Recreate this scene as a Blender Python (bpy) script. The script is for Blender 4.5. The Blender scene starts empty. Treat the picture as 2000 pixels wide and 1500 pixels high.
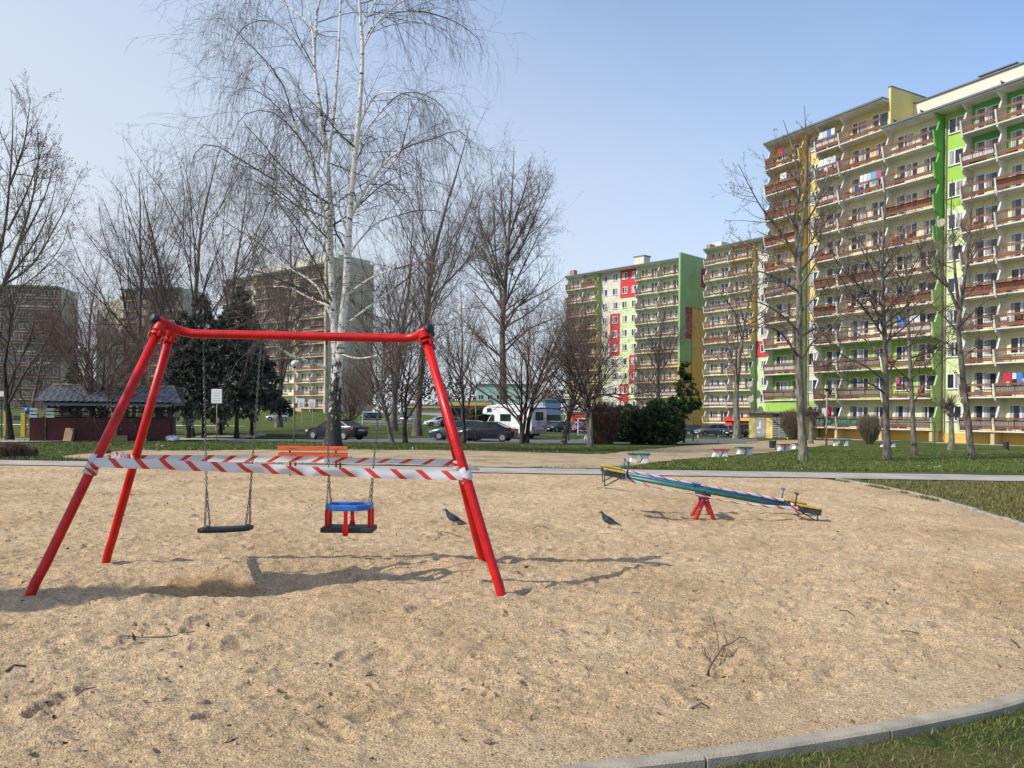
import bpy, math, random
import numpy as np
from mathutils import Vector, Matrix
R = math.radians
scn = bpy.context.scene
# ---------------------------------------------------------------- camera
F = 1511.0; CX = 1000.0; HY = 808.0; CAMH = 1.5; ROLL = 0.0085
cam = bpy.data.cameras.new('camera'); camo = bpy.data.objects.new('camera', cam)
scn.collection.objects.link(camo); scn.camera = camo
cam.sensor_width = 36; cam.lens = 36 * F / 2000.0
cam.shift_y = (HY - 750) / 2000.0
cam.clip_start = 0.05; cam.clip_end = 6000
camo.matrix_world = Matrix.Translation((0, 0, CAMH)) @ Matrix.Rotation(R(90), 4, 'X') @ Matrix.Rotation(ROLL, 4, 'Z')
# ---------------------------------------------------------------- sky and sun
SUN_EL = R(42); SUN_DIR = Vector((-0.931 * math.cos(SUN_EL), -0.365 * math.cos(SUN_EL), math.sin(SUN_EL)))
world = bpy.data.worlds.new("World"); scn.world = world; world.use_nodes = True
wn = world.node_tree.nodes; wl = world.node_tree.links
for n in list(wn): wn.remove(n)
wout = wn.new('ShaderNodeOutputWorld'); bg = wn.new('ShaderNodeBackground'); bg.inputs[1].default_value = 0.15
sky = wn.new('ShaderNodeTexSky'); sky.sky_type = 'NISHITA'; sky.sun_disc = False
sky.sun_elevation = SUN_EL; sky.sun_rotation = math.atan2(-0.931, -0.365)
sky.air_density = 1.0; sky.dust_density = 1.6; sky.ozone_density = 1.6; sky.altitude = 200
tc = wn.new('ShaderNodeTexCoord'); sep = wn.new('ShaderNodeSeparateXYZ'); wl.new(tc.outputs['Generated'], sep.inputs[0])
nz = wn.new('ShaderNodeTexNoise'); nz.inputs['Scale'].default_value = 1.3; nz.inputs['Detail'].default_value = 5; nz.inputs['Roughness'].default_value = .5
mp = wn.new('ShaderNodeMapping'); mp.inputs['Scale'].default_value = (1, 1, 2.2); wl.new(tc.outputs['Generated'], mp.inputs[0]); wl.new(mp.outputs[0], nz.inputs['Vector'])
def wmath(op, a, b=None, c=None):
    m = wn.new('ShaderNodeMath'); m.operation = op
    for i, v in enumerate((a, b, c)):
        if v is None: continue
        if isinstance(v, (int, float)): m.inputs[i].default_value = v
        else: wl.new(v, m.inputs[i])
    return m.outputs[0]
# thin veil of high cloud, thicker towards the left and the horizon
left = wmath('MULTIPLY_ADD', sep.outputs[0], -0.62, 0.16)
low = wmath('MULTIPLY_ADD', sep.outputs[2], -1.25, 0.74)
fac = wmath('ADD', left, low)
fac = wmath('ADD', fac, wmath('MULTIPLY_ADD', nz.outputs[0], 0.5, -0.22))
cl = wn.new('ShaderNodeClamp'); wl.new(fac, cl.inputs[0]); cl.inputs[1].default_value = 0.10; cl.inputs[2].default_value = 0.93
mx = wn.new('ShaderNodeMix'); mx.data_type = 'RGBA'; wl.new(cl.outputs[0], mx.inputs[0])
tint = wn.new('ShaderNodeMix'); tint.data_type = 'RGBA'; tint.blend_type = 'MULTIPLY'; tint.inputs[0].default_value = 1
wl.new(sky.outputs[0], tint.inputs[6]); tint.inputs[7].default_value = (.95, 1.13, 1.27, 1)
wl.new(tint.outputs[2], mx.inputs[6]); mx.inputs[7].default_value = (3.95, 4.25, 4.65, 1)
wl.new(mx.outputs[2], bg.inputs[0]); wl.new(bg.outputs[0], wout.inputs[0])
sd = bpy.data.lights.new('sun', 'SUN'); sd.energy = 3.6; sd.angle = R(0.55); sd.color = (1.0, 0.945, 0.86)
so = bpy.data.objects.new('sun', sd); scn.collection.objects.link(so)
so.rotation_euler = (-SUN_DIR).to_track_quat('-Z', 'Y').to_euler()
scn.view_settings.view_transform = 'Standard'; scn.view_settings.look = 'None'
scn.view_settings.exposure = 0.33; scn.view_settings.gamma = 1
# ---------------------------------------------------------------- helpers
def P2W(px, py, Y):
    """point seen at photo pixel (px, py) at distance Y"""
    u = px - CX; v = HY - py; c, s = math.cos(ROLL), math.sin(ROLL)
    return Vector(((u * c - v * s) / F * Y, Y, CAMH + (u * s + v * c) / F * Y))
def G(px, py, z=0.0):
    u = px - CX; v = HY - py; c, s = math.cos(ROLL), math.sin(ROLL)
    dz = u * s + v * c
    return P2W(px, py, F * (z - CAMH) / dz)
RY = [(-1e4, 0), (21, 0), (31, -.3), (60, -.7), (80, -.78), (120, -1.6), (160, -1.9), (1e4, -1.9)]
LY = [(-1e4, 0), (21, 0), (40, -.1), (58, -.6), (100, -.4), (146, -.1), (168, 1.6), (1e4, 1.8)]
def zt(X, Y):
    X = np.asarray(X, float); Y = np.asarray(Y, float)
    r = X / np.maximum(Y, 5.0)
    w = np.clip((r + .25) / .5, 0, 1); w = w * w * (3 - 2 * w)
    a = np.interp(Y, [p[0] for p in RY], [p[1] for p in RY]); b = np.interp(Y, [p[0] for p in LY], [p[1] for p in LY])
    return b * (1 - w) + a * w
def zg(X, Y): return float(zt(X, Y))
def T(px, py):
    """ground point seen at photo pixel"""
    Y = 5.0
    while Y < 400:
        p = P2W(px, py, Y)
        if p.z <= zg(p.x, Y): return Vector((p.x, Y, zg(p.x, Y)))
        Y += 0.05 if Y < 60 else .3
    return Vector((p.x, Y, 0))
def D(px, Y):
    """ground point at photo column px and distance Y"""
    X = (px - CX) / F * Y
    return Vector((X, Y, zg(X, Y)))
col = scn.collection
def tag(o, label=None, cat=None, group=None, kind=None):
    if label: o['label'] = label
    if cat: o['category'] = cat
    if group: o['group'] = group
    if kind: o['kind'] = kind
    return o
def empty(name, loc=(0, 0, 0), rz=0.0, sc=None):
    o = bpy.data.objects.new(name, None); col.objects.link(o); o.location = loc; o.rotation_euler = (0, 0, rz)
    o.empty_display_size = .2
    if sc: o.scale = sc
    return o
def copy_tree(o, parent=None):
    c = o.copy(); col.objects.link(c)
    if parent is not None: c.parent = parent
    for ch in list(o.children): copy_tree(ch, c)
    return c
def mkmesh(name, V, faces_list, mats, mat_idx=None, smooth=False, uv=None):
    """fast mesh: V (n,3); faces_list = list of int arrays (m,k)"""
    me = bpy.data.meshes.new(name)
    V = np.asarray(V, np.float32); me.vertices.add(len(V)); me.vertices.foreach_set('co', V.ravel())
    loops = np.concatenate([f.ravel() for f in faces_list]).astype(np.int32)
    tot = np.concatenate([np.full(len(f), f.shape[1], np.int32) for f in faces_list])
    st = np.concatenate([[0], np.cumsum(tot)[:-1]]).astype(np.int32)
    me.loops.add(len(loops)); me.loops.foreach_set('vertex_index', loops)
    me.polygons.add(len(tot)); me.polygons.foreach_set('loop_start', st); me.polygons.foreach_set('loop_total', tot)
    if mat_idx is not None: me.polygons.foreach_set('material_index', np.asarray(mat_idx, np.int32))
    for m in (mats if isinstance(mats, (list, tuple)) else [mats]): me.materials.append(m)
    if smooth: me.polygons.foreach_set('use_smooth', np.ones(len(tot), bool))
    if uv is not None:
        l = me.uv_layers.new(name='UVMap'); l.data.foreach_set('uv', np.asarray(uv, np.float32)[loops].ravel())
    me.update(calc_edges=True); me.validate()
    return me
def link(name, me, parent=None, loc=None, rz=None):
    o = bpy.data.objects.new(name, me); col.objects.link(o)
    if parent is not None: o.parent = parent
    if loc is not None: o.location = loc
    if rz is not None: o.rotation_euler = (0, 0, rz)
    return o
class MB:
    """collects shapes into one mesh"""
    def __init__(s): s.v = []; s.f = []; s.m = []; s.uv = {}
    def add(s, vs, fs, mi=0):
        b = len(s.v); s.v.extend([tuple(v) for v in vs]); s.f.extend([tuple(i + b for i in f) for f in fs]); s.m.extend([mi] * len(fs)); return b
    def box(s, x0, y0, z0, x1, y1, z1, mi=0, M=None):
        vs = [Vector((x, y, z)) for z in (z0, z1) for x, y in ((x0, y0), (x1, y0), (x1, y1), (x0, y1))]
        if M is not None: vs = [M @ v for v in vs]
        return s.add(vs, [(3, 2, 1, 0), (4, 5, 6, 7), (0, 1, 5, 4), (1, 2, 6, 5), (2, 3, 7, 6), (3, 0, 4, 7)], mi)
    def prism(s, poly, axis, a, b, mi=0, M=None):
        """poly: list of 2d points, extruded along axis from a to b (y: poly is (x,z); x: poly is (y,z); z: poly is (x,y))"""
        n = len(poly)
        def pt(p, t): return Vector((p[0], t, p[1])) if axis == 'y' else Vector((t, p[0], p[1])) if axis == 'x' else Vector((p[0], p[1], t))
        vs = [pt(p, a) for p in poly] + [pt(p, b) for p in poly]
        if M is not None: vs = [M @ v for v in vs]
        fs = [tuple(range(n))[::-1], tuple(range(n, 2 * n))] + [(i, (i + 1) % n, n + (i + 1) % n, n + i) for i in range(n)]
        return s.add(vs, fs, mi)
    def tube(s, pts, rad, sides=10, mi=0, cap=True):
        pts = [Vector(p) for p in pts]; n = len(pts)
        if not isinstance(rad, (list, tuple)): rad = [rad] * n
        d0 = (pts[1] - pts[0]).normalized(); up = Vector((0, 0, 1)) if abs(d0.z) < .9 else Vector((1, 0, 0))
        a = d0.cross(up).normalized(); vs = []
        for i, p in enumerate(pts):
            d = ((pts[min(i + 1, n - 1)] - p).normalized() + (p - pts[max(i - 1, 0)]).normalized())
            d = d.normalized() if d.length > 1e-6 else d0
            a = (a - d * a.dot(d)).normalized(); b = d.cross(a)
            for k in range(sides):
                t = 2 * math.pi * k / sides; vs.append(p + (a * math.cos(t) + b * math.sin(t)) * rad[i])
        fs = [(i * sides + k, i * sides + (k + 1) % sides, (i + 1) * sides + (k + 1) % sides, (i + 1) * sides + k) for i in range(n - 1) for k in range(sides)]
        if cap: fs += [tuple(range(sides))[::-1], tuple((n - 1) * sides + k for k in range(sides))]
        return s.add(vs, fs, mi)
    def lathe(s, prof, sides=16, mi=0, M=None):
        vs = []; n = len(prof)
        for r, z in prof:
            for k in range(sides):
                t = 2 * math.pi * k / sides; v = Vector((r * math.cos(t), r * math.sin(t), z)); vs.append(M @ v if M is not None else v)
        fs = [(i * sides + k, i * sides + (k + 1) % sides, (i + 1) * sides + (k + 1) % sides, (i + 1) * sides + k) for i in range(n - 1) for k in range(sides)]
        fs += [tuple(range(sides))[::-1], tuple((n - 1) * sides + k for k in range(sides))]
        return s.add(vs, fs, mi)
    def ball(s, c, r, seg=14, rings=8, mi=0, sc=(1, 1, 1)):
        prof = [(max(1e-4, r * math.sin(math.pi * i / rings)), -r * math.cos(math.pi * i / rings)) for i in range(rings + 1)]
        s.lathe(prof, seg, mi, Matrix.Translation(c) @ Matrix.Diagonal((*sc, 1)))
    def mesh(s, name, mats, smooth=False, bevel=0):
        me = bpy.data.meshes.new(name); me.from_pydata([tuple(v) for v in s.v], [], s.f)
        for m in (mats if isinstance(mats, (list, tuple)) else [mats]): me.materials.append(m)
        me.polygons.foreach_set('material_index', s.m)
        if smooth: me.polygons.foreach_set('use_smooth', [True] * len(s.f))
        me.update(); return me
    def build(s, name, mats, parent=None, smooth=False, loc=None, rz=None, bevel=0, auto=None):
        o = link(name, s.mesh(name, mats, smooth), parent, loc, rz)
        if bevel:
            b = o.modifiers.new('bevel', 'BEVEL'); b.width = bevel; b.segments = 2; b.limit_method = 'ANGLE'; b.angle_limit = R(35)
        if auto:
            for p in o.data.polygons: p.use_smooth = True
            o.data.set_sharp_from_angle(angle=R(auto))
        return o
def sm(a, b, x):
    t = np.clip((x - a) / (b - a), 0, 1); return t * t * (3 - 2 * t)
# numpy value noise
_rs = np.random.RandomState(11); _tab = _rs.rand(256, 256)
def vnoise(x, y):
    xi = np.floor(x).astype(int); yi = np.floor(y).astype(int); fx = x - xi; fy = y - yi
    fx = fx * fx * (3 - 2 * fx); fy = fy * fy * (3 - 2 * fy)
    a = _tab[xi & 255, yi & 255]; b = _tab[(xi + 1) & 255, yi & 255]; c = _tab[xi & 255, (yi + 1) & 255]; d = _tab[(xi + 1) & 255, (yi + 1) & 255]
    return (a * (1 - fx) + b * fx) * (1 - fy) + (c * (1 - fx) + d * fx) * fy - .5
def fbm(x, y, o=4, g=.5):
    s = 0; a = 1.0
    for i in range(o): s = s + a * vnoise(x * 2 ** i + 17.3 * i, y * 2 ** i + 5.1 * i); a *= g
    return s
# ---------------------------------------------------------------- materials
def mat(name, c, rough=.6, metal=0, spec=None, var=0, vscale=8, bump=0, bscale=40, c2=None, detail=4, lo=.35, hi=.65, coat=0, rnd=0, stretch=None, trans=0):
    m = bpy.data.materials.new(name); m.use_nodes = True; nt = m.node_tree; N = nt.nodes; L = nt.links
    p = N['Principled BSDF']; p.inputs['Roughness'].default_value = rough; p.inputs['Metallic'].default_value = metal
    if spec is not None: p.inputs['Specular IOR Level'].default_value = spec
    if coat: p.inputs['Coat Weight'].default_value = coat; p.inputs['Coat Roughness'].default_value = .16
    p.inputs['Base Color'].default_value = (*c, 1)
    tcn = N.new('ShaderNodeTexCoord'); vec = tcn.outputs['Object']
    if stretch:
        mpn = N.new('ShaderNodeMapping'); mpn.inputs['Scale'].default_value = stretch; L.new(vec, mpn.inputs[0]); vec = mpn.outputs[0]
    out = None
    if var or c2:
        n = N.new('ShaderNodeTexNoise'); n.inputs['Scale'].default_value = vscale; n.inputs['Detail'].default_value = detail; L.new(vec, n.inputs['Vector'])
        r = N.new('ShaderNodeMapRange'); r.inputs[1].default_value = lo; r.inputs[2].default_value = hi; L.new(n.outputs[0], r.inputs[0])
        x = N.new('ShaderNodeMix'); x.data_type = 'RGBA'; L.new(r.outputs[0], x.inputs[0])
        x.inputs[6].default_value = (*[v * (1 - var) for v in c], 1); x.inputs[7].default_value = (*(c2 if c2 else [min(1, v * (1 + var)) for v in c]), 1)
        out = x.outputs[2]
    if rnd:
        oi = N.new('ShaderNodeObjectInfo'); hs = N.new('ShaderNodeHueSaturation')
        r2 = N.new('ShaderNodeMapRange'); L.new(oi.outputs['Random'], r2.inputs[0]); r2.inputs[3].default_value = 1 - rnd; r2.inputs[4].default_value = 1 + rnd
        L.new(r2.outputs[0], hs.inputs['Value'])
        if out: L.new(out, hs.inputs['Color'])
        else: hs.inputs['Color'].default_value = (*c, 1)
        out = hs.outputs[0]
    if out: L.new(out, p.inputs['Base Color'])
    if bump:
        n2 = N.new('ShaderNodeTexNoise'); n2.inputs['Scale'].default_value = bscale; n2.inputs['Detail'].default_value = 5; L.new(vec, n2.inputs['Vector'])
        b = N.new('ShaderNodeBump'); b.inputs['Strength'].default_value = bump; b.inputs['Distance'].default_value = .02; L.new(n2.outputs[0], b.inputs['Height']); L.new(b.outputs[0], p.inputs['Normal'])
    return m
M = {}
M['red'] = mat('red_paint', (.52, .007, .007), .40, spec=.3, var=.18, vscale=9, bump=.06, bscale=60, coat=.08)
M['red_old'] = mat('red_seesaw_paint', (.50, .03, .03), .45, var=.15)
M['black'] = mat('black_rubber', (.018, .018, .02), .55, var=.3, vscale=30, bump=.2)
M['galv'] = mat('chain_steel', (.16, .15, .13), .45, metal=.8, var=.3, vscale=60)
M['bluep'] = mat('blue_plastic', (.02, .14, .47), .4, var=.12)
M['green'] = mat('green_paint', (.02, .13, .075), .4, var=.2, vscale=12)
M['blue'] = mat('blue_paint', (.02, .11, .27), .4, var=.2, vscale=12)
M['yellow'] = mat('yellow_seat', (.55, .36, .04), .5, var=.25, vscale=12)
M['darkmetal'] = mat('dark_metal', (.03, .04, .045), .5, var=.3)
M['orangewood'] = mat('orange_stained_wood', (.62, .10, .022), .5, var=.25, vscale=3, stretch=(1, 12, 12), bump=.2)
M['conc'] = mat('concrete', (.33, .285, .215), .85, var=.2, vscale=5, bump=.4, bscale=90)
M['whitec'] = mat('white_painted_concrete', (.68, .68, .66), .7, var=.1)
M['slabw'] = mat('balcony_concrete', (.60, .585, .52), .8, var=.16, vscale=.8)
M['soffit'] = mat('roof_sheet', (.13, .15, .17), .5, var=.15)
M['frame'] = mat('white_window_frame', (.72, .74, .76), .4)
M['cream'] = mat('cream_render', (.76, .70, .42), .85, var=.05, vscale=.4, bump=.15, bscale=20)
M['palegreen'] = mat('pale_green_render', (.58, .66, .36), .85, var=.05, vscale=.4)
M['lightcream'] = mat('light_cream_render', (.62, .60, .48), .85, var=.04, vscale=.4)
M['ochre'] = mat('ochre_render', (.60, .41, .11), .85, var=.06, vscale=.4)
M['yellowr'] = mat('yellow_render', (.68, .54, .20), .85, var=.05, vscale=.4)
M['lime'] = mat('lime_render', (.32, .53, .09), .85, var=.06, vscale=.4)
M['deepgreen'] = mat('deep_green_render', (.12, .36, .07), .85, var=.06, vscale=.4)
M['olive'] = mat('olive_green_render', (.34, .44, .17), .85, var=.06, vscale=.4)
M['gablegreen'] = mat('gable_green_render', (.29, .44, .20), .85, var=.06, vscale=.3)
M['redr'] = mat('red_render', (.55, .045, .05), .85, var=.06, vscale=.4)
M['maroon'] = mat('maroon_render', (.30, .02, .04), .85, var=.06, vscale=.4)
M['greybeige'] = mat('grey_beige_render', (.33, .235, .155), .85, var=.08, vscale=.3)
M['gablebeige'] = mat('gable_beige_render', (.56, .48, .35), .85, var=.06, vscale=.3)
M['brownwood'] = mat('brown_balcony_board', (.225, .088, .045), .6, var=.3, vscale=2.0, stretch=(1, 1, 6), rnd=.18)
M['darkwood'] = mat('dark_brown_board', (.12, .035, .02), .65, var=.25, rnd=.2)
M['bars'] = mat('dark_railing_bars', (.05, .04, .04), .5)
M['panelw'] = mat('white_balcony_sheet', (.72, .72, .72), .6, var=.06)
M['panelt'] = mat('turquoise_balcony_sheet', (.05, .36, .30), .5, var=.1)
M['panelg'] = mat('grey_balcony_sheet', (.34, .32, .30), .6, var=.1)
M['curtain'] = mat('net_curtain_behind_glass', (.30, .30, .30), .3, var=.5, vscale=2, stretch=(6, 1, .3), rnd=.3)
M['asphalt'] = mat('asphalt', (.12, .12, .12), .9, var=.2, vscale=3)
M['wallbase'] = mat('plinth_render', (.55, .43, .22), .85, var=.1, vscale=.8)
def glassmat():
    m = mat('window_glass', (.025, .032, .042), .08, spec=.8, var=.5, vscale=1.5, rnd=.5); return m
M['glass'] = glassmat()
def carpaint(n, c): return mat(n, c, .3, metal=.2, coat=.8)
# ================================================================ ground
def nodes(m): return m.node_tree.nodes, m.node_tree.links, m.node_tree.nodes['Principled BSDF']
def ramp(N, L, src, stops):
    r = N.new('ShaderNodeValToRGB'); e = r.color_ramp.elements
    while len(e) < len(stops): e.new(.5)
    for i, (p, c) in enumerate(stops): e[i].position = p; e[i].color = (*c, 1)
    L.new(src, r.inputs[0]); return r.outputs[0]
def noise(N, L, vec, scale, detail=4, rough=.5):
    n = N.new('ShaderNodeTexNoise'); n.inputs['Scale'].default_value = scale; n.inputs['Detail'].default_value = detail; n.inputs['Roughness'].default_value = rough
    L.new(vec, n.inputs['Vector']); return n.outputs[0]
def mixc(N, L, f, a, b, mode='MIX'):
    x = N.new('ShaderNodeMix'); x.data_type = 'RGBA'; x.blend_type = mode
    for i, v in ((0, f), (6, a), (7, b)):
        if isinstance(v, (int, float)): x.inputs[i].default_value = v
        elif isinstance(v, tuple): x.inputs[i].default_value = (*v, 1)
        else: L.new(v, x.inputs[i])
    return x.outputs[2]
def make_sand():
    m = mat('coarse_sand', (.5, .37, .22), .95, spec=.15); N, L, p = nodes(m)
    t = N.new('ShaderNodeTexCoord').outputs['Object']
    big = ramp(N, L, noise(N, L, t, .55, 5, .6), [(.32, (.43, .30, .172)), (.5, (.53, .38, .232)), (.7, (.60, .445, .285))])
    mid = noise(N, L, t, 7, 5, .65)
    c = mixc(N, L, .8, big, ramp(N, L, mid, [(.28, (.76, .73, .69)), (.5, (.98, .98, .98)), (.7, (1.10, 1.10, 1.10))]), 'MULTIPLY')
    v = N.new('ShaderNodeTexVoronoi'); v.inputs['Scale'].default_value = 120; L.new(t, v.inputs['Vector'])
    sc = N.new('ShaderNodeSeparateColor'); L.new(v.outputs['Color'], sc.inputs[0])
    g = ramp(N, L, sc.outputs[0], [(.0, (.34, .28, .23)), (.11, (.74, .70, .65)), (.4, (1, 1, 1)), (.86, (1.18, 1.16, 1.1)), (1, (1.7, 1.7, 1.65))])
    c = mixc(N, L, .85, c, g, 'MULTIPLY')
    # darker, browner sand colour in the hollow scuffed out under the swings
    mp_ = N.new('ShaderNodeMapping'); mp_.inputs['Location'].default_value = (3.1, -9.6, 0); mp_.inputs['Scale'].default_value = (1.15, 1.42, 0); L.new(t, mp_.inputs[0]); ln = N.new('ShaderNodeVectorMath'); ln.operation = 'LENGTH'; L.new(mp_.outputs[0], ln.inputs[0]); ad = N.new('ShaderNodeMath'); ad.operation = 'MULTIPLY_ADD'; L.new(noise(N, L, t, 3.5, 5, .65), ad.inputs[0]); ad.inputs[1].default_value = .7; L.new(ln.outputs['Value'], ad.inputs[2])
    brown_patch = ramp(N, L, ad.outputs[0], [(.0, (1, 1, 1)), (.85, (.9, .9, .9)), (1.0, (.0, .0, .0))]); c = mixc(N, L, brown_patch, c, mixc(N, L, 1.0, c, (.80, .68, .52), 'MULTIPLY')); L.new(c, p.inputs['Base Color'])
    v2 = N.new('ShaderNodeTexVoronoi'); v2.inputs['Scale'].default_value = 85; L.new(t, v2.inputs['Vector'])
    b1 = N.new('ShaderNodeBump'); b1.inputs['Strength'].default_value = .7; b1.inputs['Distance'].default_value = .009; L.new(v2.outputs[0], b1.inputs['Height'])
    b2 = N.new('ShaderNodeBump'); b2.inputs['Strength'].default_value = .85; b2.inputs['Distance'].default_value = .035; L.new(noise(N, L, t, 22, 6, .75), b2.inputs['Height']); L.new(b1.outputs[0], b2.inputs['Normal'])
    L.new(b2.outputs[0], p.inputs['Normal']); return m
M['sand'] = make_sand()
def make_gravel():
    m = mat('trodden_gravel', (.4, .33, .24), .95, spec=.1); N, L, p = nodes(m)
    t = N.new('ShaderNodeTexCoord').outputs['Object']
    c = ramp(N, L, noise(N, L, t, .7, 6, .7), [(.3, (.20, .15, .09)), (.45, (.36, .27, .165)), (.6, (.44, .34, .215)), (.75, (.5, .395, .26))])
    c = mixc(N, L, .7, c, ramp(N, L, noise(N, L, t, 9, 4, .7), [(.32, (.5, .48, .42)), (.5, (1, 1, 1)), (.68, (1.15, 1.15, 1.15))]), 'MULTIPLY')
    L.new(c, p.inputs['Base Color']); return m
M['gravel'] = make_gravel()
def make_grass(name, dry=.5):
    m = mat(name, (.06, .1, .02), .9, spec=.1); N, L, p = nodes(m)
    t = N.new('ShaderNodeTexCoord').outputs['Object']
    a = ramp(N, L, noise(N, L, t, .35, 6, .65), [(.3, (.055, .085, .022)), (.5, (.085, .112, .030)), (.62, (.13, .135, .045)), (.8, (.19, .165, .075))])
    c = mixc(N, L, .8, a, ramp(N, L, noise(N, L, t, 14, 5, .7), [(.32, (.38, .36, .30)), (.5, (.95, .95, .9)), (.72, (1.5, 1.45, 1.3))]), 'MULTIPLY')
    if dry > .5: c = mixc(N, L, ramp(N, L, noise(N, L, t, 2.2, 6, .7), [(.46, (0, 0, 0)), (.64, (1, 1, 1))]), c, (.13, .105, .045))
    L.new(c, p.inputs['Base Color'])
    b = N.new('ShaderNodeBump'); b.inputs['Strength'].default_value = .9; b.inputs['Distance'].default_value = .08; L.new(noise(N, L, t, 18, 5, .75), b.inputs['Height']); L.new(b.outputs[0], p.inputs['Normal'])
    return m
M['grass'] = make_grass('lawn_grass'); M['grassdry'] = make_grass('thin_lawn_with_soil', 1)
M['path'] = mat('path_paving', (.36, .315, .27), .9, var=.16, vscale=1.2, bump=.3, bscale=30)
# --- base terrain, fan shaped grid
qs = np.concatenate([np.linspace(-14, 19.9, 12), [20.3, 20.9], np.linspace(21.3, 60, 90), np.linspace(61, 200, 90), np.geomspace(204, 3000, 30)])
rr = np.concatenate([np.linspace(-4, -1.05, 12), np.linspace(-1, 1.1, 150), np.linspace(1.2, 4, 12)])
Q, RR = np.meshgrid(qs, rr, indexing='ij')
Xb = RR * np.maximum(Q, 9); Yb = Q - .1 * np.clip(Xb, -40, 40)
Zb = np.where(Q < 20.5, -.38, zt(Xb, Yb) + .05 * fbm(Xb * .3, Yb * .3) * sm(21, 24, Q))
ny, nx = Q.shape; idx = np.arange(ny * nx).reshape(ny, nx)
quad = np.stack([idx[:-1, :-1], idx[:-1, 1:], idx[1:, 1:], idx[1:, :-1]], -1).reshape(-1, 4)
o = link('ground', mkmesh('ground', np.stack([Xb, Yb, Zb], -1).reshape(-1, 3), [quad], M['grass'], smooth=True)); tag(o, kind='structure')
# --- kerb line (sand pit edge): near left -> near right -> far right
kerb_pts = [(-9, .4), (-5, 1.45), (-2.5, 2.3), (-1.0, 2.82), (-.2, 3.08), (.33, 3.28), (.91, 3.44), (1.43, 3.61), (2.03, 3.84), (2.77, 4.19), (4.1, 5.1), (5.4, 6.6), (6.5, 8.7), (7.15, 10.9), (7.5, 12.6), (7.84, 14.8), (7.9, 16.6), (7.74, 18.6)]
def catmull(pts, n=14):
    out = []; P = [pts[0]] + pts + [pts[-1]]
    for i in range(1, len(P) - 2):
        a, b, c, d = [np.array(P[i + k]) for k in (-1, 0, 1, 2)]
        for t in np.linspace(0, 1, n, endpoint=False): out.append(.5 * ((2 * b) + (c - a) * t + (2 * a - 5 * b + 4 * c - d) * t * t + (3 * b - a - 3 * c + d) * t ** 3))
    out.append(np.array(P[-2])); return np.array(out)
K = catmull(kerb_pts); kt = np.gradient(K, axis=0); kt /= np.linalg.norm(kt, axis=1)[:, None]; kn = np.stack([kt[:, 1], -kt[:, 0]], -1)   # outward (away from sand)
arc = np.concatenate([[0], np.cumsum(np.linalg.norm(np.diff(K, axis=0), axis=1))])
kr = empty('kerb', (0, 0, 0)); tag(kr, 'curved pale concrete kerb edging the sand pit on its right and near side', 'kerb')
seg = 1.0; s0 = 0.3; kj = 0
while s0 < arc[-1] - .2:
    s1 = min(s0 + seg - .011, arc[-1]); ss = np.linspace(s0, s1, 7); rsn = random.Random(kj)
    px_ = np.interp(ss, arc, K[:, 0]); py_ = np.interp(ss, arc, K[:, 1]); nx_ = np.interp(ss, arc, kn[:, 0]); ny_ = np.interp(ss, arc, kn[:, 1])
    dz = rsn.uniform(-.009, .007); tl = rsn.uniform(-.006, .006); lj = rsn.uniform(-.005, .005); mb = MB(); vs = []
    prof = [(-.018, -.25), (-.018, .014), (-.006, .024), (.062, .024), (.076, .013), (.079, -.25)]
    for i in range(7):
        for w, z in prof: vs.append((px_[i] + nx_[i] * (w + lj), py_[i] + ny_[i] * (w + lj), z + dz + tl * (i - 3) / 3))
    n = len(prof); fs = [(i * n + k, i * n + (k + 1) % n, (i + 1) * n + (k + 1) % n, (i + 1) * n + k) for i in range(6) for k in range(n)]
    fs += [tuple(range(n)), tuple(6 * n + k for k in range(n))[::-1]]
    mb.add(vs, fs); mb.build('kerb_stone', M['conc'], kr); s0 += seg; kj += 1
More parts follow.
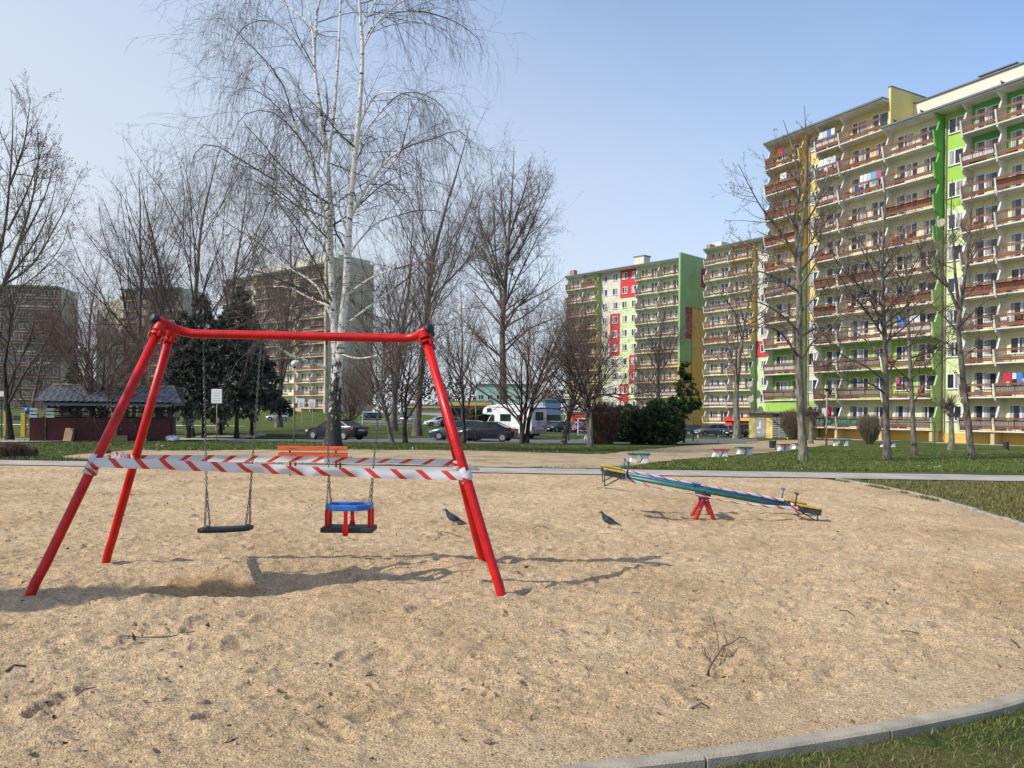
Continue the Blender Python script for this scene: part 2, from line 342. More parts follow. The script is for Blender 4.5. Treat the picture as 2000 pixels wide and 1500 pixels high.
# --- sand sheet: rows closer together near the camera, real relief
NX = 840; yy = np.concatenate([np.linspace(.7, 2.55, 30), np.linspace(2.6 ** -.4, 22.5 ** -.4, 1050) ** -2.5]); NY = len(yy); ratio = np.linspace(-.86, .74, NX)
SY, SR = np.meshgrid(yy, ratio, indexing='ij'); SX = SR * np.maximum(SY, 2.0)
def sand_h(X, Y):
    h = .035 * fbm(X * .45, Y * .45, 3) + .036 * fbm(X * 2.1, Y * 2.1, 4, .55) + .030 * fbm(X * 7, Y * 9, 4, .62)
    rs = np.random.RandomState(5); n = 2600
    fx = rs.uniform(-13, 8, n); fy = 2.2 + 16 * rs.rand(n) ** 1.4; fa = rs.uniform(0, np.pi, n); fl = rs.uniform(.045, .13, n); fd = rs.uniform(.008, .028, n)
    for x0, y0, a, l, d in zip(fx, fy, fa, fl, fd):
        if X.shape[1] > 1:
            r0_, r1_ = np.searchsorted(Y[:, 0], (y0 - .35, y0 + .35))
            if r1_ <= r0_: continue
            xr_ = X[(r0_ + r1_) // 2]; c0_, c1_ = np.searchsorted(xr_, (x0 - .6, x0 + .6)); m = (slice(r0_, r1_), slice(c0_, c1_))
        else:
            m = (np.abs(X - x0) < .4) & (np.abs(Y - y0) < .4)
            if not m.any(): continue
        dx = X[m] - x0; dy = Y[m] - y0; u = (dx * np.cos(a) + dy * np.sin(a)) / l; v = (-dx * np.sin(a) + dy * np.cos(a)) / (l * .5)
        r2 = u * u + v * v; h[m] += -d * np.exp(-r2 ** 1.5) + d * .45 * np.exp(-(np.sqrt(r2) - 1.5) ** 2 * 5)
    for x0, y0, sx, sy, d in ((-2.55, 6.75, .85, .42, .15), (-1.35, 7.15, .8, .36, .09), (-3.9, 6.55, .5, .3, .04)):
        r2 = ((X - x0) / sx) ** 2 + ((Y - y0) / sy) ** 2; h += -d * np.exp(-r2) + d * .25 * np.exp(-(np.sqrt(r2) - 1.6) ** 2 * 4)
    return h
SZ = sand_h(SX, SY)
# distance to the kerb polygon decides inside/outside, relief fades out at the kerb
polyx = np.concatenate([K[:, 0], [7.6, -40, -40]]); polyy = np.concatenate([K[:, 1], [24, 24, .4]])
def inside(X, Y):
    r = np.zeros(X.shape, bool); j = len(polyx) - 1
    for i in range(len(polyx)):
        c = ((polyy[i] > Y) != (polyy[j] > Y)) & (X < (polyx[j] - polyx[i]) * (Y - polyy[i]) / (polyy[j] - polyy[i] + 1e-12) + polyx[i]); r ^= c; j = i
    return r
dist = np.full(SX.shape, 9.0)
for i in range(0, len(K), 2): dist = np.minimum(dist, np.hypot(SX - K[i, 0], SY - K[i, 1]))
SZ = SZ * sm(0, .9, dist) * sm(0, 1.2, 19.6 - .1 * SX - SY) - .002 - .02 * sm(.3, 0, dist)
keep = inside(SX, SY) & (SY < 19.55 - .1 * SX)
keepf = keep | (dist < .035)
kq = (keepf[:-1, :-1] & keepf[:-1, 1:] & keepf[1:, 1:] & keepf[1:, :-1]).ravel()
idx = np.arange(NY * NX).reshape(NY, NX); quad = np.stack([idx[:-1, :-1], idx[:-1, 1:], idx[1:, 1:], idx[1:, :-1]], -1).reshape(-1, 4)[kq]
used = np.zeros(NY * NX, bool); used[quad.ravel()] = True; remap = np.cumsum(used) - 1
o = link('sand', mkmesh('sand', np.stack([SX, SY, SZ], -1).reshape(-1, 3)[used], [remap[quad]], M['sand'], smooth=True)); tag(o, kind='structure')
def hs(x, y):   # sand height at a point
    X = np.array([[x]]); Y = np.array([[y]]); return float(sand_h(X, Y)[0, 0]) * .98
def strip(name, A, B, m, z=.012, nu=6, rough=0, kind='structure', subdiv=None, seed=3):
    """sheet between two ground polylines draped on the terrain"""
    A = np.array([(p[0], p[1]) for p in A], float); B = np.array([(p[0], p[1]) for p in B], float)
    n = subdiv or 120
    def res(P):
        a = np.concatenate([[0], np.cumsum(np.linalg.norm(np.diff(P, axis=0), axis=1))]); t = np.linspace(0, 1, n); f = np.linspace(0, 1, len(P)); return np.stack([np.interp(t, f, P[:, 0]), np.interp(t, f, P[:, 1])], -1)
    a, b = res(A), res(B)
    if rough:
        rs = np.random.RandomState(seed); t = np.linspace(0, n / 3., n)
        a[:, 1] += rough * 2 * fbm(t, t * 0 + seed, 3); b[:, 1] += rough * 2 * fbm(t, t * 0 + seed + 9, 3)
    w = np.linspace(0, 1, nu)[None, :, None]; P = a[:, None, :] * (1 - w) + b[:, None, :] * w
    Z = zt(P[..., 0], P[..., 1]) + z + .05 * fbm(P[..., 0] * .3, P[..., 1] * .3) * sm(21, 24, P[..., 1] + .1 * P[..., 0])
    V = np.concatenate([P, Z[..., None]], -1).reshape(-1, 3); ix = np.arange(n * nu).reshape(n, nu)
    q = np.stack([ix[:-1, :-1], ix[:-1, 1:], ix[1:, 1:], ix[1:, :-1]], -1).reshape(-1, 4)
    o = link(name, mkmesh(name, V, [q[:, ::-1]], m, smooth=True)); tag(o, kind=kind); return o
xs = np.linspace(-45, 45, 40)
strip('path', [(x, 19.35 - .1 * x) for x in xs], [(x, 21.25 - .1 * x) for x in xs], M['path'], .02, rough=.04, subdiv=300)
# gravel yard behind the path and the walk leading off to the right
near = [(120, 896), (250, 903), (500, 906.5), (900, 913), (1180, 917), (1240, 911), (1330, 898), (1420, 892), (1500, 885), (1570, 875), (1640, 868.5)]
far = [(120, 893), (250, 881), (500, 879), (900, 881), (1180, 888), (1240, 881), (1330, 873), (1420, 867), (1500, 861), (1570, 860.5), (1640, 862)]
strip('gravel_yard', [T(*p) for p in near], [T(*p) for p in far], M['gravel'], .03, nu=14, rough=.25, subdiv=400)
strip('road', [T(430, 864), T(700, 865), T(1000, 867), T(1330, 868), T(1480, 866)], [T(430, 859), T(700, 857), T(1000, 858), T(1330, 858), T(1480, 858)], M['asphalt'], .03, nu=20)
strip('side_path', [T(-30, 865), T(80, 864), T(330, 862), T(520, 852)], [T(-30, 857), T(80, 858), T(330, 856), T(520, 847)], M['path'], .045, nu=6)
strip('car_park', [D(700, 128), D(1100, 112), D(1350, 100), D(1500, 96)], [D(700, 145), D(1100, 140), D(1350, 124), D(1500, 112)], M['asphalt'], .09, nu=8)
strip('pale_pavement', [D(0, 93), D(300, 95), D(480, 97)], [D(0, 97), D(300, 99), D(480, 98)], M['lightcream'], .07, nu=5)
# lawn outside the kerb (near side and right side)
LW = M['grassdry']
n = len(K); kw = 46; ws = np.concatenate([[.07], .07 + np.geomspace(.03, 26, kw - 1)])
V = np.zeros((n, kw, 3)); av = np.stack([np.interp(np.linspace(0, 1, n), [0, .35, .6, .8, 1], [-.1, .5, .95, 1, 1]), np.interp(np.linspace(0, 1, n), [0, .35, .6, .8, 1], [-1, -.85, -.35, .0, .0])], -1)
for j, w in enumerate(ws):
    t = min(1, w / 3.); dirv = kn * (1 - t) + av * t; V[:, j, :2] = K + dirv * w
lim = 19.5 - .1 * V[..., 0]; V[..., 1] = np.minimum(V[..., 1], lim)
side = sm(5, 11, V[..., 1])[...]
V[..., 2] = (-.028 + .018 * side) + .03 * fbm(V[..., 0] * 1.5, V[..., 1] * 1.5, 4) * sm(0, .5, np.broadcast_to(ws[None, :], (n, kw)))
ix = np.arange(n * kw).reshape(n, kw); q = np.stack([ix[:-1, :-1], ix[:-1, 1:], ix[1:, 1:], ix[1:, :-1]], -1).reshape(-1, 4)
o = link('lawn', mkmesh('lawn', V.reshape(-1, 3), [q[:, ::-1]], LW, smooth=True)); tag(o, kind='structure')
# --- grass blades (stuff)
def grassmat(name, c1, c2):
    m = mat(name, c1, .6, spec=.2); N, L, p = nodes(m); t = N.new('ShaderNodeTexCoord').outputs['Object']
    g = N.new('ShaderNodeNewGeometry')
    L.new(mixc(N, L, g.outputs['Random Per Island'], c1, c2), p.inputs['Base Color']); p.inputs['Transmission Weight'].default_value = 0; return m
M['blade'] = grassmat('grass_blades', (.05, .090, .016), (.17, .18, .05)); M['bladedry'] = grassmat('dry_grass_blades', (.06, .09, .02), (.27, .22, .09))
def blades(name, X, Y, Z, h, w, m, label, seed=1, lean=.5):
    rs = np.random.RandomState(seed); n = len(X); a = rs.uniform(0, 2 * np.pi, n); hh = h * rs.uniform(.45, 1.25, n); ww = w * rs.uniform(.6, 1.4, n)
    lx = rs.normal(0, lean, n) * hh; ly = rs.normal(0, lean, n) * hh; c, s = np.cos(a) * ww, np.sin(a) * ww
    V = np.empty((n, 5, 3)); V[:, 0] = np.stack([X - c, Y - s, Z - .01], -1); V[:, 1] = np.stack([X + c, Y + s, Z - .01], -1)
    V[:, 2] = np.stack([X + c * .7 + lx * .35, Y + s * .7 + ly * .35, Z + hh * .6], -1); V[:, 3] = np.stack([X - c * .7 + lx * .35, Y - s * .7 + ly * .35, Z + hh * .6], -1)
    V[:, 4] = np.stack([X + lx, Y + ly, Z + hh * .95], -1)
    b = np.arange(n)[:, None] * 5
    o = link(name, mkmesh(name, V.reshape(-1, 3), [b + np.array([[0, 1, 2, 3]]), b + np.array([[3, 2, 4]])], m)); tag(o, label, 'grass', kind='stuff'); return o
rs = np.random.RandomState(8)
def kerb_side(n, lo, hi, wmin, wmax, pw=1.6):
    s = rs.uniform(lo, hi, n); w = wmin + (wmax - wmin) * rs.rand(n) ** pw
    x = np.interp(s, arc, K[:, 0]); y = np.interp(s, arc, K[:, 1]); a = np.interp(s, arc, kn[:, 0]); b = np.interp(s, arc, kn[:, 1]); return x + a * w, y + b * w
sA = arc[int(len(arc) * .22)]; sB = arc[int(len(arc) * .66)]; sC = arc[-1]
x, y = kerb_side(60000, sA, sB, .08, 1.9, 1.3)
keepm = (fbm(x * 1.7, y * 1.7, 4) + .12 * rs.randn(len(x)) > .08); x, y = x[keepm], y[keepm]
blades('grass_tufts', x, y, np.full(len(x), -.03), .028, .0020, M['blade'], 'short green grass growing on the soil outside the near kerb', 2, .8)
x, y = kerb_side(22000, sA, sB, .08, 1.9, 1.0)
blades('dry_grass_tufts', x, y, np.full(len(x), -.03), .034, .0020, M['bladedry'], 'dry straw-coloured grass mixed in the near lawn', 3, 1.2)
x = rs.uniform(7.2, 17, 90000); y = rs.uniform(9, 19.4, 90000); k_ = (~inside(x, y)) & (y < 19.2 - .1 * x) & (x < .75 * y) & (fbm(x * .8, y * .8, 4) > -.30 + .25 * rs.randn(len(x)) * .6); x, y = x[k_], y[k_]
blades('grass_cover', x, y, .0 * x - .012, .06, .005, M['bladedry'], 'worn grass with dry blades right of the far kerb', 4, .9)
n = 230000; y = 21.5 + 26 * rs.rand(n) ** 1.3; x = rs.uniform(-.75, .75, n) * y
def in_strip(x, y):
    px = CX + x / y * F; z = zt(x, y); py = HY + (CAMH - z) / y * F + (px - CX) * ROLL
    a = np.interp(px, [p[0] for p in near], [p[1] for p in near]); b = np.interp(px, [p[0] for p in far], [p[1] for p in far])
    return (py < a - 0.5 + 3 * vnoise(x, y)) & (py > b + .7 + 2 * vnoise(x * 2, y)) & (px > 100) & (px < 1650)
k_ = (~in_strip(x, y)) & (y > 21.5 - .1 * x) & (fbm(x * .5, y * .5, 4) > -.45 + .3 * rs.rand(n)); x, y = x[k_], y[k_]
blades('grass_field', x, y, zt(x, y), .075, .008, M['blade'], 'green park grass behind the path, dotted with dry leaves', 5, .7)
# ================================================================ apartment blocks
FH = 2.8
M['kit_a'] = mat('balcony_things_green', (.08, .16, .07), .7); M['kit_b'] = mat('balcony_things_red', (.30, .05, .04), .7)
WM = {}
def window_mesh(w, h, kind, simple=False):
    """window facing -y, origin at the lower left corner of the opening. materials: frame, glass, curtain"""
    key = (round(w, 2), round(h, 2), kind, simple)
    if key in WM: return WM[key]
    rs = random.Random(hash(key) & 0xffff); b = MB(); t = .075
    b.box(0, -.05, 0, w, .0, t); b.box(0, -.05, h - t, w, .0, h); b.box(0, -.05, t, t, .0, h - t); b.box(w - t, -.05, t, w, .0, h - t)
    n = 2 if w > 1.1 else 1
    if kind == 'door': n = 2
    for i in range(1, n):
        x = w * (i / n if kind != 'combo' else .4); b.box(x - .06, -.055, t, x + .06, -.001, h - t)
    if simple: b.box(t, -.03, t, w - t, -.02, h - t, 1)
    else:
        b.box(t, -.025, t, w - t, -.015, h - t, 1)
        r = rs.random()
        if kind[0] == 'c' or r < .6:
            cw = (w - 2 * t) * rs.choice((.28, .4, .5)); x0 = t if rs.random() < .5 else w - t - cw
            b.box(x0, -.029, t, x0 + cw, -.026, h - t, 2)
    b.box(-.06, -.12, -.04, w + .06, .0, -.003)
    WM[key] = b.mesh('window', [M['frame'], M['glass'], M['curtain']]); return WM[key]
BM = {}
def slab_mesh(w, lod):
    k = ('s', round(w, 2), lod)
    if k not in BM:
        b = MB(); b.box(0, .0, 0, w, 1.3, .16); b.box(0, -.05, .02, w, -.002, .10)
        BM[k] = b.mesh('balcony', M['slabw'])
    return BM[k]
def railing_mesh(w, lod, seed):
    k = ('r', round(w, 2), lod, seed % 3)
    if k not in BM:
        rs = random.Random(seed % 3); b = MB(); u = lambda z: -.05 - .2 * (z / 1.1)   # railing leans outwards
        x0, x1 = .14, w - .12
        def board(za, zb, mi=0, jit=0):
            b.prism([(u(za) - .03, za), (u(za), za), (u(zb), zb), (u(zb) - .03, zb)], 'x', x0, x1, mi)
        board(.26, .40); board(.415, .55)            # two wide lower boards
        board(1.02, 1.10); board(1.12, 1.22)         # hand rail boards
        nb = max(2, int(w / (.16 if not lod else .6)))
        for i in range(nb + 1):
            x = x0 + (x1 - x0) * i / nb; big = i % max(1, nb // 3) == 0
            r = .02 if big else .008
            b.prism([(u(.15) + .012, .15), (u(.15) + .012 + 2 * r, .15), (u(1.05) + .012 + 2 * r, 1.05), (u(1.05) + .012, 1.05)], 'x', x - r, x + r, 1)
        BM[k] = b.mesh('railing', [M['brownwood'], M['bars']])
    return BM[k]
def sheet_mesh(w, mname):
    k = ('p', round(w, 2), mname)
    if k not in BM:
        b = MB(); u = lambda z: -.05 - .2 * (z / 1.1)
        b.prism([(u(.5) + .09, .5), (u(.5) + .10, .5), (u(1.0) + .10, 1.0), (u(1.0) + .09, 1.0)], 'x', .16, w - .14)
        if mname not in ('brownwood',):
            for i in range(1, int(w / .35)): b.box(.16 + i * .35, -.1525, .56, .175 + i * .35, -.150 + .02, .95)
        BM[k] = b.mesh('railing_sheet', M[mname])
    return BM[k]
def divider_profile(k0, k1, z0):
    """zigzag outline of a balcony side wall in (y, z); y = 1.3 is the facade, negative is outwards"""
    p = [(1.3, z0 + FH * k0 - .02)]
    for k in range(k0, k1):
        z = z0 + FH * k
        p += [(-.02, z - .02), (-.08, z + .14), (-.33, z + 1.18), (.16, z + 1.20), (.62, z + 2.22), (.02, z + 2.62)]
    p += [(-.05, z0 + FH * k1 - .03), (1.3, z0 + FH * k1 - .03)]
    return p
def apartment(name, loc, rz, z0, label, cols, depth=12.0, lod=0, seed=1, group=None, cat='apartment building'):
    """cols: list from right (x=0) towards left, each dict: w, type b|c, k0, k1, colour(k) -> material name, side"""
    root = empty(name, loc, rz); tag(root, label, cat, group); rs = random.Random(seed); x = 0.0
    for c in cols:
        w = c['w']; xl = x - w; k0, k1 = c['k0'], c['k1']; colr = c['col']; yw = 1.3
        # wall, one mesh per stretch of colour
        k = k0
        while k < k1:
            e = k
            while e < k1 and colr(e) == colr(k): e += 1
            b = MB(); zb = z0 + FH * k if k > k0 else (0 if k0 == 0 else z0 + FH * k0)
            b.box(xl, yw, zb, x, yw + .4, z0 + FH * e - (.0 if e < k1 else .05)); b.build('wall', M[colr(k)], root); k = e
        if c['type'] == 'b':
            for k in range(k0, k1):
                z = z0 + FH * k; sl = link('balcony', slab_mesh(w, lod), root, (xl, 0, z))
                r_ = link('railing', railing_mesh(w, lod, rs.randint(0, 2)), sl, (0, 0, 0))
                sheet = c.get('sheet', {}).get(k)
                if sheet is None and rs.random() < .22: sheet = rs.choice(['brownwood', 'panelg', 'darkwood', 'panelw'])
                if sheet: link('railing_sheet', sheet_mesh(w, sheet), sl, (0, 0, 0))
                if w > 4: ws_ = [(.55, 1.7, 1.35, .85, 'combo'), (2.7, .85, 2.1, .18, 'panel'), (3.55, .95, 1.35, .85, 'win')] if rs.random() < .5 else [(.5, .9, 2.1, .18, 'cdoor'), (1.42, 1.2, 1.35, .85, 'win'), (3.1, 1.35, 1.35, .85, 'cwin')]
                elif w > 3.5: ws_ = [(.6, 1.3, 1.35, .85, 'win'), (2.5, 1.55, 2.1, .18, 'door')]
                else: ws_ = [(.45, .85, 2.1, .18, 'panel'), (1.3, 1.1, 1.35, .85, 'combo')]
                for (wx, ww, wh, wz, kd) in ws_:
                    link('window', window_mesh(ww, wh, kd, lod > 1), sl, (wx, yw, wz))
                if lod == 0 and rs.random() < .8:      # things kept on the balcony: boxes, chairs, planters
                    for q in range(rs.randint(1, 3)):
                        b = MB(); qx = .3 + (w - 1.2) * (q + rs.random() * .6) / 3; b.box(qx, .25, .16, qx + rs.uniform(.25, .6), .6, rs.uniform(.5, 1.15)); b.build('stored_box', M[rs.choice(['darkwood', 'panelg', 'darkmetal', 'cream', 'brownwood', 'bluep', 'panelw', 'kit_a', 'kit_b'])], sl)
            if k0 == 0 and z0 > .8:     # supports and recess under the lowest balcony
                b = MB(); b.box(x - .32, .1, 0, x - .02, 1.29, z0 - .03); b.build('balcony_support', M['wallbase'], root)
        else:
            ww = c.get('ww', 1.35); many = c.get('n', 1)
            for k in range(k0, k1):
                for q in range(many):
                    cw = w / many; link('window', window_mesh(ww, 1.35, ['win', 'cwin', 'combo'][rs.randint(0, 2)], lod > 1), root, (xl + cw * q + (cw - ww) * .5, yw, z0 + FH * k + .9))
        if c.get('edge'):               # zigzag side walls at these x offsets
            for off, mname, th in c['edge']:
                b = MB(); xx = xl + off if off >= 0 else x + off + .0
                b.prism(divider_profile(k0, k1, z0), 'y' if 0 else 'x', xx, xx + th); b.build('balcony_side_wall', M[mname], root)
        # body and roof
        zr = z0 + FH * k1
        b = MB(); b.box(xl, yw + .4, 0 if k0 == 0 else 0, x, depth, zr - .06); b.build('building_body', M[c.get('body', 'lightcream')], root)
        b = MB(); b.box(xl - .02, -.25, zr - .05, x - .001, depth + .2, zr + .12); b.build('roof_slab', M['slabw'], root)
        b = MB(); y_ = -.4
        b.box(xl - .02, y_, zr + .08, x - .001, y_ + .148, zr + .24); b.box(xl - .02, y_ + .148, zr + .122, x - .001, depth + .3, zr + .30); b.build('roof_edge', M['soffit'], root)
        x = xl
    return root, x
def mesh_part(name, m, root, *boxes):
    b = MB()
    for bx in boxes: b.box(*bx)
    return b.build(name, M[m], root)
def rest(k, tab, default):
    for a, b_, m in tab:
        if a <= k < b_: return m
    return default
# --- right-hand block, nearest to the camera
zA = -.75
rzA = math.atan2(-.876, .483)
cB = lambda k: rest(k, [(9, 12, 'yellowr'), (1, 3, 'lime')], 'cream')
cB3 = lambda k: rest(k, [(1, 3, 'lime')], 'cream')
cC = lambda k: rest(k, [(8, 12, 'deepgreen')], 'cream')
cCw = lambda k: rest(k, [(7, 12, 'lime')], 'palegreen')
cBw = lambda k: rest(k, [(4, 12, 'yellowr'), (3, 4, 'lightcream'), (1, 3, 'lightcream')], 'lime') if k < 11 else 'yellowr'
cA = lambda k: rest(k, [(6, 12, 'ochre'), (1, 3, 'lime')], 'cream')
x0C = 15.1
ox, oy = 36.9 - (-.483) * 0 + .483 * x0C, 68 - .876 * x0C
cols = [
    dict(w=4.9, type='b', k0=0, k1=10, col=cC, edge=[(0, 'slabw', .14)]),
    dict(w=4.9, type='b', k0=0, k1=10, col=cC, edge=[(0, 'slabw', .14)], sheet={1: 'panelg', 0: 'panelg'}),
    dict(w=2.88, type='b', k0=0, k1=10, col=cC, edge=[(0, 'slabw', .14)], sheet={0: 'panelg'}),
    dict(w=2.42, type='c', k0=0, k1=10, col=cCw),
    dict(w=4.94, type='b', k0=0, k1=10, col=cB3, edge=[(0, 'slabw', .14)], sheet={0: 'panelg', 3: 'panelw', 4: 'brownwood', 7: 'darkwood'}),
    dict(w=4.90, type='b', k0=0, k1=11, col=cB, edge=[(0, 'slabw', .14)], sheet={0: 'panelt', 5: 'brownwood', 1: 'panelg', 2: 'panelg'}),
    dict(w=2.83, type='b', k0=0, k1=11, col=cB, edge=[(0, 'slabw', .14)], sheet={0: 'panelt', 5: 'brownwood'}),
    dict(w=2.08, type='c', k0=0, k1=11, col=cBw),
    dict(w=4.55, type='b', k0=1, k1=11, col=cA, edge=[(0, 'slabw', .14)], sheet={1: 'panelg', 2: 'panelw', 8: 'brownwood', 7: 'darkwood'}),
]
blk, xe = apartment('apartment_block', (ox, oy, zA), rzA, 1.05, 'long eleven-storey block on the right with lime, cream and yellow walls and brown balcony rails', cols)
def sidewall(root, x, segs, z0, th=.16):
    for (k0, k1, m) in segs:
        b = MB(); b.prism(divider_profile(k0, k1, z0), 'x', x + .002, x + th); b.build('balcony_side_wall', M[m], root)
xC = -x0C + x0C   # local x runs from 0 (right end) to -37 (left end)
xr = -(4.9 + 4.9 + 2.88 + 2.42)
sidewall(blk, xr, [(0, 6, 'olive'), (6, 10, 'deepgreen')], 1.05)
sidewall(blk, xr - 4.94 - 4.9 - 2.83 - 2.08, [(1, 6, 'olive'), (6, 11, 'ochre')], 1.05)
# yellow end wall of the taller part, attic storey and chimneys
xt = xr - 4.94
mesh_part('end_wall', 'yellowr', blk, (xt - .02, .72, 1.05 + 28 + .3, xt + .22, 10.2, 1.05 + 28 + 4.15))
mesh_part('end_wall_cap', 'soffit', blk, (xt - .08, .66, 1.05 + 28 + 4.152, xt + .28, 10.26, 1.05 + 28 + 4.23))
mesh_part('attic_storey', 'lightcream', blk, (xt + .23, 4.2, 29.36, 0, 11.8, 32.25))
mesh_part('attic_roof', 'soffit', blk, (xt + .24, 4.05, 32.26, .1, 11.9, 32.38))
for cx_ in (xr + 1.5, xr + 3.2):
    mesh_part('roof_vent', 'lightcream', blk, (cx_ - 1.4, 6.5, 32.39, cx_ + .1, 7.6, 33.35)); mesh_part('roof_vent_cap', 'soffit', blk, (cx_ - 1.5, 6.4, 33.55, cx_ + .2, 7.7, 33.65))
    mesh_part('roof_vent_grille', 'bars', blk, (cx_ - 1.3, 6.6, 33.351, cx_, 7.5, 33.549))
mesh_part('chimney', 'greybeige', blk, (xe + .3, 3.4, 1.05 + FH * 11 + .31, xe + 1.3, 4.4, 1.05 + FH * 11 + 1.5)); mesh_part('chimney_cap', 'soffit', blk, (xe + .2, 3.3, 1.05 + FH * 11 + 1.502, xe + 1.4, 4.5, 1.05 + FH * 11 + 1.62))
for xd in (xr - .02 + .35, xr - 4.94 - 4.9 - 2.83 - 2.08 + .35):     # drain pipes
    b = MB(); b.tube([(xd, 1.18, .2), (xd, 1.18, 28.5 if xd > -16 else 31.6)], .07, 8); b.build('drain_pipe', M['conc'], blk)
mesh_part('plinth', 'wallbase', blk, (-.02, 1.2, -.4, xr + .001 + 2.42, 1.295, .85), ) if 0 else None
b = MB(); b.box(-15.1, 1.22, -.3, -.01, 1.297, .9); b.box(-15.1 - 12.67, 1.22, -.3, -15.12, 1.297, .9); b.build('plinth', M['ochre'], blk)
b = MB(); b.box(-30.5, -.3, -.4, 0, 1.2, .06); b.build('foundation_step', M['conc'], blk)
# panel under the lowest balcony of the left section
mesh_part('panel_wall', 'lime', blk, (xe + .05, .15, 2.1, xe + 4.5, 1.29, 3.80)); mesh_part('panel_wall_side', 'ochre', blk, (xe + 4.502, .1, .1, xe + 4.75, 1.29, 3.80))
mesh_part('wall', 'palegreen', blk, (xe, 1.3, 0, xe + 4.55, 1.7, 3.84))
# small utility annex
def local(root, x, y, z=0): return Matrix.Translation(root.location) @ Matrix.Rotation(root.rotation_euler.z, 4, 'Z') @ Vector((x, y, z))
an = empty('utility_annex', local(blk, xe + 1.0, -3.2), rzA); tag(an, 'small ochre flat-roofed annex with grey metal doors in front of the right-hand block', 'annex')
an.location.z = -.86
b = MB(); b.box(0, 0, -.2, 5.4, 4.3, 2.62); b.build('wall', M['yellowr'], an)
b = MB(); b.box(-1.1, -.55, 2.63, 5.9, 4.3, 2.80); b.build('roof', M['soffit'], an)
b = MB(); b.box(.95, -.05, .1, 2.3, -.002, 2.25); b.box(.88, -.03, .05, .948, -.003, 2.32); b.box(2.302, -.03, .05, 2.37, -.003, 2.32); dr = b.build('door', M['panelg'], an)
b = MB()
for (x, z, w, h) in ((1.45, 1.5, .3, .25), (1.2, .95, .22, .3), (1.5, 1.0, .2, .5), (1.25, .55, .3, .2)): b.box(x, -.056, z, x + w, -.051, z + h)
b.build('torn_notice', M['panelw'], dr)
b = MB(); b.box(3.3, -.05, .1, 5.1, -.002, 2.5); gd = b.build('gate', M['darkmetal'], an)
b = MB()
for i in range(12): b.box(3.34, -.07, .2 + i * .19, 5.06, -.052, .28 + i * .19)
b.box(4.15, -.09, .1, 4.25, -.071, 2.5); b.build('gate_bars', M['panelg'], gd)
# --- middle block seen to the left of it (cream, red and green), with a tall green gable
H0 = 1.0
zM = -1.9
def cM_l(k): return rest(k, [(8, 12, 'palegreen'), (2, 8, 'yellowr')], 'cream')
def cM_r(k): return rest(k, [(9, 12, 'palegreen'), (5, 9, 'palegreen')], 'yellowr')
def cM_w1(k): return rest(k, [(3, 5, 'palegreen')], 'lightcream')
def cM_w2(k): return rest(k, [(5, 8, 'redr')], 'lightcream')
def cM_w3(k): return rest(k, [(9, 11, 'redr'), (6, 9, 'palegreen'), (1, 3, 'redr')], 'palegreen')
def cM_w4(k): return rest(k, [(9, 11, 'redr'), (3, 5, 'redr')], 'palegreen')
rzM = math.atan2(-.721, .693)
scM = dict(k0=0, k1=11)
mcols = [dict(w=5.0, type='b', col=cM_r, edge=[(0, 'slabw', .16)], **scM), dict(w=5.0, type='b', col=cM_r, edge=[(0, 'slabw', .16)], **scM),
         dict(w=2.3, type='c', col=cM_w4, ww=1.2, **scM), dict(w=2.3, type='c', col=cM_w3, ww=1.2, **scM), dict(w=2.5, type='c', col=cM_w2, ww=1.3, **scM), dict(w=2.6, type='c', col=cM_w1, ww=1.2, **scM),
         dict(w=4.0, type='b', col=cM_l, edge=[(0, 'slabw', .16)], **scM), dict(w=4.2, type='b', col=cM_l, edge=[(0, 'slabw', .16)], **scM)]
blm, xm = apartment('apartment_block', (30.3, 141, zM), rzM, H0, 'distant block with cream walls, red patches and a tall plain green and ochre gable', mcols, depth=12, lod=1, seed=5, group='distant apartment blocks')
sidewall(blm, -15.2 - 4.5 - 0 + 0, [(0, 7, 'yellowr'), (7, 11, 'olive')], H0) if 0 else None
sidewall(blm, -19.7, [(0, 7, 'yellowr'), (7, 11, 'olive')], H0)
b = MB(); b.box(.002, -.3, 13.2, .4, 12.2, 33.0); b.build('gable_wall', M['gablegreen'], blm)
b = MB(); b.box(.002, -.3, 0, .39, 12.2, 13.198); b.build('gable_wall', M['ochre'], blm)
b = MB(); b.box(.402, 3.6, 9.5, .42, 9.6, 23.2); b.build('gable_panel', M['ochre'], blm)
for q in ((.402, 1.6, 17.5, .43, 3.598, 23.2), (.402, 6.5, 27.5, .43, 12.1, 31)): b = MB(); b.box(*q); b.build('gable_panel', M['maroon'], blm)
b = MB()
for (a0, c0, a1, c1) in ((1.5, 23.2, 9.7, 23.32), (1.5, 17.4, 1.6, 23.2), (3.5, 9.5, 3.62, 17.4), (-.3, 13.15, 3.5, 13.27)): b.box(.431, a0, c0, .45, a1, c1)
b.build('gable_line', M['bars'], blm)
mesh_part('chimney', 'lightcream', blm, (-12.5, 3, 32.12, -10.2, 5, 34.3)); mesh_part('chimney_cap', 'soffit', blm, (-12.7, 2.9, 34.302, -10, 5.1, 34.5))
mesh_part('roof_vent', 'soffit', blm, (-5, 4, 32.12, -3, 6, 33.0)); mesh_part('roof_vent', 'soffit', blm, (xm + 4, 4, 32.12, xm + 6, 6, 32.9)); mesh_part('roof_vent', 'greybeige', blm, (xm + .2, 1, 32.12, xm + 1.4, 2, 33.4))
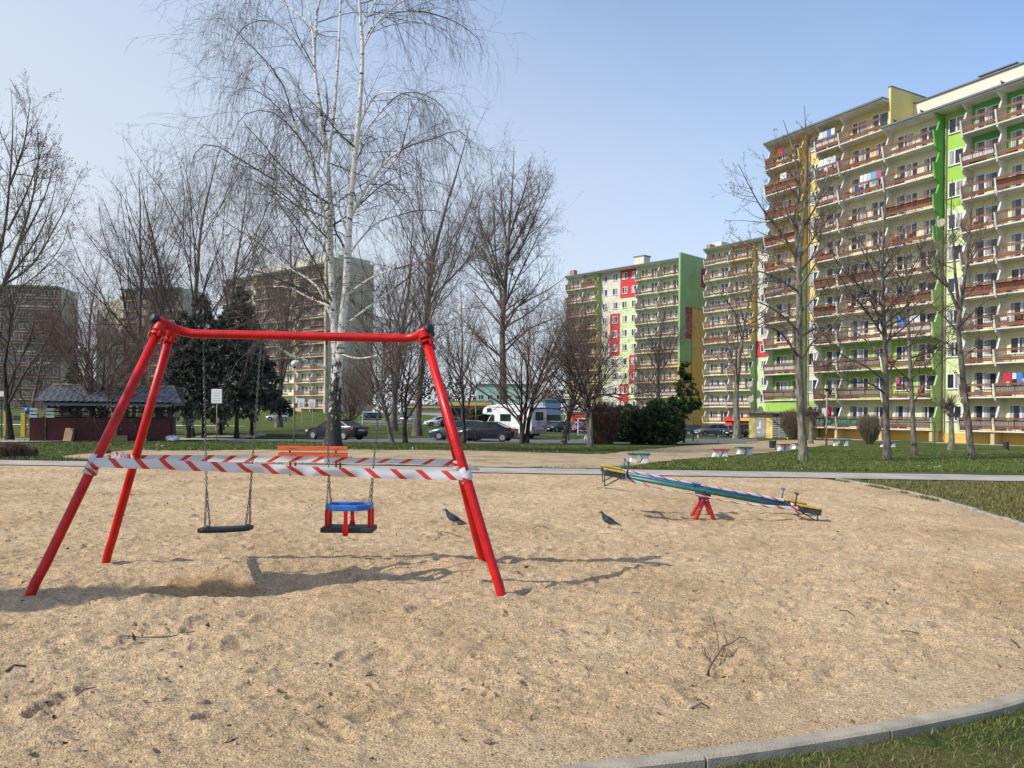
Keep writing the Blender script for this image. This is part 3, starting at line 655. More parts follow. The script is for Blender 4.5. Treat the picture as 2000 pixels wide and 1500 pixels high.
# --- block between the two
rzN = math.atan2(-.802, .597)
def cN_l(k): return rest(k, [(7, 11, 'palegreen')], 'cream')
def cN_r(k): return rest(k, [(0, 2, 'palegreen'), (3, 8, 'cream')], 'ochre' if k > 8 else 'cream')
def cN_w(k): return rest(k, [(4, 5, 'redr'), (0, 4, 'palegreen')], 'lightcream')
scN = dict(k0=0, k1=11)
p_ = D(1499, 127.5)
ncols = [dict(w=3.4, type='c', col=cN_w, ww=1.3, **scN), dict(w=4.9, type='b', col=cN_r, edge=[(0, 'slabw', .16)], sheet={1: 'panelw', 7: 'panelg'}, **scN), dict(w=5.1, type='b', col=cN_l, edge=[(0, 'slabw', .16)], sheet={1: 'panelw', 10: 'panelg'}, **scN)]
bln, xn = apartment('apartment_block', (p_.x, p_.y, zM), rzN, H0 + 1.0, 'distant cream and pale green block half hidden behind the right-hand block', ncols, depth=12, lod=1, seed=9, group='distant apartment blocks')
sidewall(bln, -3.4, [(0, 5, 'gablegreen'), (5, 11, 'ochre')], H0 + 1.0)
b = MB(); b.tube([(-3.2, 1.1, 0), (-3.2, 1.1, 31.5)], .08, 6); b.build('drain_pipe', M['conc'], bln)
mesh_part('chimney', 'lightcream', bln, (xn + .3, 2, 33.12, xn + 2.2, 4, 34.4)); mesh_part('roof_vent', 'greybeige', bln, (xn + .1, .4, 33.12, xn + 1.0, 1.8, 33.9)); mesh_part('roof_vent', 'soffit', bln, (xn + 7, 3, 33.12, xn + 9, 5, 33.9))
b = MB(); b.box(-8.2, -.9, 2.5, -1.6, .9, 3.0); b.build('shop_canopy', M['redr'], bln)
b = MB(); b.box(-6.2, -.92, 2.55, -1.8, -.902, 2.95); b.build('shop_sign', M['ochre'], bln)
b = MB(); b.box(-8.0, -.6, .2, -6.6, 1.2, 2.49); b.build('shop_front', M['redr'], bln); b = MB(); b.box(-2.8, -.6, .3, -1.8, 1.2, 2.2); b.build('shop_front', M['redr'], bln)
# --- left-hand block behind the birch, with a blank beige gable
def cL(k): return rest(k, [(3, 11, 'greybeige')], 'cream')
def cLy(k): return rest(k, [(0, 5, 'ochre')], 'palegreen')
rzL = math.atan2(-.609, .793); scL = dict(k0=0, k1=11)
pl = Vector((-40, 165, .6))
lcols = [dict(w=5, type='b', col=cL, edge=[(0, 'slabw', .16)], **scL), dict(w=5, type='b', col=cL, edge=[(0, 'slabw', .16)], **scL), dict(w=2.5, type='c', col=cLy, ww=1.2, **scL),
         dict(w=5, type='b', col=cL, edge=[(0, 'slabw', .16)], **scL), dict(w=5, type='b', col=cL, edge=[(0, 'slabw', .16)], **scL), dict(w=3.5, type='b', col=cL, edge=[(0, 'slabw', .16)], **scL), dict(w=2.5, type='c', col=cLy, ww=1.2, **scL),
         dict(w=5, type='b', col=cL, edge=[(0, 'slabw', .16)], **scL), dict(w=5, type='b', col=cL, edge=[(0, 'slabw', .16)], **scL)]
bll, xl_ = apartment('apartment_block', pl, rzL, 1.6, 'distant block behind the birch with brown balconies and a blank beige gable', lcols, depth=13, lod=1, seed=13, group='distant apartment blocks')
b = MB(); b.box(.002, -.3, -1, .5, 13.2, 34.2); b.build('gable_wall', M['gablebeige'], bll)
b = MB(); b.box(-31, 3.5, 32.9, -.002, 12.5, 35.2); b.build('attic_storey', M['lightcream'], bll)
mesh_part('roof_vent', 'lightcream', bll, (-14, 5, 35.21, -12, 7, 36.6))
# --- two blocks at the far left, mostly behind trees
def cQ(k): return 'greybeige' if k > 3 else 'cream'
scQ = dict(k0=0, k1=11)
qcols = [dict(w=5, type='b', col=cQ, **scQ), dict(w=5, type='b', col=cQ, **scQ), dict(w=2.5, type='c', col=lambda k: 'greybeige', ww=1.2, **scQ), dict(w=5, type='b', col=cQ, **scQ)]
pq = D(347, 196)
blq, xq = apartment('apartment_block', (pq.x, pq.y, 1.4), R(-14), .4, 'distant brown-balconied block above the tiled kiosk roof at left', qcols, depth=12, lod=2, seed=21, group='distant apartment blocks')
b = MB(); b.box(xq - 9, 2, 0, xq - .01, 12, 29.0); b.build('stair_tower', M['lightcream'], blq)
pr = D(112, 192)
rcols = [dict(w=5, type='b', col=lambda k: 'greybeige', **scQ), dict(w=5, type='b', col=lambda k: 'greybeige', **scQ), dict(w=2.5, type='c', col=lambda k: 'greybeige', ww=1.2, **scQ), dict(w=5, type='b', col=lambda k: 'greybeige', **scQ), dict(w=5, type='b', col=lambda k: 'greybeige', **scQ)]
blr, xrr = apartment('apartment_block', (pr.x, pr.y, 1.4), R(8), -.3, 'distant grey-beige block cut off by the left edge of the photo', rcols, depth=12, lod=2, seed=22, group='distant apartment blocks')
# ================================================================ bare trees
def barkmat(name, c, c2, scale=9, bump=.8):
    return mat(name, c, .9, spec=.15, var=.0, c2=c2, vscale=scale, stretch=(1, 1, .25), bump=bump, bscale=scale * 2.5)
M['bark'] = barkmat('grey_brown_bark', (.07, .058, .046), (.24, .205, .165))
M['barkpale'] = barkmat('pale_grey_bark', (.085, .075, .058), (.27, .245, .19))
M['barkdark'] = barkmat('dark_bark', (.022, .018, .015), (.075, .062, .052))
M['twig'] = mat('twigs_grey_brown', (.145, .115, .10), .9, spec=.1, var=.35, vscale=1.5)
M['twigpale'] = mat('twigs_pale_grey', (.15, .125, .105), .9, spec=.1, var=.35, vscale=1.5)
M['twigred'] = mat('twigs_red_brown', (.16, .105, .09), .9, spec=.1, var=.35, vscale=1.5)
M['twigdark'] = mat('twigs_dark', (.085, .068, .06), .9, spec=.1, var=.35, vscale=1.5)
M['bud'] = mat('buds_brown', (.19, .135, .105), .9, spec=.1)
def birchbark():
    m = mat('birch_bark', (.7, .68, .64), .75, spec=.2); N, L, p = nodes(m)
    t = N.new('ShaderNodeTexCoord').outputs['Object']; s = N.new('ShaderNodeSeparateXYZ'); L.new(t, s.inputs[0])
    def mapped(sc):
        q = N.new('ShaderNodeMapping'); q.inputs['Scale'].default_value = sc; L.new(t, q.inputs[0]); return q.outputs[0]
    n1 = noise(N, L, mapped((2.2, 2.2, 9)), 1.2, 4, .6); n2 = noise(N, L, mapped((3, 3, 1.2)), 2.2, 6, .7); n3 = noise(N, L, mapped((1, 1, 1)), .8, 4, .6)
    # lenticel bands everywhere, dark furrowed bark low on the trunk
    hgt = N.new('ShaderNodeMapRange'); L.new(s.outputs[2], hgt.inputs[0]); hgt.inputs[1].default_value = .3; hgt.inputs[2].default_value = 5.5; hgt.inputs[3].default_value = .20; hgt.inputs[4].default_value = -.12
    ad = N.new('ShaderNodeMath'); ad.operation = 'ADD'; L.new(n2, ad.inputs[0]); L.new(hgt.outputs[0], ad.inputs[1])
    furrow = ramp(N, L, ad.outputs[0], [(.50, (0, 0, 0)), (.56, (1, 1, 1))]); band = ramp(N, L, n1, [(.57, (0, 0, 0)), (.62, (1, 1, 1))])
    base = mixc(N, L, n3, (.80, .77, .70), (.60, .56, .49))
    c = mixc(N, L, band, base, (.07, .055, .05)); c = mixc(N, L, furrow, c, (.055, .045, .04)); L.new(c, p.inputs['Base Color'])
    b = N.new('ShaderNodeBump'); b.inputs['Strength'].default_value = .8; b.inputs['Distance'].default_value = .03; L.new(n2, b.inputs['Height']); L.new(b.outputs[0], p.inputs['Normal']); return m
M['birch'] = birchbark()
def norm(a): return a / np.maximum(np.linalg.norm(a, axis=-1, keepdims=True), 1e-9)
def tubes(P, Rad, k):
    """P (N,m,3) Rad (N,m) -> verts, quads"""
    N_, m, _ = P.shape
    d = np.empty_like(P); d[:, 1:-1] = P[:, 2:] - P[:, :-2]; d[:, 0] = P[:, 1] - P[:, 0]; d[:, -1] = P[:, -1] - P[:, -2]; d = norm(d)
    ref = np.where(np.abs(d[:, :1, 2:3]) > .8, np.array([1., 0, 0]), np.array([0, 0, 1.])); ref = np.broadcast_to(ref, d.shape)
    a = norm(np.cross(d, ref)); b = np.cross(d, a); t = np.arange(k) * 2 * np.pi / k
    V = P[:, :, None] + (a[:, :, None] * np.cos(t)[None, None, :, None] + b[:, :, None] * np.sin(t)[None, None, :, None]) * Rad[:, :, None, None]
    ix = np.arange(N_ * m * k).reshape(N_, m, k); nx_ = np.roll(ix, -1, axis=2)
    q = np.stack([ix[:, :-1], nx_[:, :-1], nx_[:, 1:], ix[:, 1:]], -1).reshape(-1, 4); return V.reshape(-1, 3), q
def sample(P, Rad, idx, t):
    m = P.shape[1]; f = t * (m - 1); i = np.minimum(f.astype(int), m - 2); w = (f - i)[:, None]
    a, b = P[idx, i], P[idx, i + 1]; ra, rb = Rad[idx, i], Rad[idx, i + 1]
    return a * (1 - w) + b * w, norm(b - a), ra * (1 - w[:, 0]) + rb * w[:, 0]
def grow(rs, start, dirs, L_, R0, m, wig, trop, taper=.25, tdir=(0, 0, 1)):
    N_ = len(start); P = np.empty((N_, m, 3)); P[:, 0] = start; d = dirs.copy(); st = (L_ / (m - 1))[:, None]; td = np.array(tdir, float)
    for i in range(1, m):
        d = norm(d + rs.normal(0, wig, (N_, 3)) + td * (trop if np.isscalar(trop) else trop[:, None])); P[:, i] = P[:, i - 1] + d * st
    Rad = R0[:, None] * np.linspace(1, taper, m)[None]; return P, Rad
def children(rs, P, Rad, per, ang, angv, t0, t1, lenf, lenr, rr, m, wig, trop, rmin, taper=.3, tp=1.0, par_len=None):
    N_ = len(P); pl0 = np.linalg.norm(np.diff(P, axis=1), axis=2).sum(1); cnt = rs.poisson(per * np.clip(pl0 / np.mean(pl0), .12, 1.7)); cnt = np.maximum(cnt, 1); idx = np.repeat(np.arange(N_), cnt); n = len(idx)
    t = t0 + (t1 - t0) * rs.rand(n) ** tp; s, d, r = sample(P, Rad, idx, t)
    rnd = norm(rs.normal(0, 1, (n, 3))); perp = norm(np.cross(d, rnd)); a = np.radians(np.clip(rs.normal(ang, angv, n), 8, 120))[:, None]
    dd = d * np.cos(a) + perp * np.sin(a)
    pl_ = np.linalg.norm(np.diff(P, axis=1), axis=2).sum(1) if par_len is None else par_len
    Ln = pl_[idx] * lenf(t) * rs.uniform(1 - lenr, 1 + lenr, n); R0 = np.maximum(np.minimum(r * rr, r * .95), rmin)
    return grow(rs, s, dd, Ln, R0, m, wig, trop, taper)
def tree_meshes(name, levels, mt, mtw, buds=None, sides=(10, 6, 4, 3, 3), thick=1, rs=None, budsize=.02, budmat=None):
    """levels: list of lists of (P, Rad). The first `thick` levels go to the trunk mesh, the rest to the crown mesh"""
    out = []
    for part in (0, 1):
        Vs, Fs, o = [], [], 0
        for li, lst in enumerate(levels):
            if (li < thick) != (part == 0): continue
            for (P, Rad) in lst:
                V, q = tubes(P, Rad, sides[min(li, len(sides) - 1)]); Vs.append(V); Fs.append(q + o); o += len(V)
        if not Vs: out.append(None); continue
        mi = None; mats = [mt] if part == 0 else [mtw]
        if part == 1 and buds is not None and len(buds):
            n = len(buds); h = budsize * rs.uniform(.6, 1.4, n)[:, None]
            off = np.array([[1, 0, 0], [0, 1, 0], [-1, 0, 0], [0, -1, 0], [0, 0, 1.8], [0, 0, -1.8]]) * .7
            V = (buds[:, None] + off[None] * h[:, None]).reshape(-1, 3); b = np.arange(n)[:, None, None] * 6 + o
            f = np.array([[0, 1, 4], [1, 2, 4], [2, 3, 4], [3, 0, 4], [1, 0, 5], [2, 1, 5], [3, 2, 5], [0, 3, 5]])[None] + b
            nq = sum(len(x) for x in Fs); Vs.append(V); Fs.append(f.reshape(-1, 3)); mats.append(budmat or M['bud']); mi = np.concatenate([np.zeros(nq), np.ones(len(f) * 8)])
        out.append(mkmesh('trunk' if part == 0 else 'crown', np.concatenate(Vs), Fs, mats, mi, smooth=True))
    return out
def flare(P, Rad):
    z = P[..., 2]; return Rad * (1 + .55 * np.exp(-np.maximum(z, 0) / .35))
def mk_tree(seed, H, style, r0=.2, bare=.15, lean=(0, 0), twig='twig', bark='bark', dens=1.0, spread=1.0, buds=True, stems=1):
    rs = np.random.RandomState(seed); m = 18
    # trunk(s)
    lv0 = []
    for s_ in range(stems):
        a = rs.uniform(0, 6.28); tilt = (.16 if stems > 1 else .0)
        d = np.array([[math.cos(a + s_ * 2.4) * tilt + lean[0], math.sin(a + s_ * 2.4) * tilt + lean[1], 1.0]])
        P, Rd = grow(rs, np.array([[.0 + .14 * (stems > 1) * math.cos(a + s_ * 2.4), .14 * (stems > 1) * math.sin(a + s_ * 2.4), -.15]]), norm(d), np.array([H * (1 if s_ == 0 else rs.uniform(.75, 1))]), np.array([r0 * (1 if s_ == 0 else .8)]), m, .035 if style != 'round' else .07, .02, taper=.06)
        lv0.append((P, flare(P, Rd)))
    P0 = np.concatenate([p for p, _ in lv0]); R0_ = np.concatenate([r for _, r in lv0]); lv = [lv0]
    if style == 'poplar':      # strong ascending limbs
        l1 = children(rs, P0, R0_, 24 * dens, 36, 11, bare, .93, lambda t: (.60 * (1 - t) ** .7 + .07) * spread, .3, .33, 10, .10, .07, .010)
        l2 = children(rs, *l1, 10 * dens, 38, 12, .15, .97, lambda t: .40 * (1 - t * .6), .4, .45, 7, .13, .08, .006)
        l3 = children(rs, *l2, 6 * dens, 42, 14, .1, 1, lambda t: .42 * (1 - t * .4), .45, .5, 5, .16, .05, .0038, .6)
        l4 = children(rs, *l3, 2.2 * dens, 40, 14, .1, 1, lambda t: .5 + t * 0, .4, .7, 3, .16, .06, .0035, .8)
    elif style == 'wide':      # fewer, wide spreading limbs curving upwards
        l1 = children(rs, P0, R0_, 22 * dens, 58, 12, bare, .97, lambda t: (.48 * (1 - t) ** .6 + .07) * spread, .3, .40, 10, .09, .085, .012)
        l2 = children(rs, *l1, 8 * dens, 42, 12, .15, .97, lambda t: .42 * (1 - t * .55), .4, .5, 6, .12, .06, .007)
        l3 = children(rs, *l2, 5 * dens, 42, 14, .1, 1, lambda t: .45 * (1 - t * .4), .4, .55, 4, .16, .04, .0045, .6)
        l4 = children(rs, *l3, 2.0 * dens, 45, 16, .1, 1, lambda t: .5 + t * 0, .4, .7, 3, .18, .03, .0035, .8)
    elif style == 'round':     # small round-headed tree with a dense vase of twigs
        l1 = children(rs, P0, R0_, 15 * dens, 42, 12, bare, .9, lambda t: (.78 * (1 - t) ** .5 + .12) * spread, .25, .60, 9, .13, .08, .012)
        l2 = children(rs, *l1, 9 * dens, 38, 13, .15, 1, lambda t: .52 * (1 - t * .5), .4, .5, 6, .15, .05, .006)
        l3 = children(rs, *l2, 6.2 * dens, 42, 15, .1, 1, lambda t: .45 * (1 - t * .3), .45, .5, 4, .18, .03, .0036, .6)
        l4 = children(rs, *l3, 2.0 * dens, 45, 16, .1, 1, lambda t: .5 + t * 0, .4, .7, 3, .2, .02, .0028, .8)
    lv += [[l1], [l2], [l3], [l4]]; tips = np.concatenate([l4[0][:, -1], l4[0][:, 1], l3[0][:, -1]]) if buds else None
    if tips is not None: tips = tips[rs.rand(len(tips)) < .55]
    return tree_meshes('t', lv, M[bark], M[twig], tips, rs=rs, budsize=.022)
TM = {}
def place_tree(key, name, loc, label, cat='tree', group=None, rz=0, sc=1.0, scz=None):
    t, c = TM[key]; r = empty(name, loc, rz, (sc, sc, scz or sc)); tag(r, label, cat, group)
    link('trunk', t, r); link('crown', c, r); return r
# ---- birch, built limb by limb from the photo, 34 m away
BY = 34.0; bb = T(653, 874); BY = bb.y
def limb(pts, Y0, Y1=None, n=14):
    Y1 = Y0 if Y1 is None else Y1; k = len(pts); w = [P2W(px, py, Y0 + (Y1 - Y0) * i / (k - 1)) for i, (px, py) in enumerate(pts)]
    C_ = catmull([(p.x, p.y, p.z) for p in w], 8) if True else None
    a = np.concatenate([[0], np.cumsum(np.linalg.norm(np.diff(C_, axis=0), axis=1))]); t = np.linspace(0, a[-1], n)
    return np.stack([np.interp(t, a, C_[:, i]) for i in range(3)], -1)
def birch():
    rs = np.random.RandomState(4)
    o = np.array([bb.x, bb.y, bb.z])
    def LB(pts, r0, r1, dy=0, n=16):
        P = limb(pts, BY + (0 if dy is None else 0), BY + dy, n) - o; return (P[None], np.linspace(r0, r1, n)[None])
    trunk = LB([(650, 878), (652, 820), (655, 760), (660, 700)], .33, .24, 0, 12)
    trunk = (trunk[0], flare(trunk[0], trunk[1]))
    stems = [LB([(656, 712), (652, 640), (648, 560), (645, 470), (644, 380), (634, 270), (622, 190), (614, 120), (620, 20), (640, -70), (640, -190)], .165, .02, 1.2, 26),
             LB([(663, 712), (668, 640), (676, 560), (680, 470), (686, 380), (696, 280), (704, 190), (708, 90), (702, 0), (708, -110), (712, -230)], .195, .02, -1.2, 26),
             LB([(650, 420), (640, 330), (650, 240), (655, 190), (660, 120), (664, 30), (668, -80), (675, -160)], .10, .015, .5, 20),
             LB([(614, 110), (610, 60), (600, 0), (595, -90)], .05, .012, 1.2, 10)]
    lm = []
    for pts, r, dy in [
        ([(645, 470), (610, 330), (575, 240), (555, 170), (520, 120), (470, 70), (430, 30), (418, 60)], .09, -2.0),
        ([(642, 380), (600, 300), (560, 230), (520, 190), (480, 170), (450, 190), (440, 230)], .07, 2.5),
        ([(680, 460), (640, 350), (600, 290), (560, 240), (520, 215), (470, 230), (450, 290)], .07, -2.5),
        ([(648, 520), (600, 420), (560, 370), (500, 330), (450, 300), (410, 280), (380, 300), (370, 350)], .09, -3),
        ([(653, 640), (620, 560), (560, 520), (500, 470), (450, 440), (400, 400), (370, 390)], .08, 3),
        ([(640, 720), (600, 705), (560, 690), (520, 650), (480, 620), (420, 590), (380, 580)], .10, -3),
        ([(648, 600), (600, 580), (560, 560), (500, 560), (450, 530), (410, 520)], .06, 4),
        ([(682, 430), (720, 360), (760, 310), (800, 285), (850, 270), (890, 255), (915, 270), (920, 310)], .09, -2),
        ([(690, 330), (700, 280), (760, 200), (800, 180), (840, 190), (870, 215), (885, 250)], .07, 3),
        ([(700, 250), (730, 190), (770, 180), (810, 190), (850, 205), (875, 240)], .06, -3),
        ([(708, 90), (730, 50), (770, 25), (820, 22), (870, 35), (910, 55), (940, 85), (940, 120)], .07, 2),
        ([(706, 100), (740, 40), (790, 0), (850, -20), (890, -10), (895, 40)], .06, -2),
        ([(704, 60), (760, -40), (820, -90), (870, -80), (890, -20)], .06, 1),
        ([(620, 60), (560, 10), (500, -30), (460, -20), (445, 40)], .06, 3),
        ([(614, 140), (560, 60), (510, 40), (470, 60), (445, 110)], .05, -3),
        ([(668, 640), (720, 600), (760, 570), (800, 540), (840, 500), (870, 480)], .09, 3),
        ([(672, 580), (730, 540), (790, 520), (830, 510), (880, 530)], .08, -4),
        ([(678, 500), (730, 440), (780, 420), (830, 410), (870, 420), (890, 460)], .07, 4),
        ([(662, 690), (700, 700), (750, 690), (790, 670), (820, 660)], .06, -4),
        ([(684, 420), (740, 350), (780, 300), (800, 230), (815, 200), (850, 170)], .06, 5),
        ([(700, 30), (640, -40), (590, -90), (560, -70)], .05, -3), ([(690, 300), (650, 240), (600, 210), (560, 220)], .05, 5),
        ([(645, 470), (600, 400), (545, 330), (500, 300), (470, 310), (455, 360)], .06, 0)]:
        lm.append(LB(pts, r * .72, .008, dy, 16))
    P1 = np.concatenate([p for p, _ in lm]); R1 = np.concatenate([r for _, r in lm])
    PS = [(p, r) for p, r in stems]
    extra = []
    for P, Rr in PS[:3]:
        extra.append(children(rs, P, Rr, 11, 60, 14, .12, .98, lambda t: .20 * (1 - t) + .10, .3, .38, 16, .07, -.015, .012))
    P1 = np.concatenate([P1] + [e[0] for e in extra]); R1 = np.concatenate([R1] + [e[1] for e in extra])
    l2 = children(rs, P1, R1, 11, 50, 15, .08, 1, lambda t: .40 * (1 - t * .45), .5, .42, 10, .13, -.015, .007)
    l3 = children(rs, *l2, 5.4, 46, 17, .08, 1, lambda t: .55 * (1 - t * .3), .5, .5, 7, .12, -.13, .0042, .6)
    hang = children(rs, P1, R1, 15, 70, 20, .40, 1, lambda t: .27 + 0 * t, .6, .35, 9, .07, -.42, .0042, .6)
    hang2 = children(rs, *hang, 2.5, 28, 10, .1, .9, lambda t: .55 + 0 * t, .4, .8, 6, .07, -.30, .0038, .7)
    l4 = children(rs, *l3, 1.7, 38, 14, .1, 1, lambda t: .5 + 0 * t, .4, .8, 4, .12, -.12, .0038, .8)
    tr = [[trunk], stems]
    # trunk mesh = trunk + stems; thick limbs take birch bark near the trunk
    Vs, Fs, of = [], [], 0
    lmi = [(P[:, :8], Rr[:, :8]) for P, Rr in lm]; lmo = [(P[:, 7:], Rr[:, 7:]) for P, Rr in lm]
    for lst, k in (([trunk], 18), (stems, 12), (lmi, 8)):
        for P, Rr in lst:
            V, q = tubes(P, Rr, k); Vs.append(V); Fs.append(q + of); of += len(V)
    t = mkmesh('trunk', np.concatenate(Vs), Fs, [M['birch']], smooth=True)
    Vs, Fs, of = [], [], 0
    for (P, Rr), k in [(e, 6) for e in lmo] + [(e, 6) for e in extra] + [(l2, 4), (l3, 3), (l4, 3), (hang, 3), (hang2, 3)]:
        V, q = tubes(P, Rr, k); Vs.append(V); Fs.append(q + of); of += len(V)
    c = mkmesh('crown', np.concatenate(Vs), Fs, [M['twig']], smooth=True)
    r = empty('birch_tree', bb); tag(r, 'tall white-barked weeping birch with forked trunk behind the orange bench', 'tree'); link('trunk', t, r); link('crown', c, r)
birch()
# ---- generic kinds
TM['poplar_a'] = mk_tree(1, 20, 'poplar', .27, .16, dens=1.0, spread=.95)
TM['poplar_b'] = mk_tree(2, 20, 'poplar', .26, .10, dens=1.15, spread=.8)
TM['poplar_c'] = mk_tree(3, 20, 'poplar', .24, .2, dens=.85, spread=1.1, twig='twigdark')
TM['street_b'] = mk_tree(5, 10, 'wide', .19, .30, dens=.8, spread=1.15, twig='twig', bark='barkpale')
TM['round_a'] = mk_tree(11, 7, 'round', .15, .22, dens=.84, twig='twigred', bark='bark', stems=2)
TM['round_b'] = mk_tree(12, 7, 'round', .15, .2, dens=.84, twig='twigdark', bark='barkdark', stems=1)
TM['round_c'] = mk_tree(13, 7, 'round', .13, .18, dens=.86, twig='twigred', bark='barkdark', stems=3)
TM['round_d'] = mk_tree(14, 7, 'round', .17, .25, dens=.76, twig='twigdark', bark='bark', stems=2, lean=(.10, 0))
def tp(px, Y): return D(px, Y)
# tall poplars across the park
for key, px, Y, hh, rz, lab in [
    ('poplar_b', 815, 70, 28, 1.9, 'tall bare narrow poplar right of the birch, behind two small park trees'),
    ('poplar_b', 770, 84, 27, 3.9, 'slim bare poplar half hidden by the right side of the birch'),
    ('poplar_c', 372, 60, 23.5, 2.2, 'bare tall tree standing between the kiosk roof and the birch, above the dark conifers'),
    ('poplar_b', 322, 74, 26.5, 5.0, 'bare upright tree rising behind the left end of the swing frame'),
    ('poplar_c', 278, 66, 22.5, .9, 'bare forked tree above the middle of the kiosk roof'),
    ('poplar_a', 430, 82, 27, 2.9, 'bare tree behind the dark conifers, left of the birch'),
        ('poplar_b', 545, 95, 30, 4.2, 'thin bare poplar seen through the birch twigs above the globe lamp'),
    ('poplar_c', 165, 70, 16.5, 3.3, 'bare bushy tree above the left end of the kiosk'),
    ('poplar_b', 60, 80, 15, 3.3, 'low bare tree in front of the far-left block'),
    ('poplar_b', 1285, 92, 18.5, 1.1, 'bare tree in front of the middle block behind the dark bushes'),
    ('poplar_c', 905, 105, 20, .4, 'bare distant tree left of the camper'),
    ('street_b', 1440, 74, 18, .3, 'bare tree on the corner in front of the half-hidden cream block'),
]:
    base = 20 if key.startswith('poplar') else 10
    p = tp(px, Y); place_tree(key, 'bare_poplar' if key.startswith('poplar') else 'bare_tree', p, lab, rz=rz, sc=hh / base, group='tall bare trees across the park')
# trees built limb by limb from the photo
def limbed(Y, base_px, trunk, leaders, limbs, label, r0, name='bare_tree', group=None, twig='twig', bark='bark', seed=1, k=(9, 8, 5, 2), lens=(.36, .40, .45), ang=42, trop=.05, zr=3.0, tw=1.0, buds=.5):
    rs = np.random.RandomState(seed); p = T(*base_px) if Y is None else D(base_px[0], Y); Y = p.y; o = np.array(p)
    def LB(pts, ra, rb, dy=0, n=14): P = limb(pts, Y, Y + dy, n) - o; return (P[None], np.linspace(ra, rb, n)[None])
    t0 = LB([(trunk[0][0], trunk[0][1] + 6)] + trunk[1:], r0, r0 * .62 if leaders else .02, 0, 18); t0[0][0, 0, 2] = -.12
    t0 = (t0[0], t0[1] * (1 + .38 * np.exp(-np.maximum(t0[0][..., 2], 0) / .25)))
    ld = [LB(q, r0 * .55, .012, rs.uniform(-zr, zr) * .4, 16) for q in leaders]
    lm = [LB(q, r0 * .30, .010, rs.uniform(-zr, zr), 14) for q in limbs]
    ex = [children(rs, P, Rr, k[0] * (2.0 if j == 0 else 1), ang + 8, 10, .25 if j else .30, .90, lambda t: (.22 if j == 0 else .34) * (1 - t * .75) + .03, .35, .40, 10, .08, trop, .010) for j, (P, Rr) in enumerate(([t0] if not leaders else []) + ld)] if k[0] else []
    if not leaders and ex: pass
    ad = [children(rs, P, Rr, k[0] * .9, 60, 12, .45, .97, lambda t: .11 + 0 * t, .5, .22, 8, .1, trop, .008) for P, Rr in [t0]] if leaders else []
    P1 = np.concatenate([q[0] for q in lm]); R1 = np.concatenate([q[1] for q in lm]); m = P1.shape[1]
    def res(P, Rr):
        t = np.linspace(0, 1, m); f = np.linspace(0, 1, P.shape[1]); return np.stack([np.stack([np.interp(t, f, P[i, :, c]) for c in range(3)], -1) for i in range(len(P))]), np.stack([np.interp(t, f, Rr[i]) for i in range(len(P))])
    al = [(P1, R1)] + [res(*e) for e in ex + ad]; A = np.concatenate([q[0] for q in al]); B = np.concatenate([q[1] for q in al])
    l2 = children(rs, A, B, k[1], ang, 12, .12, .96, lambda t: lens[0] * (1 - t * .5) + .02, .45, .5, 7, .11, trop, .006 * tw)
    l3 = children(rs, *l2, k[2], ang, 14, .1, 1, lambda t: lens[1] * (1 - t * .4), .45, .55, 5, .15, trop * .6, .0042 * tw, .6)
    l4 = children(rs, *l3, k[3], ang, 16, .1, 1, lambda t: lens[2] + 0 * t, .4, .7, 3, .17, trop * .5, .0032 * tw, .8)
    tips = np.concatenate([l4[0][:, -1], l3[0][:, -1], l3[0][:, 2]]); tips = tips[rs.rand(len(tips)) < buds]
    Vs, Fs, of = [], [], 0
    for lst, kk in (([t0], 16), (ld, 10), (lm, 7)):
        for P, Rr in lst: V, q = tubes(P, Rr, kk); Vs.append(V); Fs.append(q + of); of += len(V)
    t = mkmesh('trunk', np.concatenate(Vs), Fs, [M[bark]], smooth=True)
    c = tree_meshes('x', [[(A[len(lm):], B[len(lm):])] if len(A) > len(lm) else [], [l2], [l3], [l4]], M[bark], M[twig], tips, sides=(5, 4, 3, 3), thick=0, rs=rs, budsize=.022 * (Y / 30) ** .5 if Y < 50 else .035)[1]
    r = empty(name, p); tag(r, label, 'tree', group); link('trunk', t, r); link('crown', c, r)
GR = 'bare trees on the right lawn'
limbed(None, (1570, 900), [(1570, 900), (1564, 800), (1560, 700), (1561, 600), (1560, 505)], [[(1560, 510), (1568, 440), (1572, 380), (1575, 300), (1571, 205)], [(1558, 508), (1556, 430), (1560, 350), (1548, 290), (1530, 235)]],
  [[(1557, 510), (1530, 460), (1490, 410), (1462, 360), (1442, 320)], [(1564, 500), (1600, 450), (1632, 410), (1660, 375)], [(1563, 530), (1600, 490), (1640, 460), (1668, 440)], [(1557, 530), (1500, 495), (1460, 478), (1425, 452)], [(1558, 645), (1520, 610), (1480, 590), (1455, 590)], [(1560, 700), (1530, 655), (1505, 640), (1475, 640)], [(1563, 705), (1590, 665), (1622, 640), (1650, 600)], [(1562, 610), (1600, 575), (1640, 550)], [(1560, 570), (1520, 545), (1480, 530), (1450, 545)], [(1562, 470), (1530, 400), (1500, 330), (1490, 300)], [(1566, 450), (1600, 390), (1620, 330)], [(1562, 560), (1590, 520), (1610, 480)], [(1561, 660), (1600, 640), (1630, 650)]],
  'tallest bare tree on the right lawn, with its forked crown in front of the block', .175, group=GR, twig='twig', bark='barkpale', seed=3, k=(9, 7, 4.2, 1.6), trop=.07)
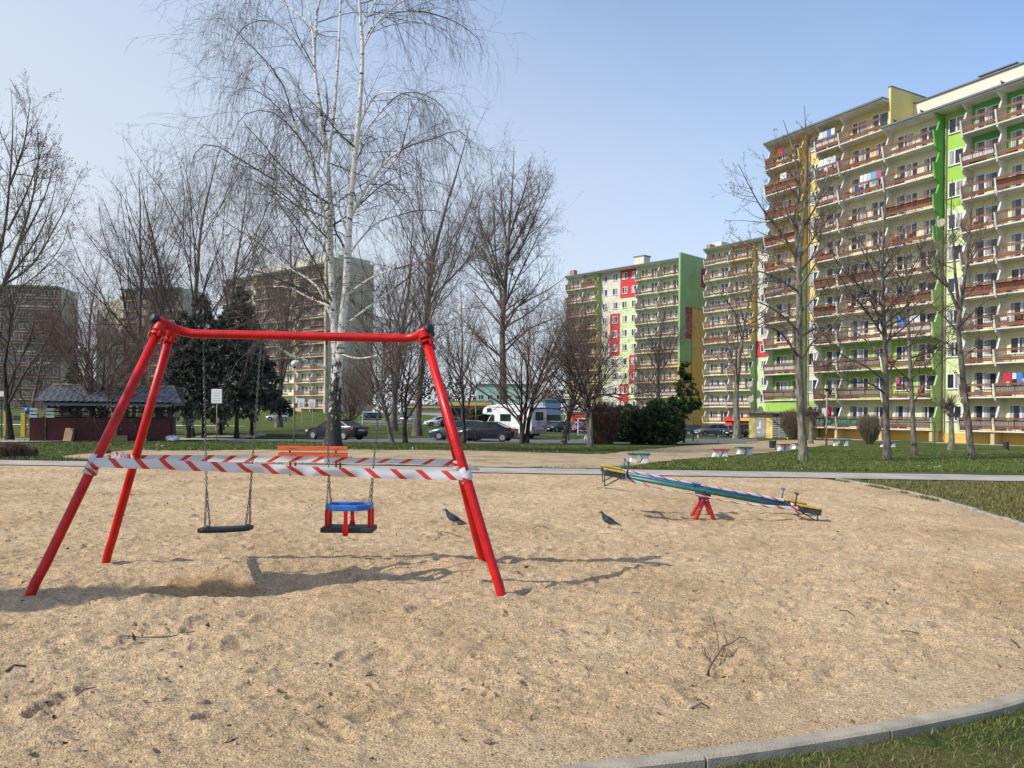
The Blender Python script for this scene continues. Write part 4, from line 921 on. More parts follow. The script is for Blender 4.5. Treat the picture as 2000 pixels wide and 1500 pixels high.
limbed(None, (1733, 897), [(1733, 897), (1731, 820), (1730, 740), (1727, 640), (1723, 540), (1726, 450), (1729, 390), (1724, 320)], [],
  [[(1730, 745), (1690, 715), (1640, 690), (1600, 640), (1575, 590)], [(1729, 700), (1680, 655), (1640, 625), (1605, 610)], [(1728, 660), (1690, 605), (1660, 570), (1632, 530), (1600, 520)], [(1727, 610), (1765, 570), (1800, 535), (1832, 500)], [(1725, 570), (1695, 510), (1672, 465), (1660, 430)], [(1731, 735), (1760, 690), (1795, 665), (1830, 660)], [(1725, 530), (1750, 480), (1765, 440), (1770, 400)], [(1724, 500), (1700, 450), (1690, 400)], [(1728, 640), (1770, 620), (1815, 600), (1840, 570)], [(1730, 770), (1700, 750), (1660, 745), (1630, 720)], [(1727, 600), (1680, 560), (1640, 520), (1620, 480)], [(1726, 545), (1760, 510), (1790, 490)]],
  'bare tree with spreading branches standing in front of the trimmed round shrub', .15, group=GR, bark='bark', seed=5, k=(7, 9, 5.2, 1.8), trop=.04)
limbed(None, (1786, 891), [(1786, 891), (1782, 800), (1778, 720), (1774, 640), (1771, 560), (1768, 480), (1764, 425)], [],
  [[(1783, 790), (1800, 760), (1822, 725), (1850, 700), (1880, 690)], [(1779, 745), (1745, 715), (1712, 690), (1680, 680)], [(1778, 700), (1820, 685), (1862, 662), (1905, 642)], [(1776, 680), (1800, 640), (1840, 605), (1870, 590)], [(1778, 730), (1796, 690), (1830, 672), (1860, 640)], [(1774, 640), (1742, 590), (1718, 560), (1700, 530)], [(1773, 610), (1810, 570), (1830, 530), (1840, 500)], [(1771, 570), (1745, 520), (1730, 480)], [(1770, 540), (1795, 500), (1810, 460)], [(1781, 770), (1750, 745), (1725, 740)]],
  'smaller dark bare tree just right of the spreading one on the lawn', .13, group=GR, twig='twigdark', bark='bark', seed=6, k=(7, 9, 5, 1.8), trop=.03)
limbed(None, (1896, 893), [(1898, 893), (1888, 800), (1879, 720), (1872, 640), (1876, 600)], [[(1876, 605), (1884, 540), (1892, 480), (1897, 400), (1902, 320)], [(1874, 610), (1852, 560), (1836, 520), (1830, 450), (1824, 395)], [(1875, 610), (1866, 540), (1862, 470), (1858, 410), (1860, 350)]],
  [[(1874, 590), (1920, 545), (1945, 500), (1962, 455)], [(1873, 640), (1905, 605), (1935, 585), (1970, 580)], [(1877, 690), (1840, 665), (1800, 655), (1762, 640)], [(1880, 540), (1910, 480), (1930, 430), (1940, 390)], [(1850, 560), (1810, 520), (1790, 470)], [(1876, 700), (1920, 670), (1950, 660)], [(1873, 650), (1845, 620), (1815, 590)]],
  'bare slanting tree nearest the right edge of the photo', .155, group=GR, twig='twigpale', bark='bark', seed=7, k=(7, 6, 4.2, 1.6), trop=.09)
limbed(76, (982, 850), [(982, 852), (983, 760), (982, 700), (981, 640), (984, 600), (988, 540), (993, 470), (998, 400), (1002, 340), (1004, 285)], [],
  [[(982, 620), (975, 560), (958, 500), (938, 445), (918, 405), (900, 380)], [(984, 605), (973, 540), (967, 480), (965, 420), (962, 350), (957, 295)], [(985, 640), (950, 602), (920, 565), (888, 545)], [(985, 600), (1010, 545), (1032, 500), (1052, 460), (1072, 430), (1092, 405)], [(990, 520), (1020, 480), (1042, 430), (1062, 380), (1080, 335)], [(996, 460), (1015, 400), (1030, 350), (1036, 305)], [(984, 625), (1020, 592), (1060, 572), (1100, 545), (1118, 528)], [(983, 690), (1030, 645), (1080, 622), (1112, 602)], [(982, 700), (930, 655), (898, 615), (868, 590)], [(985, 560), (958, 480), (930, 420), (914, 365)], [(990, 480), (980, 400), (978, 335)], [(984, 610), (940, 540), (900, 500), (880, 470)], [(992, 500), (1030, 430), (1050, 380), (1056, 330)], [(983, 650), (1010, 600), (1040, 570), (1080, 500)]],
  'tall bare poplar rising behind the white camper van', .42, name='bare_poplar', group='tall bare trees across the park', twig='twig', bark='bark', seed=8, k=(9, 11, 6.8, 2.5), trop=.05, ang=42, zr=7, tw=1.15, buds=.5)
limbed(56, (-62, 860), [(-62, 862), (-50, 760), (-40, 680), (-25, 620)], [[(-28, 625), (5, 560), (35, 480), (60, 400), (75, 320), (72, 240)], [(-26, 625), (-10, 540), (10, 440), (20, 340), (25, 250), (22, 180)], [(-25, 622), (-30, 520), (-20, 400), (-10, 300), (-5, 200)]],
  [[(-20, 615), (30, 570), (80, 530), (120, 480), (135, 430)], [(10, 550), (50, 500), (85, 440), (105, 380), (112, 330)], [(0, 560), (60, 520), (110, 440), (140, 380), (152, 345)], [(15, 450), (50, 380), (80, 300), (95, 240)], [(-10, 600), (50, 590), (90, 560), (130, 540)], [(20, 360), (45, 290), (55, 230), (60, 190)], [(30, 490), (70, 420), (95, 360), (108, 280)]],
  'large bare tree at the left edge whose crown leans into the photo', .30, group='tall bare trees across the park', seed=9, k=(9, 9, 5, 1.8), trop=.08, ang=34, zr=5, tw=1.4, buds=.7)
# small round park trees
for key, px, py, top, rz, lab in [
    ('round_b', 792, 866, 640, .3, 'small bare tree between the football goal and the right swing legs'),
    ('round_a', 770, 866, 650, 2.3, 'crooked bare tree just right of the football goal'),
    ('round_b', 905, 866, 655, 3.1, 'small dark bare tree behind the right swing legs, in front of the parked cars'),
    ('round_c', 1022, 866, 600, 1.0, 'bushy reddish bare tree in front of the camper van'),
    ('round_a', 1096, 867, 625, 5.0, 'reddish bare tree between the camper and the goal post'),
    ('round_d', 1158, 874, 625, .0, 'bare tree with a leaning trunk right of the white goal post'),
    ('round_b', 20, 860, 545, 2.0, 'dense dark bare tree at the far left beside the play equipment'),
    ('round_c', 190, 862, 600, 4.0, 'bare tree leaning in front of the kiosk'),
    ('round_a', 262, 850, 610, 1.4, 'reddish bare tree behind the tiled kiosk'),
    ('round_c', 680, 846, 725, 2.8, 'low bare tree behind the dark sedan by the birch trunk')]:
    p = T(px, py); hgt = P2W(px, top, p.y).z - p.z; place_tree(key, 'bare_tree', p, lab, rz=rz, sc=hgt / 7 * .93, group='small bare park trees')
# pollarded trees by the block
def pollard(px, py, top, lab, seed):
    rs = np.random.RandomState(seed); p = T(px, py); h = P2W(px, top, p.y).z - p.z; hk = h * .62
    P, Rd = grow(rs, np.array([[0, 0, -.1]]), np.array([[.02, 0, 1.]]), np.array([hk]), np.array([.17]), 10, .05, .02, .75)
    kn_ = children(rs, P, Rd, 7, 45, 20, .7, 1, lambda t: .16 + 0 * t, .4, .75, 5, .14, .1, .03, .7)
    tw = children(rs, *kn_, 16, 55, 25, .4, 1, lambda t: 1.1 + 0 * t, .4, .25, 5, .1, .12, .006, .4); tw2 = children(rs, *tw, 4, 40, 12, .2, 1, lambda t: .45 + 0 * t, .4, .6, 3, .12, .08, .004, .6)
    t, c = tree_meshes('p', [[(P, flare(P, Rd))], [kn_], [tw], [tw2]], M['barkpale'], M['twigred'], rs=rs, thick=2)
    r = empty('pollarded_tree', p); tag(r, lab, 'tree', 'pollarded trees by the block'); link('trunk', t, r); link('crown', c, r)
pollard(1583, 868, 765, 'pollarded tree with a knobbly head behind the tallest lawn tree', 3)
pollard(1858, 878, 735, 'pollarded tree with a knobbly head left of the slanting tree', 4)
# ---- leafy / needled things
M['spruce'] = mat('spruce_needles', (.055, .066, .050), .8, spec=.2, var=.3, vscale=1.6, c2=(.18, .195, .155))
M['juniper'] = mat('juniper_foliage', (.032, .052, .022), .8, spec=.2, var=.35, vscale=2.2, c2=(.10, .135, .055))
M['pine'] = mat('pine_needles', (.035, .06, .025), .8, spec=.15, var=.3, vscale=2, c2=(.08, .12, .05))
M['hedge'] = mat('bare_hedge_twigs', (.21, .165, .11), .9, spec=.1, var=.4, vscale=4); M['hedgered'] = mat('red_brown_hedge_twigs', (.14, .085, .065), .9, spec=.1, var=.4, vscale=4)
def sprays(rs, P, d, size, k=3):
    """needle sprays: k narrow blades at each point"""
    n = len(P); V = []; 
    for i in range(k):
        a = norm(d + rs.normal(0, .45, (n, 3))); b = norm(np.cross(a, rs.normal(0, 1, (n, 3)))); s = size * rs.uniform(.6, 1.3, (n, 1))
        V.append(np.stack([P - b * s * .13, P + b * s * .13, P + a * s * .7 + b * s * .16, P + a * s, P + a * s * .7 - b * s * .16], 1))
    V = np.concatenate(V); m = len(V); f = np.arange(m)[:, None] * 5 + np.arange(5)[None]; return V.reshape(-1, 3), f
def conifer(seed, H, r0, wid, bare, droop, size, m_, nb=130, needles=26, up=0):
    rs = np.random.RandomState(seed); P, Rd = grow(rs, np.array([[0, 0, -.1]]), np.array([[0, 0, 1.]]), np.array([H]), np.array([r0]), 14, .012, .02, .08)
    l1 = children(rs, P, Rd, nb, 88 - up, 8, bare, .985, lambda t: wid * ((1 - t) ** .8 + .05), .25, .3, 7, .06, droop, .012)
    l2 = children(rs, *l1, 7, 45, 10, .25, 1, lambda t: .38 * (1 - t * .5), .35, .5, 4, .1, droop, .006)
    pts, dr = [], []
    for (Q_, _) in (l1, l2):
        n = len(Q_); per = needles // 2 if Q_ is l1[0] else needles // 3; ii = np.repeat(np.arange(n), max(2, per)); t = .25 + .75 * rs.rand(len(ii)); s, d, _r = sample(Q_, Q_[..., 0] * 0 + .01, ii, t)
        pts.append(s); dr.append(norm(d + np.array([0, 0, -.25 if not up else .35])))
    pts = np.concatenate(pts); dr = np.concatenate(dr); V, f = sprays(rs, pts, dr, size, 2)
    t_ = tree_meshes('c', [[(P, flare(P, Rd))], [l1], [l2]], M['barkdark'], M['twigdark'], rs=rs)
    # crown: branches and needles in one mesh
    Vb, qb = tubes(*l1, 4); fo = f + len(Vb)
    c = mkmesh('crown', np.concatenate([Vb, V]), [qb, fo], [M['twigdark'], m_], np.concatenate([np.zeros(len(qb)), np.ones(len(f))])); return t_[0], c
TM['spruce_a'] = conifer(31, 15, .20, .27, .24, -.08, .30, M['spruce'], nb=150, needles=44)
TM['spruce_b'] = conifer(32, 13, .18, .31, .26, -.10, .30, M['spruce'], nb=140, needles=44)
TM['pine'] = conifer(33, 9, .10, .26, .05, .06, .38, M['pine'], nb=46, needles=26, up=20)
TM['thuja'] = conifer(34, 8, .12, .13, .02, .25, .30, M['juniper'], nb=190, needles=22, up=40)
for key, px, py, top, rz, lab in [('spruce_a', 398, 857, 570, 0, 'dark spruce with bare lower trunk left of the white sign board'), ('spruce_b', 368, 857, 600, 2, 'dark spruce behind the left swing leg beside the kiosk'), ('spruce_a', 462, 858, 552, 4, 'tallest dark spruce right of the white sign board'),
    ('spruce_b', 492, 852, 600, 1, 'dark spruce at the right end of the conifer clump'), ('spruce_b', 430, 850, 590, 5, 'dark spruce behind the white sign board'), ('spruce_a', 340, 848, 640, 5.5, 'smaller blue-green spruce at the left end of the conifer clump'), ('spruce_b', 150, 842, 700, 3, 'low dark conifer behind the kiosk roof')]:
    p = T(px, py); hgt = P2W(px, top, p.y).z - p.z; place_tree(key, 'spruce_tree', p, lab, rz=rz, sc=hgt / (15 if key == 'spruce_a' else 13) , group='dark spruces')
p = D(1336, 60); hgt = P2W(1336, 708, p.y).z - p.z; place_tree('pine', 'pine_tree', p, 'young conical pine right of the dark juniper bushes', rz=1, sc=hgt / 9)
p = Vector((-9.4, 4.05, -.05)); place_tree('thuja', 'thuja_tree', p, 'narrow dark evergreen just outside the left edge, shading the sand by the swings', rz=1, sc=1.0)
def bush(px, py, w, h, m_, lab, seed, n=9000, size=.3, cat='bush', name='evergreen_bush', Y=None, grp=None):
    rs = np.random.RandomState(seed); p = T(px, py) if Y is None else D(px, Y); sc = p.y / F; W, H_ = w * sc / 2, h * sc
    u = norm(rs.normal(0, 1, (n, 3))); rad = .55 + .45 * rs.rand(n) ** .5; lump = 1 + .35 * vnoise(u[:, 0] * 2.2 + seed, u[:, 1] * 2.2 + 7) + .35 * vnoise(u[:, 2] * 2.5 + 3, u[:, 0] * 2.5 + seed)
    nc = 20; cu = norm(rs.normal(0, 1, (nc, 3))) * rs.uniform(.45, .80, (nc, 1)); cu[:, 2] = np.abs(cu[:, 2]) * 1.2 - .35; ci = rs.randint(0, nc, n); P = (cu[ci] + u * (rad * rs.uniform(.26, .44, nc)[ci])[:, None] * np.array([1, 1, 1.15])) * np.array([W, W * .8, H_ * .56]) + np.array([0, 0, H_ * .42]); P = P[P[:, 2] > .02]
    V, f = sprays(rs, P, norm((P - np.array([0, 0, H_ * .3])) * np.array([1, 1, 1.4])), size, 2)
    k = 26; a = rs.uniform(0, 6.28, k); st = np.stack([np.cos(a) * .15 * W, np.sin(a) * .15 * W, a * 0], -1); dd = norm(np.stack([np.cos(a) * W, np.sin(a) * W, a * 0 + H_ * .9], -1) * rs.uniform(.5, 1, (k, 1)))
    Pb, Rb = grow(rs, st, dd, np.full(k, H_ * .9), np.full(k, .03 + .01 * W), 6, .15, .1)
    r = empty(name, p); tag(r, lab, cat, grp); Vt, q = tubes(Pb, Rb, 4); link('stems', mkmesh('stems', Vt, [q], [M['barkdark']]), r); link('foliage', mkmesh('foliage', V, [f], [m_]), r); return r
bush(1276, 868, 110, 92, M['juniper'], 'large dark juniper bush behind the grass in front of the red car', 1, 15000, .34)
bush(1222, 864, 62, 82, M['juniper'], 'smaller dark juniper bush left of the large one', 2, 8000, .34)
bush(1312, 862, 40, 62, M['juniper'], 'low dark juniper at the right end of the bushes', 7, 5000, .34)
bush(940, 846, 60, 50, M['juniper'], 'dark low evergreen behind the parked sedan', 5, 4000, .4, Y=100)
def twigbush(px, py, wt, h, lab, seed, mt, name='trimmed_shrub', n=420, wb=.22, trim=True, cat='shrub', grp=None):
    """vase of bare stems clipped to a rounded top"""
    rs = np.random.RandomState(seed); p = T(px, py); s = p.y / F; W, H_ = wt * s / 2, h * s
    a = rs.uniform(0, 6.28, n); rr_ = np.sqrt(rs.rand(n)); st = np.stack([np.cos(a) * rr_ * W * wb, np.sin(a) * rr_ * W * wb, a * 0 - .03], -1)
    top = np.sqrt(np.maximum(0, 1 - (rr_ * .92) ** 2)); end = np.stack([np.cos(a) * rr_ * W, np.sin(a) * rr_ * W, H_ * (.55 + .45 * top) * rs.uniform(.93, 1.02 if trim else 1.15, n)], -1)
    m = 6; t = np.linspace(0, 1, m)[None, :, None]; P = st[:, None] * (1 - t) + end[:, None] * t + np.array([0, 0, 0]); bend = np.sin(np.pi * t) * (end - st)[:, None] * np.array([.18, .18, 0]); P = P + bend + rs.normal(0, .02, (n, m, 3)) * t
    Rd = np.full((n, 1), .009) * np.linspace(1.3, .5, m)[None]
    tw = children(rs, P, Rd, 5, 26, 10, .35, .97, lambda t: .22 * (1 - t) + .06, .3, .7, 3, .1, .1, .004, .7)
    V1, q1 = tubes(P, Rd, 3); V2, q2 = tubes(*tw, 3); r = link(name, mkmesh(name, np.concatenate([V1, V2]), [q1, q2 + len(V1)], [mt]), None, p); tag(r, lab, cat, grp); return r
twigbush(1547, 858, 52, 62, 'clipped bare shrub beside the annex door', 1, M['hedge'], grp='clipped bare shrubs'); twigbush(1698, 868, 50, 62, 'clipped bare shrub in front of the turquoise balcony', 2, M['hedge'], grp='clipped bare shrubs')
twigbush(1178, 868, 72, 76, 'large red-brown bare bush left of the dark junipers', 3, M['hedgered'], 'bare_bush', 1400, .5, False, 'bush')
twigbush(18, 893, 60, 26, 'low brown heather-like bush on the grass at the left edge', 4, M['hedgered'], 'bare_bush', 900, .9, False, 'bush'); twigbush(52, 892, 40, 20, 'lower brown clump beside the left-edge bush', 5, M['hedge'], 'bare_bush', 500, .9, False, 'bush')
twigbush(208, 888, 18, 12, 'small dry brown tuft on the gravel behind the swing leg', 6, M['hedge'], 'dry_tuft', 160, .5, False, 'plant')
# ================================================================ swing set
def swing_set():
    r = empty('swing_set', (-1.9, 7.0, 0)); tag(r, 'red tubular swing frame with curved top bar standing in the sand', 'swing frame'); o = Vector(r.location)
    NLb, FLb, NRb, FRb = G(58, 1165), G(207, 1098), G(980, 1166), G(943, 1100)
    Ya, Yb = 6.88, 7.26
    NLt, FLt, NRt, FRt = P2W(313, 640, Ya), P2W(334, 650, Yb), P2W(829, 655, Ya), P2W(835, 664, Yb)
    for b_, t_ in ((NLb, NLt), (FLb, FLt), (NRb, NRt), (FRb, FRt)):
        d = (t_ - b_); k = b_ + d * .075; mb = MB(); z0 = hs(b_.x, b_.y)
        out = (t_ - k).normalized(); foot = Vector((b_.x, b_.y, -.15)); k2 = Vector((b_.x, b_.y, .02)) + (k - b_) * .25
        pts = [foot, Vector((b_.x, b_.y, 0)) , Vector((b_.x, b_.y, 0)) * .55 + k * .45 + Vector((0, 0, .02)), k + out * .08, b_ + d * .5, t_]
        mb.tube([p - o for p in pts], .040, 18); lg = mb.build('leg', M['red'], r, smooth=True)
        c = MB(); c.tube([t_ - out * .03 - o, t_ + out * .035 - o], .056, 16); c.tube([t_ - out * .075 - o, t_ - out * .06 - o], .060, 16)
        for a in range(4):
            q = t_ - out * .067 + Vector((math.cos(a * 1.57 + .7), math.sin(a * 1.57 + .7), 0)) * .062; c.tube([q - out * .02 - o, q + out * .03 - o], .011, 6)
        c.build('clamp', M['red'], lg, auto=40)
    zc = 2.215
    def bar(nt, tl, tr, name, dY):
        L_ = P2W(tl[0], tl[1], Ya if dY == 0 else Yb); R_ = P2W(tr[0], tr[1], Ya if dY == 0 else Yb); ym = 7.06 + dY
        l2 = P2W(372, 651, ym); r2 = P2W(788, 661, ym); pts = [L_]
        # bezier-like bends
        def bend(a, b_, c_, n=8): return [a * (1 - t) ** 2 + b_ * 2 * t * (1 - t) + c_ * t * t for t in [i / n for i in range(1, n + 1)]]
        l1 = P2W(352, 648, ym); r1 = P2W(808, 661, ym); pts += [L_ + (l1 - L_) * .55] + bend(L_ + (l1 - L_) * .62, l1, l2 + (l2 - l1) * .3) + bend(r2 + (r2 - r1) * .3, r1, R_ + (r1 - R_) * .62) + [R_ + (r1 - R_) * .5, R_]
        mb = MB(); mb.tube([p - o for p in pts], .041, 18); bo = mb.build(name, M['red'], r, smooth=True)
        for e, q in ((L_, pts[1]), (R_, pts[-2])):
            d = (e - q).normalized(); c = MB(); c.tube([e - o - d * .01, e + d * .035 - o, e + d * .045 - o], [.043, .043, .03], 16); c.build('end_cap', M['black'], bo, smooth=True)
    bar(0, (305, 624), (836, 643), 'top_bar', 0); bar(1, (330, 636), (838, 652), 'top_bar', .075)
    return r
swing_set()
LINK = None
def link_mesh():
    b = MB(); n = 10; L_, W_, rr_ = .017, .0085, .0036; pts = []
    for i in range(n):
        t = 2 * math.pi * i / n; pts.append(Vector((math.cos(t) * W_, 0, math.sin(t) * L_)))
    vs = []; S = 5
    for i in range(n):
        p = pts[i]; d = (pts[(i + 1) % n] - pts[i - 1]).normalized(); a = Vector((0, 1, 0)); c = d.cross(a)
        for k in range(S): t = 2 * math.pi * k / S; vs.append(p + (a * math.cos(t) + c * math.sin(t)) * rr_)
    return vs, [(i * S + k, ((i + 1) % n) * S + k, ((i + 1) % n) * S + (k + 1) % S, i * S + (k + 1) % S) for i in range(n) for k in range(S)]
LV, LF = link_mesh()
def chain(name, pts, parent, o, k=1.0):
    mb = MB(); pitch = .0275 * k
    for a, b_ in zip(pts[:-1], pts[1:]):
        d = b_ - a; n = max(1, round(d.length / pitch)); q = d.to_track_quat('Z', 'Y')
        for i in range(n):
            p = a + d * ((i + .5) / n); rot = q.to_matrix() @ Matrix.Rotation(math.pi / 2 * (i % 2) + .6, 3, 'Z'); mb.add([p - o + rot @ (v * k) for v in LV], LF)
    return mb.build(name, M['galv'], parent)
def rounded_slab(mb, pts4, th, mi=0): pass
def flat_swing():
    ys = 7.02; Lt, Rt = P2W(397, 660, 7.08), P2W(510, 668, 7.08); Ls, Rs = P2W(405, 1030, ys), P2W(484, 1027, ys); c = P2W(441, 1033, ys)
    r = empty('swing', c); tag(r, 'swing with a flat black rubber seat on two chains, left of the toddler swing', 'swing', 'swings'); o = Vector(c)
    for t_, s_ in ((Lt, Ls), (Rt, Rs)):
        sp = t_ + (s_ - t_) * .80; chain('chain', [t_, sp], r, o)
        for dy in (-.06, .06): chain('chain', [sp, s_ + Vector((0, dy, 0))], r, o)
        h = MB(); h.tube([t_ - o + Vector((0, 0, .06)), t_ - o - Vector((0, 0, .02))], .014, 8); h.ball(s_ - o + Vector((0, 0, .0)), .02); h.build('hook', M['galv'], r, smooth=True)
    mb = MB(); n = 9; w = .235; sec = []
    for i in range(n):
        x = -w + 2 * w * i / (n - 1); z = .004 * abs(x / w) ** 2 + .012 * x / w; e = 1 - .35 * (abs(x / w) > .98); sec.append([(x, y * e, z + zz) for y, zz in ((-.085, -.022), (-.09, .0), (-.08, .016), (.08, .016), (.09, 0), (.085, -.022))])
    vs = [v for s_ in sec for v in s_]; k = 6
    mb.add(vs, [(i * k + j, i * k + (j + 1) % k, (i + 1) * k + (j + 1) % k, (i + 1) * k + j) for i in range(n - 1) for j in range(k)] + [tuple(range(k))[::-1], tuple((n - 1) * k + j for j in range(k))])
    mb.build('seat', M['black'], r, bevel=.004)
flat_swing()
def toddler_swing():
    ys = 7.02; c = P2W(682, 1031, ys); Lt, Rt = P2W(638, 668, 7.08), P2W(751, 674, 7.08)
    r = empty('toddler_swing', c); tag(r, 'toddler swing with blue safety ring, red posts and black seat', 'swing', 'swings'); o = Vector(c); s = ys / F; W = .205; hz = (1031 - 989) * s
    for t_, x in ((Lt, -W + .02), (Rt, W - .02)):
        s_ = o + Vector((x, 0, hz)); sp = t_ + (s_ - t_) * .8; chain('chain', [t_, sp], r, o)
        for dy in (-.08, .08): chain('chain', [sp, s_ + Vector((0, dy, .01))], r, o)
        h = MB(); h.tube([t_ - o + Vector((0, 0, .06)), t_ - o - Vector((0, 0, .02))], .014, 8); h.build('hook', M['galv'], r, smooth=True)
    mb = MB(); oc = [(-W, -.06), (-W, .09), (-W + .06, .16), (W - .06, .16), (W, .09), (W, -.06), (W - .10, -.16), (-W + .10, -.16)]; n = 8; t = .025; vs = []
    for sc_, z in ((1, hz - t), (1, hz + t), (.80, hz + t), (.80, hz - t)): vs += [(x * (sc_ if sc_ == 1 else .87), y * (sc_ if sc_ == 1 else .72), z) for x, y in oc]
    mb.add(vs, [(a * n + k, a * n + (k + 1) % n, ((a + 1) % 4) * n + (k + 1) % n, ((a + 1) % 4) * n + k) for a in range(4) for k in range(n)]); mb.build('safety_ring', M['bluep'], r, bevel=.008)
    for x, y in ((-W + .012, -.05), (-W + .012, .09), (W - .012, -.05), (W - .012, .09)):
        b = MB(); b.box(x - .014, y - .02, .01, x + .014, y + .02, hz - t); b.build('post', M['red'], r, bevel=.004)
    for y in (-.155, .14):
        b = MB(); b.prism([(-.016, hz - t), (-.016, .06), (-.03, -.0), (-.018, -.05), (.018, -.05), (.03, -.0), (.016, .06), (.016, hz - t)], 'y', y - .014, y + .014); b.build('crotch_bar', M['red'], r, bevel=.004)
    b = MB(); b.box(-.235, -.125, -.030, .235, .12, .018); b.build('seat', M['black'], r, bevel=.012)
toddler_swing()
# ---------------------------------------------------------------- barrier tape
def tapemat():
    m = mat('barrier_tape', (.8, .8, .8), .35, spec=.4); N, L, p = nodes(m); u = N.new('ShaderNodeUVMap'); s = N.new('ShaderNodeSeparateXYZ'); L.new(u.outputs[0], s.inputs[0])
    def mth(op, a, b=None):
        q = N.new('ShaderNodeMath'); q.operation = op
        for i, v in ((0, a), (1, b)):
            if v is None: continue
            if isinstance(v, float): q.inputs[i].default_value = v
            else: L.new(v, q.inputs[i])
        return q.outputs[0]
    t = mth('FRACT', mth('ADD', mth('MULTIPLY', s.outputs[0], 4.65), mth('MULTIPLY', s.outputs[1], .46))); f = mth('LESS_THAN', t, .27)
    L.new(mixc(N, L, f, (.70, .69, .70), (.66, .055, .03)), p.inputs['Base Color'])
    tr = N.new('ShaderNodeBsdfTranslucent'); L.new(mixc(N, L, f, (.6, .6, .62), (.5, .05, .03)), tr.inputs[0]); ms = N.new('ShaderNodeMixShader'); ms.inputs[0].default_value = .25
    o_ = [n for n in N if n.type == 'OUTPUT_MATERIAL'][0]; L.new(p.outputs[0], ms.inputs[1]); L.new(tr.outputs[0], ms.inputs[2]); L.new(ms.outputs[0], o_.inputs[0]); return m
M['tape'] = tapemat()
def ribbon(pts, ups, w, n=90, u0=0.0, ripple=.004, seed=0):
    """pts, ups: control points and the direction across the ribbon; returns V, quads, uv"""
    k = len(pts); t = np.linspace(0, k - 1, n); P = np.array([tuple(p) for p in pts], float); U = np.array([tuple(p) for p in ups], float); W_ = np.array([w] * k if np.isscalar(w) else w, float)
    i = np.arange(k); q = np.stack([np.interp(t, i, P[:, j]) for j in range(3)], -1); uu = norm(np.stack([np.interp(t, i, U[:, j]) for j in range(3)], -1)); ww = np.interp(t, i, W_)
    L_ = np.concatenate([[0], np.cumsum(np.linalg.norm(np.diff(q, axis=0), axis=1))]) + u0; d = norm(np.gradient(q, axis=0)); nrm = norm(np.cross(d, uu)); V, UV = [], []
    for j in range(5):
        v = j / 4; off = ripple * vnoise(L_ * 6 + seed, L_ * 0 + v * 1.2 + seed) * 4; V.append(q + uu * ((v - .5) * ww)[:, None] + nrm * (off + .004 * math.sin(v * 3.14) * 2)[:, None]); UV.append(np.stack([L_, np.full(n, v)], -1))
    V = np.stack(V, 1).reshape(-1, 3); UV = np.stack(UV, 1).reshape(-1, 2); ix = np.arange(n * 5).reshape(n, 5)
    return V, np.stack([ix[:-1, :-1], ix[:-1, 1:], ix[1:, 1:], ix[1:, :-1]], -1).reshape(-1, 4), UV
def tape(label, ribs, group):
    Vs, Fs, Us, o = [], [], [], 0
    for V, f, u in ribs: Vs.append(V); Fs.append(f + o); Us.append(u); o += len(V)
    V = np.concatenate(Vs); c = V.mean(0); c[2] = 0; ob = link('barrier_tape', mkmesh('barrier_tape', V - c, Fs, [M['tape']], smooth=True, uv=np.concatenate(Us)), None, c); tag(ob, label, 'tape', group); return ob
Z = Vector((0, 0, 1))
def leg_pt(b_, t_, py):   # point on a leg whose photo row is py
    lo, hi = 0.0, 1.0
    for _ in range(30):
        m_ = (lo + hi) / 2; p = b_ + (t_ - b_) * m_; y = HY + (CAMH - p.z) / p.y * F + p.x / p.y * F * ROLL
        if y > py: lo = m_
        else: hi = m_
    return b_ + (t_ - b_) * lo
def wrap(c, axis, r_, w, n=22, u0=0, turns=1.3, rise=.05):
    a = axis.normalized(); x = a.cross(Vector((0, 1, 0))).normalized(); y = a.cross(x); pts = []
    for i in range(n): t = 2 * math.pi * turns * i / (n - 1); pts.append(c + (x * math.cos(t) + y * math.sin(t)) * r_ + a * (rise * (i / (n - 1) - .5)))
    return ribbon(pts, [a] * n, w, n * 3, u0, .003, 3)
NLb, FLb, NRb, FRb = G(58, 1165), G(207, 1098), G(980, 1166), G(943, 1100); NLt, FLt, NRt, FRt = P2W(313, 640, 6.88), P2W(334, 650, 7.26), P2W(829, 655, 6.88), P2W(835, 664, 7.26)
pNL, pNR, pFL, pFR = leg_pt(NLb, NLt, 901), leg_pt(NRb, NRt, 929), leg_pt(FLb, FLt, 898), leg_pt(FRb, FRt, 908)
fy = Vector((0, -.048, 0)); nf = 7
front = [P2W(*q, (pNL.y - .048) * (1 - (q[0] - 180) / 732) + (pNR.y - .048) * (q[0] - 180) / 732) for q in ((180, 903), (260, 905.5), (350, 908.8), (500, 915), (640, 921.5), (790, 926.5), (915, 929.5))]
ups = [Z + Vector((.12 * math.sin(i * 1.3), .10 * math.cos(i), 0)) for i in range(nf)]
legL = (NLt - NLb).normalized(); legR = (NRt - NRb).normalized()
tape('red and white barrier tape stretched across the near side of the swings', [ribbon(front, ups, [.076, .086, .080, .083, .077, .082, .076], 200, 0, .013, 1), wrap(pNL - legL * .02, legL, .048, .10, u0=.1), wrap(pNL - legL * .09, legL, .048, .05, u0=.3, turns=1.1, rise=.03), wrap(pNR, legR, .047, .085, u0=.6)], 'barrier tapes')
by = Vector((0, .048, 0)); back = [P2W(*q, (pFL.y + .048) * (1 - (q[0] - 256) / 650) + (pFR.y + .048) * (q[0] - 256) / 650) for q in ((254, 896), (360, 895.5), (540, 896.5), (760, 900), (908, 904.5))]
legFL = (FLt - FLb).normalized(); legFR = (FRt - FRb).normalized()
